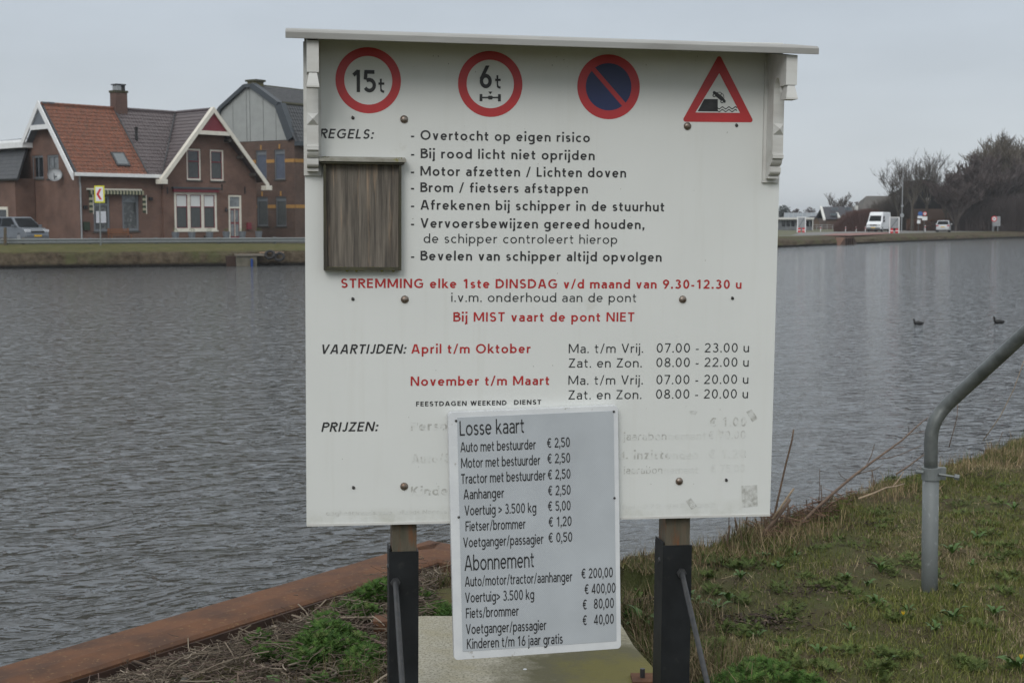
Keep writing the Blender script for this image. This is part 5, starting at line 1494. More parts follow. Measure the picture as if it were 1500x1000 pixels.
M['slate'] = mat('slate_blue_cladding', (.13,.145,.165), .6)
M['sill'] = mat('dark_stone_sill', (.05,.045,.04), .8)
M['yellow'] = mat('yellow_brick', (.42,.23,.06), .85, c2=(.32,.17,.05), scale=7)
BR1 = brick_mat('red_brown_brick', (.155,.082,.058), (.125,.066,.049), (.16,.12,.10))
BR2 = brick_mat('dark_brown_brick', (.115,.068,.050), (.088,.052,.040), (.11,.085,.07))
BR3 = brick_mat('chimney_brick', (.12,.062,.046), (.10,.052,.04), (.13,.10,.085))

class Plane2:
    """vertical facade helper in a thing's local frame"""
    def __init__(s, fr, to3): s.fr = fr; s.to3 = to3
def bxs(to3, mb, u0, u1, z0, z1, d0, d1):
    mb.add([to3(u0,z0,d0), to3(u1,z0,d0), to3(u1,z0,d1), to3(u0,z0,d1), to3(u0,z1,d0), to3(u1,z1,d0), to3(u1,z1,d1), to3(u0,z1,d1)],
           [(0,3,2,1),(4,5,6,7),(0,1,5,4),(1,2,6,5),(2,3,7,6),(3,0,4,7)])
def window(parent, to3, r, frame_m, sash_m, pane_m, fw=.07, cols=1, trans=None, upper_m=None, sill=True, mull=.0, d0=.06):
    """r = (u0,u1,z0,z1). trans = height of the transom as a fraction"""
    u0, u1, z0, z1 = r; mb = MB()
    bxs(to3, mb, u0, u0 + fw, z0, z1, d0, d0 + .08); bxs(to3, mb, u1 - fw, u1, z0, z1, d0, d0 + .08)
    bxs(to3, mb, u0 + fw, u1 - fw, z1 - fw, z1, d0, d0 + .08); bxs(to3, mb, u0 + fw, u1 - fw, z0, z0 + fw, d0, d0 + .08)
    wu = (u1 - u0 - 2 * fw - mull * (cols - 1)) / cols
    for c in range(1, cols):
        a = u0 + fw + wu * c + mull * (c - 1); bxs(to3, mb, a, a + mull, z0 + fw, z1 - fw, d0, d0 + .08)
    f = mb.build('window', frame_m, parent)
    for c in range(cols):
        a = u0 + fw + (wu + mull) * c; b = a + wu; s = .05
        zt = z0 + (z1 - z0) * trans if trans else None
        if sash_m:
            sm = MB(); bxs(to3, sm, a, a + s, z0 + fw, z1 - fw, d0 + .02, d0 + .075); bxs(to3, sm, b - s, b, z0 + fw, z1 - fw, d0 + .02, d0 + .075)
            bxs(to3, sm, a + s, b - s, z1 - fw - s, z1 - fw, d0 + .02, d0 + .075); bxs(to3, sm, a + s, b - s, z0 + fw, z0 + fw + s, d0 + .02, d0 + .075)
            if zt: bxs(to3, sm, a + s, b - s, zt - s * .7, zt + s * .7, d0 + .015, d0 + .075)
            sm.build('sash', sash_m, f)
        elif zt:
            sm = MB(); bxs(to3, sm, a, b, zt - .04, zt + .04, d0 + .01, d0 + .075); sm.build('transom', frame_m, f)
        def pane(za, zb, m_):
            pm = MB(); pm.add([to3(a, za, d0 + .06), to3(b, za, d0 + .06), to3(b, zb, d0 + .06), to3(a, zb, d0 + .06)], [(0,1,2,3)]); pm.build('pane', m_, f)
        if zt: pane(z0 + fw, zt, pane_m); pane(zt, z1 - fw, upper_m or pane_m)
        else: pane(z0 + fw, z1 - fw, pane_m)
    if sill:
        sm = MB(); bxs(to3, sm, u0 - .08, u1 + .08, z0 - .10, z0 - .002, -.06, .05); sm.build('sill', M['sill'] if sill is True else sill, f)
    return f
def tiled(name, mat_, parent, P, U, V, lu, lv, poly, tw=.26, tl=.34, amp=.035, lip=.03):
    """pantiles on the roof plane P + u*U + v*V inside the convex polygon poly (u,v); every tile is modelled, joined as one covering"""
    U = Vector(U).normalized(); V = Vector(V).normalized(); Nn = U.cross(V).normalized()
    if Nn.z < 0: Nn = -Nn
    mb = MB(); nu = int(lu / tw) + 2; nv = int(lv / tl) + 2
    u_min = min(p[0] for p in poly)
    prof = [(0, 0), (.2, .15), (.4, .8), (.6, 1), (.8, .7), (1, 0)]
    for j in range(nv):
        for i in range(nu):
            a = u_min + i * tw; b = j * tl
            c = clip_poly([(a, b), (a + tw, b), (a + tw, b + tl), (a, b + tl)], poly)
            if len(c) < 3: continue
            full = len(c) == 4 and abs(sum(c[k][0]*c[(k+1)%4][1]-c[(k+1)%4][0]*c[k][1] for k in range(4))/2 - tw*tl) < 1e-6
            if not full:
                vs = [P + U*p[0] + V*p[1] + Nn*(.02 + lip * (1 - (p[1] - b) / tl)) for p in c]; mb.add(vs, [tuple(range(len(vs)))]); continue
            vs = []; jz = random.uniform(-.006, .006)
            for (t, h) in prof: vs.append(P + U*(a + tw*t) + V*(b - .02) + Nn*(amp*h + lip + jz))
            for (t, h) in prof: vs.append(P + U*(a + tw*t) + V*(b + tl) + Nn*(amp*h + .0 + jz))
            for (t, h) in prof: vs.append(P + U*(a + tw*t) + V*(b - .02) + Nn*(amp*h*.2 - .01))
            mb.add(vs, [(k, k+1, 6+k+1, 6+k) for k in range(5)] + [(12+k, 12+k+1, k+1, k) for k in range(5)])
    o = mb.build(name, mat_, parent); o['kind'] = 'stuff'; return o
M['tile_orange'] = mat('orange_clay_tile', (.22,.080,.044), .8, c2=(.14,.056,.036), scale=3.5, detail=9, c3=(.075,.052,.036), s3=6, lo3=.50, hi3=.68)
M['tile_brown'] = mat('glazed_brown_tile', (.060,.044,.046), .38, c2=(.085,.064,.066), scale=3, spec=.6)
M['tile_dark'] = mat('dark_grey_tile', (.030,.033,.038), .55, c2=(.05,.052,.055), scale=3)
M['lead'] = mat('lead_grey_trim', (.045,.055,.065), .6)
M['moss_dark'] = mat('mossy_ridge', (.06,.06,.03), .95, c2=(.04,.035,.02), scale=8)

AL = R(48)
YH = 92.0
_c = wp(118, 353, YH); GZH = 0.16
HF = Frame((_c.x, _c.y, GZH), AL)
house = thing('brick_house', 'brick farmhouse with half orange half brown tiled roof and white gables', 'house', m=HF.m)
h2 = HF.hit
Lf = h2(378, 300)[0]; ua = h2(236, 256)[0]; ub = h2(372.5, 260)[0]
z_e = h2(120, 254)[1]
W2 = 3.75; z_r = h2(55, 152, W2)[1]
to_f = lambda u, z, d: (u, d, z)
to_g = lambda u, z, d: (u, d - .22, z)
# openings in the long front
w1 = HF.rect(137, 287, 161, 339); w2 = HF.rect(179, 282, 203.5, 338)
GE = Frame(HF.m @ Vector((0, 0, 0)), AL - R(90)); _rb = GE.hit(32, 210, -.75); yR, zR = -_rb[0], _rb[1]
f1 = wall([(0, 0), (ua + .3, 0), (ua + .3, z_e), (0, z_e)], [w1, w2], to_f); f1.build('front_wall', BR1, house)
# gable front
zg_e = h2(237, 257, -.22)[1]; ap = h2(304, 163, -.22)
pt = HF.rect(255.5, 282, 317.5, 337.5, -.22); pu1 = HF.rect(273.5, 218, 294.5, 264, -.22); pu2 = HF.rect(308, 219.5, 328, 265, -.22); pd = HF.rect(335, 286, 354, 352, -.22)
pd = (pd[0], pd[1], 0.0, pd[3])
gp_ = [(ua, 0), (ub, 0), (ub, z_e - .1), (ap[0], ap[1] - .25), (ua, z_e - .1)]
wall(gp_, [pt, pu1, pu2, pd], to_g).build('gable_front_wall', BR1, house)
MB().poly([(ua, -.22, 0), (ua, 0, 0), (ua, 0, z_e), (ua, -.22, z_e)]).poly([(ub, -.22, 0), (ub, 7.5, 0), (ub, 7.5, z_e - .1), (ub, -.22, z_e - .1)]).build('side_wall', BR1, house)
# end gable on the left: faces along -x
GE = Frame(HF.m @ Vector((0, 0, 0)), AL - R(90))       # its x axis runs from the back corner to the front corner
def gx(px, py, off=0.0):
    u, z = GE.hit(px, py, off); return u, z
to_e = lambda u, z, d: (d, -u, z)
def erect(x0, y0, x1, y1):
    u0, u1, z0, z1 = GE.rect(x0, y0, x1, y1); return (u0, u1, z0, z1)
yW_, zW_ = GE.hit(12, 262)
we1 = erect(47, 228, 63.5, 262); we2 = erect(69, 227, 86, 262); wd = erect(29.5, 283, 46, 325)
wall([(yW_, 0), (0, 0), (0, z_e), (-W2, z_r - .15), (-yR - .5, zR - .1), (yW_, zW_)], [we1, we2, (wd[0], wd[1], 0, wd[3])], to_e).build('end_gable_wall', BR1, house)
window(house, to_e, we1, M['greypaint'], None, M['glass'], cols=2, mull=.06, fw=.14)
window(house, to_e, we2, M['greypaint'], None, M['glass_bright'], cols=2, mull=.05, fw=.14)
window(house, to_e, (wd[0], wd[1], 0.02, wd[3]), M['greypaint'], None, M['glass'], fw=.12, trans=.66, upper_m=mat('brown_panel', (.12,.06,.035), .7), sill=False)
# windows of the long front
M['painted_reflection_pane'] = mat('pane_with_branch_reflections', (.045,.05,.05), .12, c2=(.14,.145,.14), scale=5, detail=8, lo=.5, hi=.62, spec=.8)  # pale branch reflections are painted into the pane colour
window(house, to_f, w1, M['greypaint'], None, M['painted_reflection_pane'], fw=.16, trans=.76, upper_m=M['glass'])
window(house, to_f, w2, M['greypaint'], None, M['painted_reflection_pane'], fw=.16, trans=.76, upper_m=M['glass_bright'])
# windows of the gable front
window(house, to_g, pt, M['cream'], M['maroon'], M['curtain'], fw=.17, cols=3, mull=.24, trans=.62, upper_m=M['blind'], sill=M['cream'], d0=.0)
window(house, to_g, pu1, M['cream'], M['maroon'], M['curtain'], fw=.12, trans=.60, upper_m=M['glass'], sill=True)
window(house, to_g, pu2, M['cream'], M['maroon'], M['curtain'], fw=.12, trans=.60, upper_m=M['glass'], sill=True)
mb = MB(); s_ = h2(252, 277, -.5); s2_ = h2(318, 277, -.5)
bxs(to_g, mb, pt[0] - .15, pt[1] + .1, pt[3] + .02, pt[3] + .24, -.22, 0); mb.build('maroon_lintel', M['maroon'], house)
mb = MB(); bxs(to_g, mb, pt[0] - .22, pt[1] + .17, pt[3] + .24, pt[3] + .36, -.30, 0); mb.build('lintel_flashing', M['lead'], house)
# front door with transom light
fd = MB(); u0, u1, z0, z1 = pd; tz = z0 + (z1 - z0) * .70
for (a, b, c, d) in ((u0, u0 + .13, z0, z1), (u1 - .13, u1, z0, z1), (u0 + .13, u1 - .13, z1 - .12, z1), (u0 + .13, u1 - .13, tz, tz + .12)): bxs(to_g, fd, a, b, c, d, .02, .12)
door = fd.build('door_frame', M['cream'], house)
mb = MB(); bxs(to_g, mb, u0 + .13, u1 - .13, z0, tz, .08, .11); mb.build('door_leaf', M['maroon'], door)
mb = MB()
wd_ = (u1 - u0 - .26)
for k in (0, 1):
    a = u0 + .13 + wd_ * (.12 + .46 * k); b = a + wd_ * .30
    bxs(to_g, mb, a, b, z0 + .25, z0 + (tz - z0) * .50, .066, .079); bxs(to_g, mb, a, b, z0 + (tz - z0) * .56, tz - .12, .066, .079)
mb.build('door_light', M['glass_bright'], door)
mb = MB()
for k in range(3):
    a = u0 + .13 + wd_ * (.02 + .47 * k); bxs(to_g, mb, a, a + wd_ * .05, z0 + .2, tz - .05, .055, .078)
mb.build('door_trim', M['cream'], door)
mb = MB(); mb.add([to_g(u0 + .13, tz + .12, .09), to_g(u1 - .13, tz + .12, .09), to_g(u1 - .13, z1 - .12, .09), to_g(u0 + .13, z1 - .12, .09)], [(0,1,2,3)]); mb.build('transom_pane', M['glass_bright'], door)
a = h2(330.5, 308, -.22); MB().dome((a[0], -.30, a[1]), .13, (0, -1, 0), 8, 3).tube([(a[0], -.22, a[1] + .15), (a[0], -.34, a[1] + .2)], .03, 5).build('wall_lamp', M['black'], house)
a0_ = HF.rect(361, 326, 367, 336, -.22); mb = MB(); bxs(to_g, mb, a0_[0], a0_[1], a0_[2], a0_[3], -.15, 0); mb.build('mailbox', M['maroon'], house)
# roofs (slabs first, tiles over them)
OH = .38; sl_ = (z_r - z_e) / W2
eave = (-OH); zev = z_e - OH * sl_ * .0
def roof_slab(pts, mt=None, th=.10): return pts
uL = -.45
Vf = Vector((0, W2 + OH, z_r - (z_e + .02))).normalized(); Pf = Vector((uL, -OH, z_e + .02)); lv = Vector((0, W2 + OH, z_r - z_e - .02)).length
us_ = h2(212, 252, 0)[0]        # where the orange tiles stop at the eave
zi = lambda y: z_e + .02 + (z_r - z_e - .02) * (y + OH) / (W2 + OH)
um = (ua + ub) / 2; uap = ap[0]
cz_r = z_r
# main front plane outline in (u,v): up to the valley
uv_v0 = ua - .15; 
main = MB(); main.slab([(uL, -OH, zi(-OH)), (ua - .1, -OH, zi(-OH)), (uap, W2, z_r), (uL, W2, z_r)], (0, .06, -.09)).build('roof_deck', M['lead'], house)
xb = uL - .30; _rb = GE.hit(32, 210, xb); yR, zR = -_rb[0], _rb[1]
MB().slab([(uL, yR, zR + .1), (uL, W2, z_r), (ub - .3, W2, z_r), (ub - .3, yR, zR + .1)], (0, -.06, -.09)).build('rear_roof_slope', M['slate'], house)
MB().slab([(.05, yR - .1, 0), (ub - .4, yR - .1, 0), (ub - .4, yR - .1, zR), (.05, yR - .1, zR)], (0, -.1, 0)).build('rear_wall', BR1, house)
T0 = us_ - uL
tiled('orange_tiles', M['tile_orange'], house, Pf, (1, 0, 0), Vf, T0, lv, [(.12, 0), (T0, 0), (T0, lv), (.12, lv)])
tiled('brown_tiles', M['tile_brown'], house, Pf, (1, 0, 0), Vf, uap - uL, lv, [(T0 + .02, 0), (ua - .1 - uL, 0), (uap - uL, lv), (T0 + .02, lv)], tw=.25)
# cross gable planes
yf = -.70
def cross(u_e, sgn):
    hz = z_r; ez = z_e - .05; ue = u_e
    return Vector((ue, yf, ez)), Vector((uap - ue, 0, hz - ez))
eL = ua - .25; eR = ub + .35; ezR = z_e - .25
MB().slab([(eL, yf, z_e - .10), (uap, yf, z_r), (uap, W2, z_r), (eL, -OH, z_e - .05)], (.06, 0, -.09)).build('roof_deck', M['lead'], house)
MB().slab([(uap, yf, z_r), (eR, yf, ezR), (eR, 7.5, ezR), (uap, 7.5, z_r)], (-.06, 0, -.09)).build('right_roof_slope', M['tile_brown'], house)
vec = Vector((uap - eL, 0, z_r - z_e + .10)); lcv = vec.length
tiled('brown_tiles', M['tile_brown'], house, Vector((eL, yf, z_e - .10)), (0, 1, 0), vec, W2 - yf, lcv, [(.05, 0), (.34, 0), (W2 - yf, lcv), (.05, lcv)], tw=.25)
# ridges
def ridge(p, q, m_, n=None):
    mb = MB(); p = Vector(p); q = Vector(q); L_ = (q - p).length; n = int(L_ / .38); d = (q - p) / n
    for i in range(n): a = p + d * i; mb.tube([a - d * .06, a + d * .9], [.13, .115], 8)
    o = mb.build('ridge_tiles', m_, house); o['kind'] = 'stuff'
ridge((uL, W2, z_r + .03), (T0 + uL, W2, z_r + .03), M['tile_orange']); ridge((T0 + uL, W2, z_r + .03), (uap, W2, z_r + .03), M['tile_brown']); ridge((uap, yf + .1, z_r + .04), (uap, W2, z_r + .04), M['tile_brown'])
ridge((uL + .03, W2, z_r + .04), (uL + 1.0, W2, z_r + .06), M['lead'])
# mossy verge between orange and brown
MB().tube([Pf + Vector((T0, 0, 0)) + Vector((0, 0, .06)), Pf + Vector((T0, 0, 0)) + Vf * lv + Vector((0, 0, .06))], .07, 5).build('verge_flashing', M['tile_dark'], house)
MB().tube([Vector((eL + .1, -OH + .02, z_e + .02)), Vector((uap, W2, z_r + .02))], .10, 5).build('valley_gutter', M['tile_dark'], house)
# gutters and barge boards
g1 = MB(); g1.box(uL - .1, ua - .25, -OH - .16, -OH + .02, z_e - .20, z_e + .04).build('gutter', M['white'], house, bevel=.02)
def barge(pa, pb, th_, hh, name='barge_board', m_='white', yv=None):
    """board along pa->pb in a gable plane, hh deep, th_ thick outward vector"""
    pa = Vector(pa); pb = Vector(pb); dn = Vector((0, 0, -hh))
    return MB().slab([pa, pb, pb + dn, pa + dn], th_).build(name, M[m_], house)
yb = -1.02
A_ = (uap, yb, z_r + .18)
barge((uap, yb, z_r + .20), (eL - .35, yb, z_e - .22), (0, .10, 0), .42, m_='cream'); barge((uap, yb - .004, z_r + .20), (eR + .25, yb - .004, ezR - .18), (0, .10, 0), .42, m_='cream')
MB().slab([(uap, yb + .01, z_r + .12), (eL - .3, yb + .01, z_e - .28), (eL - .3, yf + .1, z_e - .28), (uap, yf + .1, z_r + .12)], (0, 0, .06)).build('soffit', M['cream'], house)
MB().slab([(uap, yb + .01, z_r + .12), (eR + .2, yb + .01, ezR - .22), (eR + .2, yf + .1, ezR - .22), (uap, yf + .1, z_r + .12)], (0, 0, .06)).build('soffit', M['cream'], house)
MB().box(eL - .48, eL + .1, yb - .02, yf + .3, z_e - .62, z_e - .28).build('eave_return', M['cream'], house, bevel=.03)
MB().box(eR - .05, eR + .5, yb - .02, yf + .3, ezR - .66, ezR - .32).build('eave_return', M['cream'], house, bevel=.03)
# collar board with maroon panel
zc = h2(304, 194, yb)[1]; 
def at_z(z, s): e_, ez = ((eL - .35, z_e - .22) if s < 0 else (eR + .25, ezR - .18)); t = (z_r - .2 - z) / (z_r - .2 - (ez - .40)); return uap + (e_ - uap) * t
MB().box(at_z(zc, -1) - .05, at_z(zc, 1) + .05, yb + .02, yb + .12, zc - .16, zc + .12).build('collar_board', M['cream'], house)
MB().prism([(at_z(zc, -1), zc + .12), (at_z(zc, 1), zc + .12), (uap, z_r - .1)], 'y', yb + .13, yb + .17).build('gable_panel', M['maroon'], house)
for t in (.32, .55, .8):
    u = uap + (eR - uap) * t; z = z_r + (ezR - z_r) * t - .35; MB().box(u - .07, u + .07, yb + .12, -.2, z - .28, z - .06).build('purlin_end', M['sill'], house)
# left end gable boards (plane x = uL)
xb = uL - .30
z_lo = z_e - .05
barge((xb, W2, z_r + .22), (xb, -OH - .10, z_e + .02), (.10, 0, 0), .50); barge((xb + .004, W2, z_r + .22), (xb + .004, yR + .1, zR + .2), (.10, 0, 0), .50)
zc2 = GE.hit(55, 186, xb)[1]
def yat(z): return (W2 + OH) * (z_r - .25 - z) / (z_r - z_e - .02)
MB().box(xb + .02, xb + .12, W2 - yat(zc2), W2 + yat(zc2), zc2 - .18, zc2 + .14).build('collar_board', M['white'], house)
MB().prism([(W2 - yat(zc2), zc2 + .14), (W2 + yat(zc2), zc2 + .14), (W2, z_r - .12)], 'x', xb + .13, xb + .17).build('gable_panel', M['slate'], house)
MB().box(xb - .02, uL + .5, yR - .1, yR + 8, zR - .28, zR + .10).build('eave_return', M['white'], house)
MB().slab([(xb, -OH - .05, z_e + .1), (uL + .4, -OH - .05, z_e + .1), (uL + .4, W2, z_r + .17), (xb, W2, z_r + .17)], (0, 0, .04)).build('verge_cap', M['white'], house) if False else None
# chimney
uc = h2(174, 150, W2)[0]; zt = h2(174, 134, W2)[1]; hwc = (h2(187, 150, W2)[0] - h2(161, 150, W2)[0]) / 2 * .66
ch = MB().box(uc - hwc, uc + hwc, W2 - .36, W2 + .36, z_r - .8, zt).build('chimney', BR3, house)
MB().box(uc - hwc - .06, uc + hwc + .06, W2 - .41, W2 + .41, zt - .12, zt + .04).build('chimney_rim', M['moss_dark'], ch)
MB().box(uc - hwc * .62, uc + hwc * .1, W2 - .3, W2 + .3, zt + .04, zt + .42).build('chimney_cowl', M['steel_pale'], ch, bevel=.02)
MB().box(uc + hwc * .12, uc + hwc * .75, W2 - .3, W2 + .3, zt + .04, zt + .42).build('chimney_cowl', M['black'], ch, bevel=.02)
MB().box(uc - hwc * .8, uc + hwc * .85, W2 - .36, W2 + .36, zt + .42, zt + .50).build('chimney_cap', M['tile_dark'], ch)
# skylight
y_s = (.95, 2.05)
sc0 = None
def on_roof(px, py):
    o, d = ray(px, py); lo = HF.i @ o; ld = HF.i.to_3x3() @ d
    Nn = Vector((1, 0, 0)).cross(Vf).normalized(); t = (Pf - lo).dot(Nn) / ld.dot(Nn); return lo + ld * t, Nn
q4 = []
pA, Nn = on_roof(163, 225); pB, _ = on_roof(180, 226); pC, _ = on_roof(188.5, 244); pD, _ = on_roof(171, 243.5)
ctr_ = (pA + pB + pC + pD) / 4; hu = .52; hv_ = .62
if Nn.z < 0: Nn = -Nn
Ux = Vector((1, 0, 0))
Q = [ctr_ - Ux*hu - Vf*hv_, ctr_ + Ux*hu - Vf*hv_, ctr_ + Ux*hu + Vf*hv_, ctr_ - Ux*hu + Vf*hv_]
sk = MB().slab([p + Nn*.02 for p in Q], Nn * .12).build('skylight', M['tile_dark'], house)
M['sky_glass'] = mat('skylight_glass', (.10,.12,.13), .05, spec=1.0)
MB().slab([ctr_ + (p - ctr_) * .78 + Nn*.142 for p in Q], Nn * .01).build('pane', M['sky_glass'], sk)
pv, _ = on_roof(200, 206); MB().tube([pv, pv + Vector((0, 0, .6)), pv + Vector((0, 0, .95))], [.10, .10, .13], 8).build('vent_pipe', M['black'], house)
# downpipe, satellite dish, awning
dx_ = h2(118.5, 300, -.1)[0]
MB().tube([(dx_ - .25, -.45, z_e - .15), (dx_ - .05, -.12, z_e - .55), (dx_, -.10, z_e - .9), (dx_, -.10, 0.02)], .055, 8).build('downpipe', M['steel_pale'], house)
sd = GE.hit(91, 256); 
dpos = Vector((-.55, -sd[0], sd[1]))
wdir = (HF.i.to_3x3() @ Vector((.25, -1, .35))).normalized()
dish = MB().dome(dpos, .48, -wdir, 20, 5, .28).build('satellite_dish', M['steel_pale'], house, smooth=True)
MB().tube([(0, -sd[0], sd[1] - .2), dpos - Vector((0, 0, .1)), dpos + wdir * .35 - Vector((0, 0, .45)), dpos + wdir * .55 - Vector((0,0,.1))], .03, 5).build('dish_arm', M['greypaint'], dish)
aw = HF.rect(129, 279, 211, 290, -.6)
M['awn_g'] = mat('dark_green_canvas', (.02,.035,.02), .8); M['awn_c'] = mat('cream_canvas', (.30,.29,.20), .8)
a0_, a1_ = h2(130, 285, -.3)[0], h2(210, 285, -.3)[0]; za = h2(170, 279, -.3)[1]
mb = MB(); N_ = 34
for i in range(N_):
    mb.cur = i % 2; x0_ = a0_ + (a1_ - a0_) * i / N_; x1_ = a0_ + (a1_ - a0_) * (i + 1) / N_
    mb.slab([(x0_, -.10, za + .02), (x1_, -.10, za + .02), (x1_, -.36, za - .04), (x0_, -.36, za - .04)], (0, 0, .02))
    mb.slab([(x0_, -.36, za - .04), (x1_, -.36, za - .04), (x1_, -.36, za - .24), ((x0_ + x1_) / 2, -.36, za - .30), (x0_, -.36, za - .24)], (0, .02, 0))
awn = mb.build('awning', [M['awn_g'], M['awn_c']], house)
MB().box(a0_, a1_, -.14, -.01, za, za + .12).build('awning_box', M['cream'], awn)
for u in (a0_ + .05, a1_ - .05):
    mb = MB()
    for j in range(7):
        mb.cur = j % 2; mb.box(u - .12, u + .12, -.5, -.44, za - .5 - j * .17, za - .34 - j * .17)
    mb.build('awning_side', [M['awn_g'], M['awn_c']], awn)
    MB().tube([(u + .16, -.48, za - .3), (u + .16, -.48, za - 1.6)], .025, 5).build('awning_arm', M['cream'], awn)
pb_ = HF.rect(141.5, 309.5, 156, 326.5, -.05); mb = MB(); mb.box(pb_[0], pb_[1], .0, .03, pb_[2], pb_[3])
M['poster'] = mat('pale_window_poster', (.62,.64,.68), .6, c2=(.50,.35,.38), scale=9, lo=.55, hi=.7)
mb.build('window_poster', M['poster'], house)
for (x0_, y0_, x1_, y1_, m_) in ((121.5, 325, 130, 337, 'awn_g'), (122, 301, 126.5, 306, 'black'), (217.5, 289, 222, 293.5, 'black'), (296, 345, 301, 348, 'cream')):
    a = HF.rect(x0_, y0_, x1_, y1_, 0); d = 0 if x0_ < 230 else -.22
    MB().box(a[0], a[1], d - .18, d - .002, a[2], a[3]).build('wall_box', M[m_] if m_ != 'cream' else M['sill'], house)
# wall anchors
mb = MB()
for (px_, y0_, y1_) in ((245, 274, 284), (325, 270, 279), (358.5, 274, 284), (150, 261, 262)):
    a = HF.rect(px_ - .7, y0_, px_ + .7, y1_, -.22); MB().box(a[0], a[1], -.26, -.222, a[2], a[3]).build('wall_anchor', M['black'], house)

# annex at the far left edge
an = thing('house_annex', 'low brick annex under a dark roof at the left edge of the photo', 'annex', m=GE.m)
# local of GE: x along end wall towards the front corner, y into the house, z up; annex stands behind-left
ax1 = GE.hit(27, 300, -.0)[0]
a_z = GE.hit(20, 262, -1.5)[1]; a_zt = GE.hit(10, 212, .8)[1]
x_l = -19.0; x_r = GE.hit(23, 300, -1.5)[0]; rb_x, a_z = GE.hit(25, 261, -1.8); rt_x, a_zt = GE.hit(40, 212, -.06)
MB().box(x_l, x_r, -1.5, -.05, 0, a_z).build('wall', BR1, an)
MB().slab([(x_l, -1.8, a_z - .05), (rb_x, -1.8, a_z - .05), (rt_x, -.06, a_zt), (x_l, -.06, a_zt)], (0, .1, -.10)).build('roof_slope', M['tile_dark'], an)
mb = MB()
for j in range(9):
    t0 = j / 9; y_ = -1.8 + 1.74 * t0; z_ = a_z - .05 + (a_zt - a_z + .05) * t0; xr = rb_x + (rt_x - rb_x) * t0
    mb.slab([(x_l, y_, z_ + .045), (xr, y_, z_ + .045), (xr + (rt_x - rb_x) / 9, y_ + .19, z_ + .03 + (a_zt - a_z) / 9), (x_l, y_ + .19, z_ + .03 + (a_zt - a_z) / 9)], (0, .0, -.02))
o = mb.build('roof_tile_course', M['tile_dark'], an); o['kind'] = 'stuff'
MB().box(x_l, rt_x - .1, .0, .3, a_zt + .0, a_zt + .40).build('white_fascia', M['white'], an)
MB().slab([(x_l, .4, a_zt + .38), (rt_x - 1.6, .4, a_zt + .38), (rt_x - 2.6, 4, a_zt + 1.0), (x_l, 4, a_zt + .7)], (0, .1, -.1)).build('back_roof', M['slate'], an)
r_ = (GE.hit(0, 310, -1.5)[0] - 2, GE.hit(12, 310, -1.5)[0], GE.hit(8, 325, -1.5)[1], GE.hit(8, 303, -1.5)[1])
fr_ = MB().box(r_[0], r_[1], -1.56, -1.48, r_[2], r_[3]).build('window', M['cream'], an)
MB().box(r_[0], r_[1] - .15, -1.58, -1.562, r_[2] + .1, r_[3] - .2).build('pane', M['glass'], fr_)
# ------------------------------------------------------------------ apartment block with grey boarded gambrel gable
BETA = R(-33)
YB = 109.0
_b = wp(433, 353, YB)
AF = Frame((_b.x, _b.y, GZH), BETA)        # origin at the right hand corner; x runs left to right
ab = thing('apartment_building', 'brown brick building with grey panelled gambrel gable and yellow brick bands', 'building', m=AF.m)
ha = AF.hit
zb = ha(433, 205)[1]; xl = ha(300, 250)[0]
to_a = lambda u, z, d: (u, d, z)
wins = [(r[0], r[1], r[2], r[3]) for r in (AF.rect(375, 220.5, 390.5, 263), AF.rect(402, 219, 417.5, 263), AF.rect(376.5, 288.5, 392.5, 331), AF.rect(404, 288, 419.5, 331.5))]
wins.sort(key=lambda r: r[0])
wall([(xl, 0), (0, 0), (0, zb), (xl, zb)], wins, to_a).build('end_wall', BR2, ab)
for r in wins:
    up_ = r[2] > 3
    window(ab, to_a, r, M['greypaint'], None, M['blue_curtain'] if up_ else M['curtain'], fw=.09, trans=.86, upper_m=M['greypaint'])
# long side wall to the right
MB().poly([(0, 0, 0), (0, 30, 0), (0, 30, zb - .3), (0, 0, zb)]).poly([(xl, 0, 0), (xl, 30, 0), (xl, 30, zb), (xl, 0, zb)]).build('side_wall', BR2, ab)
mb = MB()
for (y0_, y1_) in ((233.5, 238.5), (300, 305)):
    z1_ = ha(400, y0_)[1]; z0_ = ha(400, y1_)[1]
    cuts = sorted([(r[0], r[1]) for r in wins if r[2] < (z0_ + z1_) / 2 < r[3]])
    x_ = xl
    for c in cuts + [(0, 0)]:
        if c[0] > x_: MB().box(x_, c[0], -.02, .05, z0_, z1_).build('yellow_band', M['yellow'], ab)
        x_ = c[1]
    MB().box(-.01, .02, 0.06, 30, z0_, z1_).build('yellow_band', M['yellow'], ab)
for r in wins:
    m_ = (r[0] + r[1]) / 2; MB().box(m_ - .08, m_ + .08, -.025, -.002, r[3] + .05, r[3] + .42).build('keystone', M['yellow'], ab)
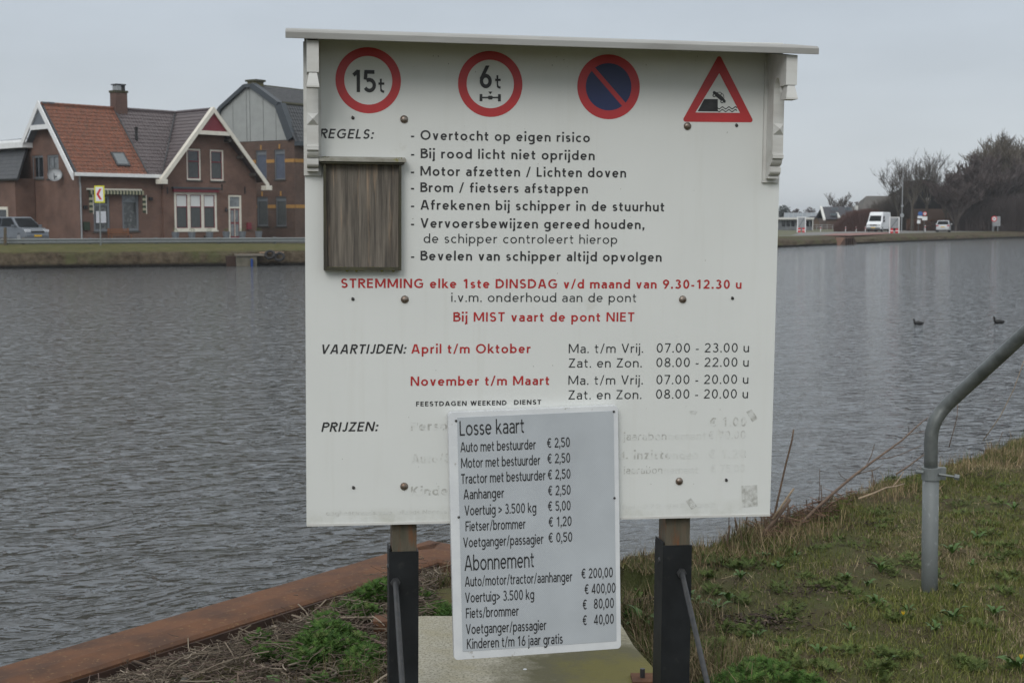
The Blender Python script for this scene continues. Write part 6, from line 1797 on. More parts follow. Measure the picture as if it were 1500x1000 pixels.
# gambrel gable of vertical panels
kn = ha(407, 152); tp2 = ha(365, 127); ftr = ha(428, 203)
kl_ = ha(315, 163); ridge_u = tp2[0]; ridge_z = tp2[1]
kr_u, kr_z = ha(408, 155); fr_u = -.35
half = kr_u - ridge_u
gl = [(2 * ridge_u - fr_u, zb + .03), (fr_u, zb + .03), (kr_u, kr_z), (ridge_u + .35, ridge_z), (ridge_u - .35, ridge_z), (2 * ridge_u - kr_u, kr_z)]
us2 = [2 * ridge_u - fr_u - .1] + [ha(x, 180)[0] for x in (323, 341, 361, 366, 385.5, 404)] + [fr_u + .1]
us2 = sorted(us2)
MB().prism([(p[0], p[1]) for p in gl], 'y', .10, .2).build('gable_backing', M['lead'], ab)
M['panel_grey'] = mat('pale_grey_cladding', (.33,.345,.335), .6, c2=(.29,.305,.295), scale=1.5)
for i in range(len(us2) - 1):
    g_ = .025
    c = clip_poly([(us2[i] + g_, zb), (us2[i+1] - g_, zb), (us2[i+1] - g_, ridge_z + .2), (us2[i] + g_, ridge_z + .2)], gl)
    if len(c) >= 3: MB().prism(c, 'y', .03 + random.uniform(-.004, .004), .098).build('cladding_panel', M['panel_grey'], ab)
# verge trims
def vt(a, b, w=.30):
    a = Vector((a[0], 0, a[1])); b = Vector((b[0], 0, b[1])); d = (b - a).normalized(); nrm_ = Vector((-d.z, 0, d.x))
    if nrm_.z < 0: nrm_ = -nrm_
    MB().slab([a - nrm_ * w * .3 + Vector((0, -.25, 0)), b - nrm_ * w * .3 + Vector((0, -.25, 0)), b + nrm_ * w * .7 + Vector((0, -.25, 0)), a + nrm_ * w * .7 + Vector((0, -.25, 0))], (0, .6, 0)).build('verge_trim', M['lead'], ab)
vt(gl[2], gl[3], .45); vt(gl[1], gl[2], .7); vt(gl[4], gl[5], .3); vt(gl[5], gl[0], .3); vt(gl[4], gl[3], .3)
# roof slopes going back
k2 = kr_u + .25
P_ = Vector((0, 0, 0))
MB().slab([(ridge_u + .3, -.2, ridge_z + .1), (k2, -.2, kr_z + .1), (k2, 30, kr_z + .1), (ridge_u + .3, 30, ridge_z + .1)], (0, 0, -.1)).slab([(k2, -.2, kr_z + .1), (.35, -.2, zb - .15), (.35, 30, zb - .15), (k2, 30, kr_z + .1)], (-.1, 0, 0)).build('roof_slope', M['tile_dark'], ab)
MB().slab([(ridge_u - .3, -.2, ridge_z + .1), (2*ridge_u - k2, -.2, kr_z + .1), (2*ridge_u - k2, 30, kr_z + .1), (ridge_u - .3, 30, ridge_z + .1)], (0, 0, -.1)).slab([(2*ridge_u - k2, -.2, kr_z + .1), (2*ridge_u - .35, -.2, zb), (2*ridge_u - .35, 30, zb), (2*ridge_u - k2, 30, kr_z + .1)], (.1, 0, 0)).build('roof_slope', M['tile_dark'], ab)
up1 = Vector((ridge_u + .3 - k2, 0, ridge_z - kr_z)); L1_ = up1.length
_t = tiled('roof_tiles', M['tile_dark'], ab, Vector((k2, .1, kr_z + .12)), (0, 1, 0), up1, 14, L1_, [(0, 0), (14, 0), (14, L1_), (0, L1_)], tw=.30)
up2 = Vector((k2 - .35, 0, kr_z + .25 - zb)); L2_ = up2.length
tiled('roof_tiles', M['tile_dark'], ab, Vector((.38, .1, zb - .12)), (0, 1, 0), up2, 14, L2_, [(0, 0), (14, 0), (14, L2_), (0, L2_)], tw=.30)
MB().tube([(k2, .2, kr_z + .2), (k2, 14, kr_z + .2)], .14, 6).build('mossy_knee', M['moss_dark'], ab)
MB().tube([(ridge_u, .2, ridge_z + .15), (ridge_u, 20, ridge_z + .15)], .14, 6).build('ridge_tiles', M['moss_dark'], ab)
MB().box(.1, .7, -.1, 30, zb - .45, zb - .12).build('gutter', M['lead'], ab)
px_u = ha(438, 280, 1.5)[0]
MB().tube([(.32, 1.5, zb - .4), (.12, 1.5, zb - .8), (.12, 1.5, 0)], .07, 8).build('downpipe', M['steel_pale'], ab)
cu, cz_ = ha(365, 121); c_ = MB().box(ridge_u - .5, ridge_u + .45, .3, 1.2, ridge_z, cz_ + .15).build('chimney', M['yellow_ch'] if 'yellow_ch' in M else mat('mossy_yellow_brick', (.14,.12,.055), .9, c2=(.09,.085,.04), scale=5), ab)
MB().box(ridge_u - .65, ridge_u + .6, .2, 1.3, cz_ + .10, cz_ + .26).build('chimney_rim', M['moss_dark'], c_)

# ------------------------------------------------------------------ roadside things on the left bank
iL0 = 0
def along(px, off):
    """a spot on the left bank seen in column px, off metres behind the waterline"""
    best = None
    for i in range(len(bp) - 1):
        a = bp[i] + nb[i] * off; b = bp[i+1] + nb[i+1] * off
        fa = 750 + F * a.x / (a.y * math.cos(PITCH) + 0 * 1) ; fb = 750 + F * b.x / (b.y * math.cos(PITCH))
        if (fa - px) * (fb - px) <= 0 and fa != fb and a.y > 0:
            t = (px - fa) / (fb - fa); q = a.lerp(b, t); return Vector((q.x, q.y, land_z(q.x)))
    return None
# guard rail
ga, gb_ = along(-60, 4.7), along(470, 4.7)
gd = (gb_ - ga); gl_ = gd.length; grz = math.atan2(gd.y, gd.x)
guard = thing('guard_rail', 'long low galvanised guard rail along the road in front of the houses', 'guard rail', loc=(ga.x, ga.y, ga.z), rz=grz)
pf = [(0, .06), (.05, .10), (.05, .16), (0, .20), (0, .24), (.05, .28), (.05, .33), (0, .37), (-.02, .37), (.02, .33), (.02, .28), (-.03, .22), (.02, .16), (.02, .10), (-.02, .06)]
mb = MB(); nseg_ = 8
for i in range(nseg_):
    o = MB().prism([(-p[0], p[1] - .06) for p in pf], 'x', gl_ * i / nseg_ + .005, gl_ * (i + 1) / nseg_ - .005).build('rail_beam', M['galv'], guard)
for px_ in (8, 33, 131, 228, 320, 402):
    q = along(px_, 4.7); u = (q - ga).dot(gd.normalized())
    MB().box(u - .09, u + .09, .03, .20, -.4, .36).build('rail_post', M['galv_dark'] if px_ > 40 else M['post_wood'], guard)
q = along(6, 4.2); b = q.copy()
t = thing('wooden_post', 'short weathered wooden post at the left edge by the guard rail', 'post', loc=(q.x, q.y, q.z - .25))
MB().tube([(0, 0, -.2), (.02, 0, .6), (.05, 0, 1.25)], [.10, .095, .09], 8).build('shaft', M['post_wood'], t)
# chevron sign
q = along(146, 3.6)
sg = thing('chevron_sign', 'yellow bordered sign with a red arrowhead pointing left on a grey pole', 'road sign', loc=(q.x, q.y, -.08))
S = q.y / F
M['sign_yellow'] = mat('yellow_film', (.62,.60,.02), .4); M['sign_white'] = mat('white_film', (.72,.73,.74), .4); M['sign_red'] = mat('bright_red_film', (.55,.02,.03), .4)
z1_ = 1.7 - (272.5 - HOR) * S * 1; 
zt_ = wp(147, 272, q.y).z + .08; zb_ = wp(147, 297, q.y).z + .08; w_ = 7.3 * S
MB().tube([(0, .05, -.4), (.01, .05, zt_)], .045, 8).build('pole', M['galv'], sg)
pl = MB().box(-w_ + .03, w_ + .03, -.03, .0, zb_, zt_).build('plate', M['sign_yellow'], sg)
MB().box(-w_ * .74 + .03, w_ * .74 + .03, -.042, -.031, zb_ + w_ * .28, zt_ - w_ * .28).build('white_field', M['sign_white'], pl)
zm = (zb_ + zt_) / 2; hh = (zt_ - zb_) * .32; aw_ = w_
MB().prism([(-.50 * aw_, zm), (.12 * aw_, zm + hh), (.58 * aw_, zm + hh), (-.02 * aw_, zm), (.58 * aw_, zm - hh), (.12 * aw_, zm - hh)], 'y', -.05, -.043).build('red_arrowhead', M['sign_red'], pl)
# concrete outfall, blue post, tyres
q = along(360, .0); t = thing('concrete_outfall', 'small concrete outfall set into the earth bank', 'outfall', loc=(q.x, q.y, WATER_Z), rz=grz)
w0 = 14 * q.y / F
MB().box(-w0 * 1.15, w0 * .95, -.5, 1.6, -.6, .62).build('head_wall', mat('stained_concrete', (.16,.145,.115), .9, c2=(.10,.095,.07), scale=3), t)
MB().box(-w0 * 1.2, w0 * 1.7, -.6, 1.6, .622, .72).build('coping', mat('pale_concrete', (.17,.15,.12), .9), t)
MB().box(-w0 * 2.1, -w0 * 1.16, -.25, 1.6, -.6, .62).build('recess_shade_block', M['rust_dark'], t)  # solid dark block stands in for the shade of a recess
q = along(369.5, -.3); tag(MB().tube([(0, 0, -.5), (0, 0, .45)], .075, 8).build('mooring_post', mat('blue_paint', (.01,.045,.20), .6), loc=(q.x, q.y - .4, WATER_Z)), 'small bright blue post at the waterline beside the concrete outfall', 'post')
for (px_, py_, lb) in ((395, 373, 'left one of two black tyres hung on the bank'), (409, 376, 'right one of two black tyres hung on the bank')):
    q = along(px_, -.05); z = wp(px_, py_, q.y).z
    mb = MB(); rr_ = .27; pts = [(rr_ * math.cos(i * math.pi / 8), -.15 + .12 * math.sin(i * math.pi / 8), rr_ * .8 * math.sin(i * math.pi / 8)) for i in range(17)]
    mb.tube(pts, .085, 8, cap=False); tag(mb.build('tyre', M['black'], loc=(q.x, q.y, z)), lb, 'tyre', group='tyres hung on the bank')
q = along(397, .25); tag(MB().box(-.75, .75, -.1, .1, -.04, .04).build('timber_beam', mat('pale_beam', (.30,.21,.14), .8), loc=(q.x, q.y, -.40)), 'pale timber beam on the bank above the tyres', 'beam')

# planters and bench before the house
def planter(px_, lb):
    u = h2(px_, 345, -1.6)[0]; p = HF.m @ Vector((u, -1.6, 0))
    t = thing('planter', lb, 'planter', loc=(p.x, p.y, GZH), group='grey planters before the house')
    MB().tube([(0, 0, 0), (0, 0, .60)], [.20, .27], 10).build('pot', M['slate'], t)
    mb = MB()
    for _ in range(70):
        a = random.random() * 6.28; r = random.random() ** .5 * .2; z = .60 + random.random() * .34 * (1 - r * 2); c = Vector((r * math.cos(a), r * math.sin(a), z)); s = .05
        d1_ = Vector((random.uniform(-1, 1), random.uniform(-1, 1), random.uniform(-1, 1))) * s; d2_ = Vector((random.uniform(-1, 1), random.uniform(-1, 1), random.uniform(-1, 1))) * s
        mb.add([c, c + d1_, c + d2_], [(0, 1, 2)])
    o = mb.build('foliage', M['leaf'], t); o['kind'] = 'stuff'
for px_, lb in ((257, 'grey planter under the left edge of the white triple window'), (281, 'grey planter under the middle of the white triple window'), (307, 'grey planter under the right side of the triple window'), (331.5, 'grey planter just left of the maroon front door'), (355, 'grey planter just right of the maroon front door'), (379, 'grey planter at the corner of the apartment building')):
    planter(px_, lb)
u = h2(176, 345, -.9)[0]; p = HF.m @ Vector((u, -.9, 0)); M['bench'] = mat('orange_brown_wood', (.19,.075,.03), .7)
t = thing('garden_bench', 'orange brown slatted bench against the brick wall below the striped awning', 'bench', loc=(p.x, p.y, GZH), rz=AL)
for i in range(4): MB().box(-.85, .85, -.22 + i * .11, -.14 + i * .11, .40, .44).build('seat_slat', M['bench'], t)
for i in range(3): MB().box(-.85, .85, .22, .25, .52 + i * .12, .60 + i * .12).build('back_slat', M['bench'], t)
for sx in (-.75, .75):
    for sy in (-.18, .2): MB().box(sx - .03, sx + .03, sy - .03, sy + .03, 0, .40 if sy < 0 else .88).build('leg', M['bench'], t)

# ------------------------------------------------------------------ vehicles
M['car_glass'] = mat('car_glass', (.010,.012,.014), .45, spec=.08)
M['tail_red'] = mat('tail_lamp', (.35,.02,.02), .3); M['lamp_clear'] = mat('head_lamp', (.5,.52,.55), .1, spec=.9)
M['plate_y'] = mat('yellow_number_plate', (.60,.36,.01), .5); M['rim'] = mat('wheel_rim', (.30,.31,.32), .4, .5)
def wheel(parent, x, y, r, w=.20):
    s = 1 if y > 0 else -1
    wh = MB().tube([(x, y - w / 2, r), (x, y + w / 2, r)], r, 18).build('wheel', M['black'], parent, bevel=.02)
    MB().tube([(x, y + s * (w / 2 - .02), r), (x, y + s * (w / 2 + .012), r)], r * .62, 12).build('rim', M['rim'], wh)
def loft(sections, parent, name, m_, bev=.04):
    """sections: list of rings of (x,y,z) with equal counts"""
    mb = MB(); k = len(sections[0]); vs = [p for s in sections for p in s]
    fs = [(i*k + j, i*k + (j+1) % k, (i+1)*k + (j+1) % k, (i+1)*k + j) for i in range(len(sections)-1) for j in range(k)]
    fs += [tuple(range(k))[::-1], tuple(range((len(sections)-1)*k, len(sections)*k))]
    return mb.add(vs, fs).build(name, m_, parent, smooth=False, bevel=bev)
def car(name, label, cat, loc, rz, paint, L_, W_, belt, roof, hood, xs_, r, wx, kind='car', plate_front=True):
    """xs_: (nose, bonnet end, roof front, roof rear, tail) x positions; nose at +x"""
    t = thing(name, label, cat, loc=loc, rz=rz)
    n_, b_, rf, rr, tl_ = xs_; w = W_ / 2
    body = [(tl_, .28), (tl_ - .04, .55), (tl_ + .02, belt), (b_, belt - .02), (n_ - .35, hood), (n_ - .04, hood - .22), (n_, .45), (n_ - .05, .25)]
    def ring(y, k): return [(x * (1 if k == 0 else 1), y, z) for x, z in body]
    S = []
    for y, ins in ((-w, .0), (-w + .10, 0), (w - .10, 0), (w, 0)):
        e = .10 if abs(y) > w - .05 else 0
        S.append([(x + (e if x < 0 else -e), y * (1 - (.05 if z > .8 else 0)), z) for x, z in body])
    bo = loft(S, t, 'body', paint, .035)
    cab = [(tl_ + .04, belt - .03), (rr, roof - .02), (rr + .2, roof), (rf, roof), (b_ + .02, belt - .05)]
    wt = w * .78
    S = []
    for q in (-1, 1): S.append([(x, q * (w - .03 if z < belt + .01 else wt), z) for x, z in cab])
    loft(S, t, 'cabin', paint, .03)
    # glass
    def sidepoly(pts, q):
        P = []
        for x, z in pts:
            f_ = (z - belt) / (roof - belt); y = (w - .03) + (wt - w + .03) * max(0, f_); P.append((x, q * (y + .012), z))
        return P
    g0, g1 = belt + .02, roof - .09
    xf = lambda z: b_ + .02 + (rf - b_) * (z - belt) / (roof - belt); xr_ = lambda z: tl_ + .04 + (rr - tl_ - .04) * (z - belt) / (roof - belt)
    for q in (-1, 1):
        mid = (rf + rr) / 2
        MB().add(sidepoly([(xr_(g0) + .22, g0), (mid - .06, g0), (mid - .06, g1), (xr_(g1) + .20, g1)], q), [(0, 1, 2, 3)]).build('side_window', M['car_glass'], t)
        MB().add(sidepoly([(mid + .04, g0), (xf(g0) - .25, g0), (xf(g1) - .18, g1), (mid + .04, g1)], q), [(0, 1, 2, 3)]).build('side_window', M['car_glass'], t)
        MB().box(xf(g0) - .42, xf(g0) - .26, q * (w + .10) - .09, q * (w + .10) + .09, belt - .02, belt + .14).build('mirror', paint, t, bevel=.02)
    def scr(fx, sg):
        pts = []
        for z, yy in ((g0, w - .14), (g1, wt - .09)): pts.append((fx(z) + sg * .02, yy, z))
        (a, b) = pts
        return [(a[0], -a[1], a[2]), (a[0], a[1], a[2]), (b[0], b[1], b[2]), (b[0], -b[1], b[2])]
    MB().add(scr(xf, 1), [(0,1,2,3)]).build('windscreen', M['car_glass'], t)
    MB().add(scr(xr_, -1), [(0,1,2,3)]).build('rear_window', M['car_glass'], t)
    for q in (-1, 1):
        MB().box(n_ - .30, n_ - .03, q * (w * .76) - .17, q * (w * .76) + .17, hood - .27, hood - .10).build('headlight', M['lamp_clear'], t, bevel=.03)
        MB().box(tl_ - .055, tl_ + .05, q * (w * .78) - .17, q * (w * .78) + .17, belt - .22, belt - .06).build('tail_light', M['tail_red'], t, bevel=.02)
        for x in wx: wheel(t, x, q * (w - .11), r)
    MB().box(n_ - .02, n_ + .022, -.26, .26, .40, .51).build('number_plate', M['plate_y'], t)
    MB().box(tl_ - .065, tl_ - .035, -.26, .26, .62 if kind == 'car' else .5, .73 if kind == 'car' else .6).build('number_plate', M['plate_y'], t)
    MB().box(n_ - .06, n_ + .010, -.45, .45, hood - .30, hood - .20).build('grille', M['black'], t)
    MB().box(n_ - .10, n_ + .03, -w * .92, w * .92, .26, .38).build('front_bumper', M['bumper'], t, bevel=.02)
    MB().box(tl_ - .07, tl_ + .08, -w * .92, w * .92, .30, .46).build('rear_bumper', paint if kind == 'car' else M['bumper'], t, bevel=.02)
    return t
M['bumper'] = mat('grey_bumper', (.10,.105,.11), .6)
M['paint_grey'] = mat('grey_blue_car_paint', (.14,.155,.175), .25, .3); M['paint_silver'] = mat('silver_car_paint', (.42,.44,.46), .3, .35); M['paint_van'] = mat('white_van_paint', (.74,.76,.78), .35)
q = wp(28, 352, 88.5)
car('parked_minivan', 'silver grey minivan parked nose right at the left edge of the photo', 'minivan', (q.x, q.y, land_z(q.x)), R(-38), M['paint_grey'], 4.3, 1.75, 1.02, 1.66, .95, (2.15, 1.25, .35, -1.75, -2.15), .32, (-1.3, 1.35))
q = gp(1382, 340.0, RW_)
car('estate_car', 'silver hatchback seen from behind driving away along the far road', 'car', (q.x, q.y, RW_ + .01), R(70), M['paint_silver'], 4.4, 1.72, .98, 1.52, .90, (2.15, 1.0, .35, -1.6, -2.15), .31, (-1.35, 1.3)).scale = (1.12, 1.12, 1.12)
# white van
q = gp(1287, 339.6, RW_)
van = thing('white_van', 'white high roofed delivery van coming round the bend beside the far hedge', 'van', loc=(q.x, q.y, RW_ + .01), rz=R(-120)); van.scale = (1.06, 1.12, 1.12)
w = .97
prof_v = [(-2.7, .35), (-2.72, 1.2), (-2.66, 2.52), (-2.5, 2.62), (1.05, 2.62), (1.35, 2.52), (2.05, 1.38), (2.62, 1.08), (2.74, .85), (2.76, .38)]
S_ = []
for y, k_ in ((-w, 1), (-w * .93, 0), (w * .93, 0), (w, 1)):
    S_.append([(x - (.08 if k_ and x > 1.5 else 0), y * (.90 if z > 2.4 else .97 if z > 1.4 else 1), z - (.06 if k_ and z > 2.5 else 0)) for x, z in prof_v])
loft(S_, van, 'body', M['paint_van'], .05)
def sl2(z): return 1.35 + (2.05 - 1.35) * (2.52 - z) / (2.52 - 1.38)
MB().add([(sl2(1.42) + .03, -.80, 1.42), (sl2(1.42) + .03, .80, 1.42), (sl2(2.15) + .03, .74, 2.15), (sl2(2.15) + .03, -.74, 2.15)], [(0,1,2,3)]).build('windscreen', M['car_glass'], van)
for q_ in (-1, 1):
    MB().add([(.70, q_ * (w * .975 + .01), 1.38), (1.80, q_ * (w * .975 + .01), 1.38), (1.38, q_ * (w * .95 + .01), 2.08), (.70, q_ * (w * .95 + .01), 2.08)], [(0,1,2,3)]).build('side_window', M['car_glass'], van)
    MB().box(1.5, 1.66, q_ * 1.10 - .1, q_ * 1.10 + .1, 1.30, 1.62).build('mirror', M['black'], van, bevel=.02)
    MB().box(2.60, 2.77, q_ * .72 - .16, q_ * .72 + .16, .80, 1.0).build('headlight', M['lamp_clear'], van, bevel=.03)
    for x in (-1.7, 1.75): wheel(van, x, q_ * (w - .10), .34)
    MB().box(-2.76, -2.70, q_ * .85 - .06, q_ * .85 + .06, .9, 1.3).build('tail_light', M['tail_red'], van)
MB().box(2.70, 2.80, -.5, .5, .82, .98).build('grille', M['black'], van)
MB().box(2.66, 2.82, -.9, .9, .32, .60).build('front_bumper', M['bumper'], van, bevel=.03)
MB().box(2.81, 2.84, -.27, .27, .50, .62).build('number_plate', M['plate_y'], van)

# ------------------------------------------------------------------ signs and posts across the water on the right
def stand(px, py, z=None):
    return gp(px, py + max(0, (341 - py) * .6), RW_)
M['sign_blue'] = mat('blue_sign_plate', (.03,.11,.32), .6)
def disc(mb, cx, cz, r, y, t=.03, n=20): mb.prism(ell(cx, cz, r, n), 'y', y, y + t)
def pm(p): return p.y / F
# the two ferry stop boards
for (xa, xb_, yt, yb_, gy, lb) in ((1168, 1179.5, 317, 340, 339.8, 'white framed board with red blocks at its foot, left beside the low white building'), (1303, 1316.5, 318, 341.5, 341.8, 'white framed glass board with red blocks just right of the white van')):
    p = stand((xa + xb_) / 2, gy); S = pm(p)
    t = thing('ferry_barrier_board', lb, 'sign', loc=(p.x, p.y, RW_), group='white framed boards on the far bank')
    hw_ = (xb_ - xa) / 2 * S; H = (gy - yt) * S
    for s in (-1, 1): MB().box(s * hw_ - .07, s * hw_ + .07, -.05, .05, 0, H).build('frame_post', M['sign_white'], t)
    MB().box(-hw_ + .07, hw_ - .07, -.04, .04, H - .12, H - .01).build('top_bar', M['sign_white'], t)
    MB().box(-hw_ + .08, hw_ - .08, -.02, .02, H * .32, H - .13).build('panel', M['steel_pale'], t)
    MB().slab([(-hw_ + .1, -.03, H * .34), (-hw_ + .25, -.03, H * .34), (hw_ - .1, -.03, H - .2), (hw_ - .25, -.03, H - .2)], (0, .008, 0)).build('diagonal_stripe', M['greypaint'], t)
    for s in (-1, 1): MB().box(s * hw_ * .55 - .17, s * hw_ * .55 + .17, -.10, .10, .02, H * .30).build('red_block', M['sign_red'], t)
    for s in (-1, 1): MB().box(s * hw_ * .55 - .18, s * hw_ * .55 + .18, -.11, .11, H * .13, H * .18).build('white_band', M['sign_white'], t)
# lamp post with a round back-turned sign
p = stand(1320.5, 336.5); S = pm(p)
t = thing('street_lamp', 'tall thin grey lamp post rising between van and bare trees', 'street lamp', loc=(p.x, p.y, RW_))
H = (336.5 - 243) * S
MB().tube([(0, 0, 0), (0, 0, H * .5), (0, 0, H)], [.085, .07, .05], 8).build('pole', M['steel_pale'], t)
MB().tube([(0, 0, H), (-.15, 0, H + .25), (-.9, 0, H + .42)], .04, 6).build('arm', M['steel_pale'], t)
MB().box(-1.5, -.8, -.12, .12, H + .34, H + .46).build('lamp_head', M['steel_pale'], t, bevel=.03)
mb = MB(); disc(mb, 0, (336.5 - 313) * S, 3.0 * S, -.11, .03); mb.build('round_plate', M['steel_pale'], t)
MB().box(-.2, .2, -.10, -.07, (336.5 - 300.5) * S, (336.5 - 298) * S).build('small_plate', M['steel_pale'], t)
# blue and white plates
p = stand(1345.2, 336); S = pm(p)
t = thing('information_sign', 'blue roundish sign over two small white plates on a thin pole', 'road sign', loc=(p.x, p.y, RW_))
MB().tube([(0, .05, 0), (0, .05, (336 - 307) * S)], .05, 6).build('pole', M['galv_dark'], t)
mb = MB(); disc(mb, (1347.5 - 1345.2) * S, (336 - 310.3) * S, 3.3 * S, -.03, .04); mb.build('blue_plate', M['sign_blue'], t)
MB().box(-1.8 * S, 5 * S, -.05, -.01, (336 - 317) * S, (336 - 313.6) * S).build('white_plate', M['sign_white'], t)
MB().box(-2.2 * S, 2.6 * S, -.05, -.01, (336 - 324.5) * S, (336 - 319.5) * S).build('white_plate', M['sign_white'], t)
p = stand(1353.5, 341); S = pm(p)
t = thing('prohibition_sign', 'small round red ringed sign over a white plate standing nearest the water', 'road sign', loc=(p.x, p.y, RW_))
MB().tube([(0, .05, 0), (0, .05, (341 - 311) * S)], .05, 6).build('pole', M['galv_dark'], t)
zc_ = (341 - 313.3) * S; mb = MB(); disc(mb, .05, zc_, 3.0 * S, -.03, .04); r1x = mb.build('red_disc', M['sign_red'], t)
mb = MB(); disc(mb, .05, zc_, 2.0 * S, -.045, .01); mb.build('white_centre', M['sign_white'], r1x)
MB().box(-.05 * S, .9 * S, -.056, -.047, zc_ - .8 * S, zc_ + .8 * S).build('dark_symbol', M['black'], r1x)
MB().box(-3.3 * S, 4.2 * S, -.05, -.01, (341 - 322.8) * S, (341 - 317.5) * S).build('white_plate', M['sign_white'], t)
# speed limit sign and the back of a board
p = stand(1459, 335.5); S = pm(p)
t = thing('direction_board', 'grey back of a large board on two legs beside the far road', 'road sign', loc=(p.x, p.y + .3, RW_))
MB().box(-4.8 * S, 6.8 * S, -.04, .0, (335.5 - 328) * S, (335.5 - 314) * S).build('panel', M['steel_pale'], t)
for x in (-4 * S, 3.4 * S): MB().tube([(x, .05, 0), (x, .05, (335.5 - 316) * S)], .06, 6).build('leg', M['steel_pale'], t)
p2 = stand(1455.5, 335.9)
t = thing('speed_limit_sign', 'round white sign with red ring in front of the grey board', 'road sign', loc=(p2.x, p2.y, RW_))
zc_ = (335.9 - 317.8) * S; mb = MB(); disc(mb, 0, zc_, 4.2 * S, -.10, .04); rs = mb.build('red_disc', M['sign_red'], t)
mb = MB(); disc(mb, 0, zc_, 2.9 * S, -.115, .01); mb.build('white_centre', M['sign_white'], rs)
sf = Frame((p2.x, p2.y, RW_), 0)
mb = MB(); text_line(mb, '50', (-1.7 * S, zc_ - 1.15 * S), (1.7 * S, zc_ - 1.15 * S), 2.3 * S, .2, yoff=-.125, mode='squash'); mb.build('numeral', M['greypaint'], rs)
MB().tube([(0, 0, 0), (0, 0, zc_)], .05, 6).build('pole', M['steel_pale'], t)
# small marker posts
for (px_, py_, h_, lb) in ((1202, 336.5, .9, 'small red and white marker post by the dark roofed house'), (1238.5, 336.2, .9, 'leftmost marker post before the reddish hedge'), (1254, 336, .9, 'middle marker post before the reddish hedge'), (1267.5, 336, .9, 'marker post between hedge and white van'), (1355, 336, 1.1, 'red and white marker post behind the small round sign')):
    p = stand(px_, py_); t = thing('marker_post', lb, 'marker post', loc=(p.x, p.y, RW_), group='marker posts along the far road')
    MB().box(-.05, .05, -.04, .04, 0, h_ * .85).build('post', M['sign_white'], t); MB().box(-.054, .054, -.046, .046, h_ * .5, h_ * .68).build('red_band', M['sign_red'], t)
p = stand(1495, 332); S = pm(p)
t = thing('street_lamp', 'pale pole at the right edge of the photo by the dark trees', 'street lamp', loc=(p.x, p.y, RW_))
MB().tube([(0, 0, 0), (0, 0, (332 - 297) * S)], [.09, .06], 8).build('pole', M['steel_pale'], t); MB().box(-.6, .1, -.1, .1, (332 - 297) * S, (332 - 295) * S).build('lamp_head', M['steel_pale'], t, bevel=.03)
# rusty landing recess in the bank
p = gp(1240, 358.3, WATER_Z); S = pm(p); ang = math.atan2((P3 - P2).y, (P3 - P2).x)
t = thing('steel_landing', 'rusty steel landing recess with dark bays in the far bank', 'landing', loc=(p.x, p.y, WATER_Z), rz=ang)
k_ = 1 / math.cos(ang)
M['rust_far'] = mat('far_rust', (.13,.065,.04), .85, c2=(.09,.05,.035), scale=2)
Lw = 15 * S * k_ * .62
MB().box(-Lw, Lw, -.3, 0.9, .72, .80).build('deck_edge', M['rust_far'], t)
for i in range(5):
    x = -Lw + 2 * Lw * i / 4; MB().box(x - .09, x + .09, -.35, .8, -.5, .72).build('fender_pile', M['rust_dark'], t)
MB().box(-Lw, Lw, -.12, -.04, -.5, .719).build('back_plate', M['black'], t)
MB().prism([(-Lw - 2.2, -.3), (-Lw - .1, -.3), (-Lw - .1, .80), (-Lw - .3, .80)], 'y', -.35, .6).build('wing_plate', M['rust_far'], t)
MB().prism([(Lw + .1, -.3), (Lw + 1.6, -.3), (Lw + .1, .80)], 'y', -.35, .6).build('wing_plate', M['rust_dark'], t)
# ------------------------------------------------------------------ coots
M['coot'] = mat('sooty_feathers', (.012,.012,.013), .7, c2=(.022,.022,.022), scale=30); M['bill'] = mat('white_bill', (.5,.47,.42), .5)
def coot(px_, py_, lb, s=1.0, fat=1.0):
    p = gp(px_, py_, WATER_Z); t = thing('coot', lb, 'water bird', loc=(p.x, p.y, WATER_Z), group='coots swimming on the canal')
    mb = MB()
    P = [(.215, 0, .055), (.18, 0, .05), (.10, 0, .045), (0, 0, .045), (-.08, 0, .05), (-.115, 0, .075), (-.125, 0, .12), (-.13, 0, .155), (-.145, 0, .180), (-.165, 0, .183), (-.18, 0, .178)]
    Rr = [.006, .035, .062, .075, .066, .045, .028, .026, .030, .024, .010]
    mb.tube([(a * s, b * s, c * s * (1.05 if fat > 1 else 1)) for a, b, c in P], [r * s * fat for r in Rr], 12); mb.build('body', M['coot'], t, smooth=True)
    MB().tube([(-.178 * s, 0, .178 * s), (-.215 * s, 0, .168 * s)], [.010 * s, .003 * s], 6).build('bill', M['bill'], t)
coot(1344.5, 475.0, 'slimmer coot with raised neck on the left swimming left on the water', .80)
coot(1462.5, 473.2, 'plumper coot on the right above the handrail swimming left on the water', .86, 1.12)
# ------------------------------------------------------------------ houses far off on the right
def far_frame(px, py, Yd, rz=0.0):
    p = wp(px, py, Yd); return Frame((p.x, p.y, RW_), rz)
M['thatch'] = mat('dark_boarded_wall', (.015,.015,.016), .95, c2=(.022,.021,.020), scale=1.5, spec=.1)
M['roof_farm'] = mat('grey_brown_roof', (.085,.082,.075), .9, c2=(.11,.10,.09), scale=.6)
M['roof_far'] = mat('far_dark_tiles', (.035,.036,.045), .75, c2=(.05,.05,.058), scale=1)
M['far_wall'] = mat('far_brick_wall', (.10,.065,.05), .9)
M['far_white'] = mat('far_white_trim', (.6,.6,.57), .7)
M['solar'] = mat('glass_greenhouse_roof', (.16,.19,.21), .3, c2=(.11,.13,.15), scale=2)
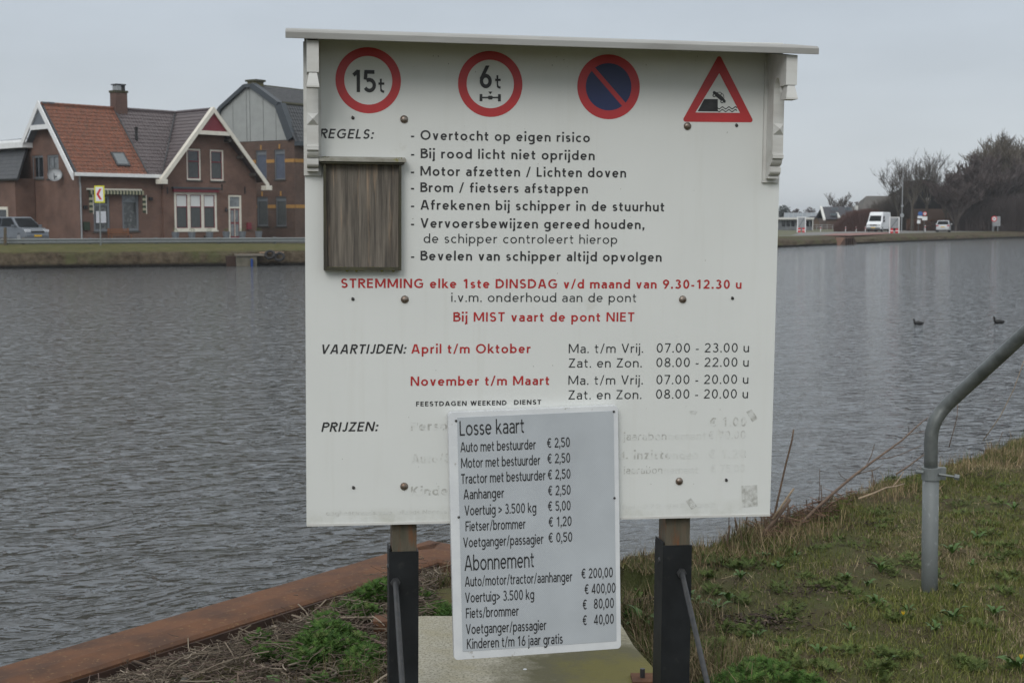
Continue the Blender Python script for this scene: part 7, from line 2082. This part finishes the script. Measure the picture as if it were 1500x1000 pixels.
# dark gambrel house behind the trees
fr = far_frame(1350, 336, 236); S = 236 / F
t = thing('dark_gambrel_house', 'dark house with broad gambrel gable behind the bare trees', 'house', m=fr.m)
g = [fr.hit(*p) for p in ((1318, 333), (1396, 333), (1396, 296), (1391, 284), (1379, 278), (1364, 266), (1355, 264), (1346, 266), (1333, 277), (1318, 285))]
g = [(u, max(z, 0)) for u, z in g][::-1]
lo = [p for p in g]
MB().prism(g, 'y', 0, .3).build('gable_wall', M['thatch'], t)
rp = [fr.hit(*p) for p in ((1318, 284), (1333, 276.5), (1345, 265), (1355, 262.5), (1365, 265), (1380, 277), (1392, 284))]
for i in range(len(rp) - 1):
    a, b = rp[i], rp[i+1]; MB().add([(a[0], -.6, a[1]), (b[0], -.6, b[1]), (b[0], 7, b[1]), (a[0], 7, a[1]), (a[0], -.6, a[1] - .35), (b[0], -.6, b[1] - .35), (b[0], 7, b[1] - .35), (a[0], 7, a[1] - .35)], [(0,1,2,3),(4,5,6,7),(0,1,5,4),(1,2,6,5),(2,3,7,6),(3,0,4,7)]).build('roof_slope', M['thatch'], t)
r = fr.rect(1319, 306, 1396, 336); MB().box(r[0], r[1], -.15, -.01, 0, r[3]).build('brick_base', M['far_wall'], t)
for (x0, y0, x1, y1) in ((1355, 289, 1363.5, 300), (1335, 290, 1342, 300)):
    r = fr.rect(x0, y0, x1, y1); f_ = MB().box(r[0], r[1], -.10, -.002, r[2], r[3]).build('window', M['black'], t)
    MB().box(r[0] + .1, r[1] - .1, -.14, -.102, r[2] + (r[3] - r[2]) * .55, r[3] - .1).build('blind', mat('grey_blind', (.22, .22, .21), .7) , f_)
r = fr.rect(1332.5, 264.5, 1337.5, 277); c_ = MB().box(r[0], r[1], 2, 2.8, r[2] - 1, r[3]).build('chimney', M['far_wall'], t)
# grey farmhouse roof
fr = far_frame(1290, 335, 262)
t = thing('farmhouse', 'farmhouse with plain grey brown pitched roof behind the hedge', 'house', m=fr.m)
A = [fr.hit(*p) for p in ((1262, 308), (1279, 286.5), (1312, 286.5), (1330, 308))]
MB().add([(A[0][0], 0, A[0][1]), (A[1][0], 5, A[1][1]), (A[2][0], 5, A[2][1]), (A[3][0], 0, A[3][1]), (A[0][0], 10, A[0][1]), (A[3][0], 10, A[3][1])], [(0,3,2,1), (1,2,5,4), (0,1,4), (3,5,2)]).build('roof', M['roof_farm'], t)
MB().box(A[0][0] + .5, A[3][0] - .5, .5, 9.5, 0, A[0][1] + .05).build('wall', M['far_wall'], t)
# dark tiled row with roof lights
fr = far_frame(1235, 335, 258)
t = thing('dark_roofed_house', 'long dark tiled house with small roof lights and white verges', 'house', m=fr.m)
def roofblk(pix, dep, wall_z, ym, verge=True):
    A = [fr.hit(*p) for p in pix]
    MB().add([(A[0][0], 0, A[0][1]), (A[1][0], dep, A[1][1]), (A[2][0], dep, A[2][1]), (A[3][0], 0, A[3][1])], [(0,3,2,1)]).add([(A[0][0] + .3, 2*dep, A[0][1]), (A[1][0], dep, A[1][1]), (A[2][0], dep, A[2][1]), (A[3][0], 2*dep, A[3][1])], [(0,1,2,3)]).build('roof', M['roof_far'], t)
    MB().box(A[0][0] + .4, A[3][0] - .4, .4, 2*dep - .4, 0, A[0][1] + .1).build('wall', M['far_wall'], t)
    if verge:
        a, b = Vector((A[0][0], 0, A[0][1])), Vector((A[1][0], dep, A[1][1]))
        MB().slab([a + Vector((-.3, -.1, .1)), b + Vector((-.3, 0, .1)), b + Vector((.15, 0, .1)), a + Vector((.15, -.1, .1))], (0, -.05, -.35)).build('verge', M['far_white'], t)
    return A
A = roofblk(((1208, 321), (1212, 302.5), (1254, 302.5), (1256, 321)), 5, 0, 0)
for (px_, py_) in ((1219.5, 306), (1224.5, 306), (1239, 306), (1244, 306), (1218, 314), (1223, 314)):
    u, z = fr.hit(px_, py_, 3.0 if py_ < 310 else 1.5); MB().box(u - .28, u + .28, (2.9 if py_ < 310 else 1.4) - .7, (2.9 if py_ < 310 else 1.4) - .2, z - .25, z + .25).build('roof_light', M['solar'], t)
A2 = roofblk(((1230, 319), (1232, 308.5), (1276, 306.5), (1278, 319)), 4, 0, 0)
u, z = fr.hit(1254.3, 304, 4); MB().box(u - .22, u + .22, 3.5, 4.5, z - .8, z + .35).build('chimney', M['far_white'], t)
# low white building with glazed roof
fr = far_frame(1170, 337, 230)
t = thing('low_white_building', 'low white building with flat white canopy and glazed roof beyond', 'building', m=fr.m)
r = fr.rect(1100, 321, 1191, 337); MB().box(r[0], r[1], .5, 6, 0, r[3]).build('wall', mat('pale_wall', (.20, .22, .23), .7, c2=(.13,.14,.15), scale=.8), t)
r2 = fr.rect(1095, 319, 1192, 321.5); MB().box(r2[0], r2[1], -.4, 6.3, r2[2], r2[3] + .05).build('canopy', M['far_white'], t)
for x in range(1145, 1190, 7):
    r3 = fr.rect(x, 324, x + 5, 331.5, .5); f_ = MB().box(r3[0], r3[1], .40, .49, r3[2], r3[3]).build('window', M['glass'], t)
for x in (1190.5, 1170):
    r3 = fr.rect(x - .6, 321, x + .6, 337, -.2); MB().box(r3[0], r3[1], -.3, -.1, 0, r3[3]).build('canopy_post', M['far_white'], t)
fr = far_frame(1185, 337, 275)
t = thing('glasshouse', 'wide glazed pitched roof standing behind the low white building', 'glasshouse', m=fr.m)
A = [fr.hit(*p) for p in ((1148, 322), (1155, 311.5), (1208, 311.5), (1202, 322))]
MB().add([(A[0][0], 0, A[0][1]), (A[1][0], 4, A[1][1]), (A[2][0], 4, A[2][1]), (A[3][0], 0, A[3][1])], [(0,3,2,1)]).build('roof', M['solar'], t)
for i in range(9):
    f_ = i / 8; a = Vector((A[0][0] + (A[3][0] - A[0][0]) * f_, -.05, A[0][1] + .05)); b = Vector((A[1][0] + (A[2][0] - A[1][0]) * f_, 3.95, A[1][1] + .05)); MB().tube([a, b], .07, 4).build('glazing_bar', M['steel_pale'], t)
MB().box(A[0][0] + .3, A[3][0] - .3, .3, 8, 0, A[0][1]).build('wall', M['far_wall'], t)
a, b = Vector((A[3][0], -.1, A[3][1])), Vector((A[2][0], 4, A[2][1] + .1)); MB().slab([a, b, b + Vector((.5, 0, 0)), a + Vector((.5, 0, 0))], (0, -.1, -.4)).build('verge', M['far_white'], t)
fr = far_frame(1200, 336, 245)
t = thing('small_shed', 'small brown gabled shed between glasshouse and dark house', 'shed', m=fr.m)
A = [fr.hit(*p) for p in ((1190, 335), (1200, 335), (1200, 324), (1195.5, 318), (1190, 324))]
MB().prism([(u, max(0, z)) for u, z in A], 'y', 0, 5).build('wall', mat('brown_boards', (.12, .085, .06), .9), t)
for (a, b) in ((A[2], A[3]), (A[3], A[4])):
    MB().slab([(a[0], -.2, a[1]), (b[0], -.2, b[1]), (b[0], 5.2, b[1]), (a[0], 5.2, a[1])], (0, 0, .15)).build('roof_slope', M['roof_far'], t)
# low railings before the white building
p0 = gp(1142, 336.5, RW_); p1 = gp(1235, 336.5, RW_)
t = thing('low_fence', 'pale low railing before the white building on the far bank', 'fence', loc=p0); dv = p1 - p0
for z in (.45, .85): MB().tube([(0, 0, z), (dv.x, dv.y, z)], .035, 4).build('rail', M['steel_pale'], t)
for i in range(13): MB().box(dv.x * i / 12 - .04, dv.x * i / 12 + .04, dv.y * i / 12 - .04, dv.y * i / 12 + .04, 0, .95).build('post', M['steel_pale'], t)

# ------------------------------------------------------------------ bare winter trees
M['bark'] = mat('grey_brown_bark', (.060,.050,.040), .9, c2=(.085,.075,.06), scale=2)
M['twigs'] = mat('fine_twigs', (.075,.062,.052), .9)
M['bark_dark'] = mat('dark_bark', (.060,.050,.044), .9, c2=(.078,.064,.055), scale=2)
M['twigs_dark'] = mat('dark_reddish_twigs', (.072,.055,.052), .9)
M['twigs_olive'] = mat('olive_twigs', (.105,.087,.066), .9)
def grow(rnd, base, height, spread, r0, levels, nb0, thin=.028, trunk=.28, up=.55, dens=1.0):
    """returns (MB of wood, list of twig strips)"""
    wood = MB(); tw = []
    def branch(p, d, ln, r, lv):
        n = 4 if lv > 0 else 2; pts = [p.copy()]; q = p.copy(); dd = d.copy()
        for i in range(n):
            dd = (dd + Vector((rnd.gauss(0, .12), rnd.gauss(0, .12), rnd.gauss(0, .08) + .05 * up))).normalized(); q = q + dd * (ln / n); pts.append(q.copy())
        rad = [r * (1 - .55 * i / n) for i in range(n + 1)]
        if r > .05 and lv > 1: wood.tube(pts, rad, 5 if lv > 2 else 4, cap=False)
        else: tw.append((pts, [max(x, thin) for x in rad]))
        if lv <= 0: return
        k = max(2, int(nb0 * dens * (1 if lv > 1 else 1.15)))
        for j in range(k):
            t = .25 + .75 * (j + rnd.random()) / k; i = min(n - 1, int(t * n)); f = t * n - i; b = pts[i].lerp(pts[i+1], f)
            a = rnd.random() * 6.283; side = Vector((math.cos(a), math.sin(a), rnd.uniform(-.1, .9) * up)).normalized()
            nd = (dd * .75 + side * rnd.uniform(.5, 1.0) * spread).normalized()
            branch(b, nd, ln * rnd.uniform(.50, .74), rad[i] * .62, lv - 1)
    tp_ = base + Vector((rnd.gauss(0, .1), rnd.gauss(0, .1), height * trunk))
    wood.tube([base, base.lerp(tp_, .5), tp_], [r0 * 1.25, r0, r0 * .85], 7, cap=False)
    for j in range(nb0 + 1):
        a = 6.283 * (j + rnd.random() * .6) / (nb0 + 1); s = rnd.uniform(.25, 1.0) * spread
        branch(tp_, Vector((math.cos(a) * s, math.sin(a) * s, 1)).normalized(), height * rnd.uniform(.36, .50), r0 * .6, levels)
    return wood, tw
def twigs_mesh(name, tw, m_, parent):
    vs = []; fs = []
    for pts, rad in tw:
        b = len(vs); n = len(pts)
        for i, p in enumerate(pts):
            t = pts[min(i+1, n-1)] - pts[max(i-1, 0)]
            s = t.cross(Vector((0, 0, 1))); s = s.normalized() if s.length > 1e-6 else Vector((1, 0, 0)); u = t.cross(s).normalized()
            r = rad[i] * (.9 if i < n - 1 else .5)
            vs += [p + s * r, p - s * r * .5 + u * r * .87, p - s * r * .5 - u * r * .87]
        for i in range(n - 1):
            for k in range(3): fs.append((b + i*3 + k, b + i*3 + (k+1) % 3, b + (i+1)*3 + (k+1) % 3, b + (i+1)*3 + k))
    me = bpy.data.meshes.new(name); me.from_pydata([tuple(v) for v in vs], [], fs); me.materials.append(m_)
    o = bpy.data.objects.new(name, me); COL.objects.link(o); o.parent = parent; return o
def tree(label, px, gy, top, spread, seed, Yd=None, levels=4, nb0=4, dark='', thin=.028, r0=None, dens=1.0, trunk=.28, group='bare trees on the far bank', up=.55):
    p = gp(px, gy, RW_) if Yd is None else wp(px, gy, Yd); Yt = p.y; H = (gy - top) * Yt / F
    t = thing('bare_tree', label, 'tree', loc=(p.x, p.y, RW_), group=group)
    w_, tw = grow(random.Random(seed), Vector((0, 0, 0)), H * .86, spread, r0 or H * .02, levels, nb0, thin, trunk, up, dens)
    w_.build('trunk', M['bark' + ('_dark' if dark else '')], t); twigs_mesh('crown', tw, M['twigs' + dark], t)
    return t
tree('tall bare tree in front of the dark house with spreading open crown', 1357, 335, 222, .75, 3, Yd=222, thin=.016, nb0=4, up=1.3, trunk=.38)
tree('leaning bare tree left of the lamp post above the white van', 1316, 335, 242, .75, 5, Yd=226, thin=.015, trunk=.30, nb0=4, up=1.2)
tree('bare tree beside the lamp post leaning over the house gable', 1336, 335, 230, .75, 8, Yd=219, thin=.014, nb0=4, up=1.3, trunk=.38)
tree('bare tree right of the dark house with dense upper twigs', 1386, 335, 243, .6, 11, Yd=224, thin=.018, up=1.2)
tree('small pale bare tree on the skyline above the dark roofs', 1226, 332, 281, .7, 14, Yd=330, thin=.03, nb0=4, up=1.1)
tree('low bushy bare tree on the skyline right of the pale one', 1250, 332, 289, 1.1, 15, Yd=320, thin=.07, trunk=.15, dark='_dark')
tree('tiny bare tree on the skyline left of the dark roofs', 1168, 331, 305, 1.1, 16, Yd=350, thin=.08, dark='_dark')
# the dense dark belt at the right: seven trees one can make out by their tops
DB = [(1400, 336, 247, 'lowest dark dense tree at the left end of the dark belt'), (1419, 336, 234, 'dark dense tree second in the belt, crown leaning left'), (1437, 336, 226, 'dark dense tree third in the belt above the hedge'),
      (1455, 335, 219, 'dark dense tree in the belt above the round speed sign'), (1474, 335, 205, 'taller olive brown tree of the belt behind the grey board'), (1492, 334, 196, 'tall olive brown tree at the right edge of the photo'), (1514, 334, 193, 'tall olive brown tree cut by the right edge of the photo'), (1540, 334, 198, 'tall olive brown tree just beyond the right edge')]
for i, (px, gy, tp_, lb) in enumerate(DB):
    tree(lb, px, gy, tp_ - (10 if i > 3 else 3), .62 if i > 3 else .58, 31 + i, Yd=214 + 5 * i, dark='_dark' if i < 4 else '_olive', thin=.050, nb0=6, levels=4, trunk=.10, group='dense trees of the dark belt', up=.8)
# undergrowth beneath the belt
def thicket(name, label, cat, px0, px1, ybase, tops, Yd, dep, n, m_, thin=.03, lean=.25):
    rnd = random.Random(hash(label) % 1000 if False else len(label)); vs = []; fs = []
    for i in range(n):
        f = rnd.random(); px = px0 + (px1 - px0) * f; j = f * (len(tops) - 1); k = min(int(j), len(tops) - 2); tp = tops[k] + (tops[k+1] - tops[k]) * (j - k)
        d = rnd.random() * dep; p = wp(px, ybase, Yd + d); H = (ybase - tp) * (Yd + d) / F * rnd.uniform(.4, 1.12) ; z0 = RW_ if rnd.random() < .6 else RW_ + H * rnd.random() * .5
        a = rnd.gauss(0, lean); c = rnd.gauss(0, lean); pts = []
        for q in (0, .33, .66, 1): pts.append(Vector((p.x + a * H * q * q + rnd.gauss(0, .05), p.y + c * H * q * q, z0 + (RW_ + H - z0) * q)))
        b = len(vs)
        for ii, pp in enumerate(pts):
            r = thin * (1.2 - .7 * ii / 3); vs += [(pp.x + r, pp.y, pp.z), (pp.x - r * .5, pp.y + r * .87, pp.z), (pp.x - r * .5, pp.y - r * .87, pp.z)]
        for ii in range(3):
            for kk in range(3): fs.append((b + ii*3 + kk, b + ii*3 + (kk+1) % 3, b + (ii+1)*3 + (kk+1) % 3, b + (ii+1)*3 + kk))
    me = bpy.data.meshes.new(name); me.from_pydata(vs, [], fs); me.materials.append(m_); o = bpy.data.objects.new(name, me); COL.objects.link(o)
    return tag(o, label, cat, kind='stuff')
M['hedge'] = mat('reddish_hedge_twigs', (.085,.040,.032), .9); M['beech'] = mat('brown_beech_leaves', (.125,.060,.035), .9)
thicket('undergrowth', 'dark tangle of undergrowth beneath the dense tree belt', 'undergrowth', 1398, 1560, 336, [308, 296, 290, 286, 284, 280], 216, 20, 9000, M['twigs_dark'], .05, .30)
thicket('reddish_hedge', 'dense reddish bare bushes between dark house and white van', 'hedge', 1222, 1285, 338, [328, 318, 311, 309, 308, 310], 212, 9, 5200, M['hedge'], .045, .16)
thicket('undergrowth', 'brownish bushes below the bare trees behind the white van', 'undergrowth', 1278, 1330, 336, [302, 294, 286, 281], 232, 8, 2200, M['twigs'], .04, .2)
# clipped brown hedge
hA = gp(1331, 338.4, RW_); hB = gp(1399, 338.2, RW_)
ht = thing('clipped_hedge', 'low clipped brown beech hedge before the dark house', 'hedge', loc=(hA.x, hA.y, RW_)); hv = hB - hA; hH = 17 * pm(hA)
mb = MB(); rnd = random.Random(4)
for _ in range(5200):
    f = rnd.random(); y_ = rnd.random() * 1.6; z = hH * rnd.random() ** .8; c = Vector((hv.x * f, hv.y * f + y_, z)); s = rnd.uniform(.10, .22)
    a = Vector((rnd.uniform(-1, 1), rnd.uniform(-1, 1), rnd.uniform(-1, 1))) * s; b = Vector((rnd.uniform(-1, 1), rnd.uniform(-1, 1), rnd.uniform(-1, 1))) * s
    mb.add([c, c + a, c + b], [(0, 1, 2)])
o = mb.build('foliage', M['beech'], ht); o['kind'] = 'stuff'
MB().box(.2, hv.x - .2, .5 + hv.y * .5, 1.0 + hv.y * .5, 0, hH * .85).build('stems', M['twigs_dark'], ht)
# evergreen tree and skyline growth on the left of the right bank
def leafy(name, label, px, gy, top, wpx, Yd, m_, n=900, grp=None):
    p = wp(px, gy, Yd); S = Yd / F; H = (gy - top) * S; t = thing(name, label, 'tree', loc=(p.x, p.y, RW_), group=grp); mb = MB(); rnd = random.Random(int(px))
    for _ in range(n):
        a = rnd.random() * 6.283; c_ = rnd.uniform(-1, 1); r = rnd.random() ** .4; q = math.sqrt(1 - c_ * c_)
        c = Vector((math.cos(a) * q * r * wpx * S, math.sin(a) * q * r * wpx * S, H * .62 + c_ * r * H * .38)); s = rnd.uniform(.25, .6) * S * 5
        mb.add([c, c + Vector((rnd.uniform(-1, 1), rnd.uniform(-1, 1), rnd.uniform(-1, 1))) * s, c + Vector((rnd.uniform(-1, 1), rnd.uniform(-1, 1), rnd.uniform(-1, 1))) * s], [(0, 1, 2)])
    mb.build('crown', m_, t); MB().tube([(0, 0, 0), (0, 0, H * .6)], H * .04, 6).build('trunk', M['bark_dark'], t)
M['evergreen'] = mat('dark_evergreen', (.022,.032,.022), .9)
leafy('evergreen_tree', 'round dark evergreen tree on the skyline beside the board', 1148, 332, 302, 9, 380, M['evergreen'])
leafy('evergreen_tree', 'dark low shrub tree on the skyline above the glasshouse', 1186, 332, 305, 9, 390, M['twigs_dark'], 500)
# distant tree line so that the horizon is never bare land
thicket('distant_wood', 'thin far tree line along the horizon', 'wood', -200, 1700, 322, [316, 314, 317, 313, 316, 314, 315], 900, 60, 9000, M['twigs_dark'], .5, .3)

# ------------------------------------------------------------------ thin damp air over the canal
def haze_mat():
    m = bpy.data.materials.new('damp_air'); m.use_nodes = True; nt = m.node_tree
    nt.nodes.remove(nt.nodes['Principled BSDF']); v = nt.nodes.new('ShaderNodeVolumePrincipled')
    v.inputs['Color'].default_value = (.86, .90, .94, 1); v.inputs['Density'].default_value = .00028; v.inputs['Anisotropy'].default_value = .2
    nt.links.new(v.outputs[0], nt.nodes['Material Output'].inputs['Volume']); return m
tag(MB().box(-3700, 3700, -700, 3700, -3.3, 30).build('haze', haze_mat()), kind='stuff')
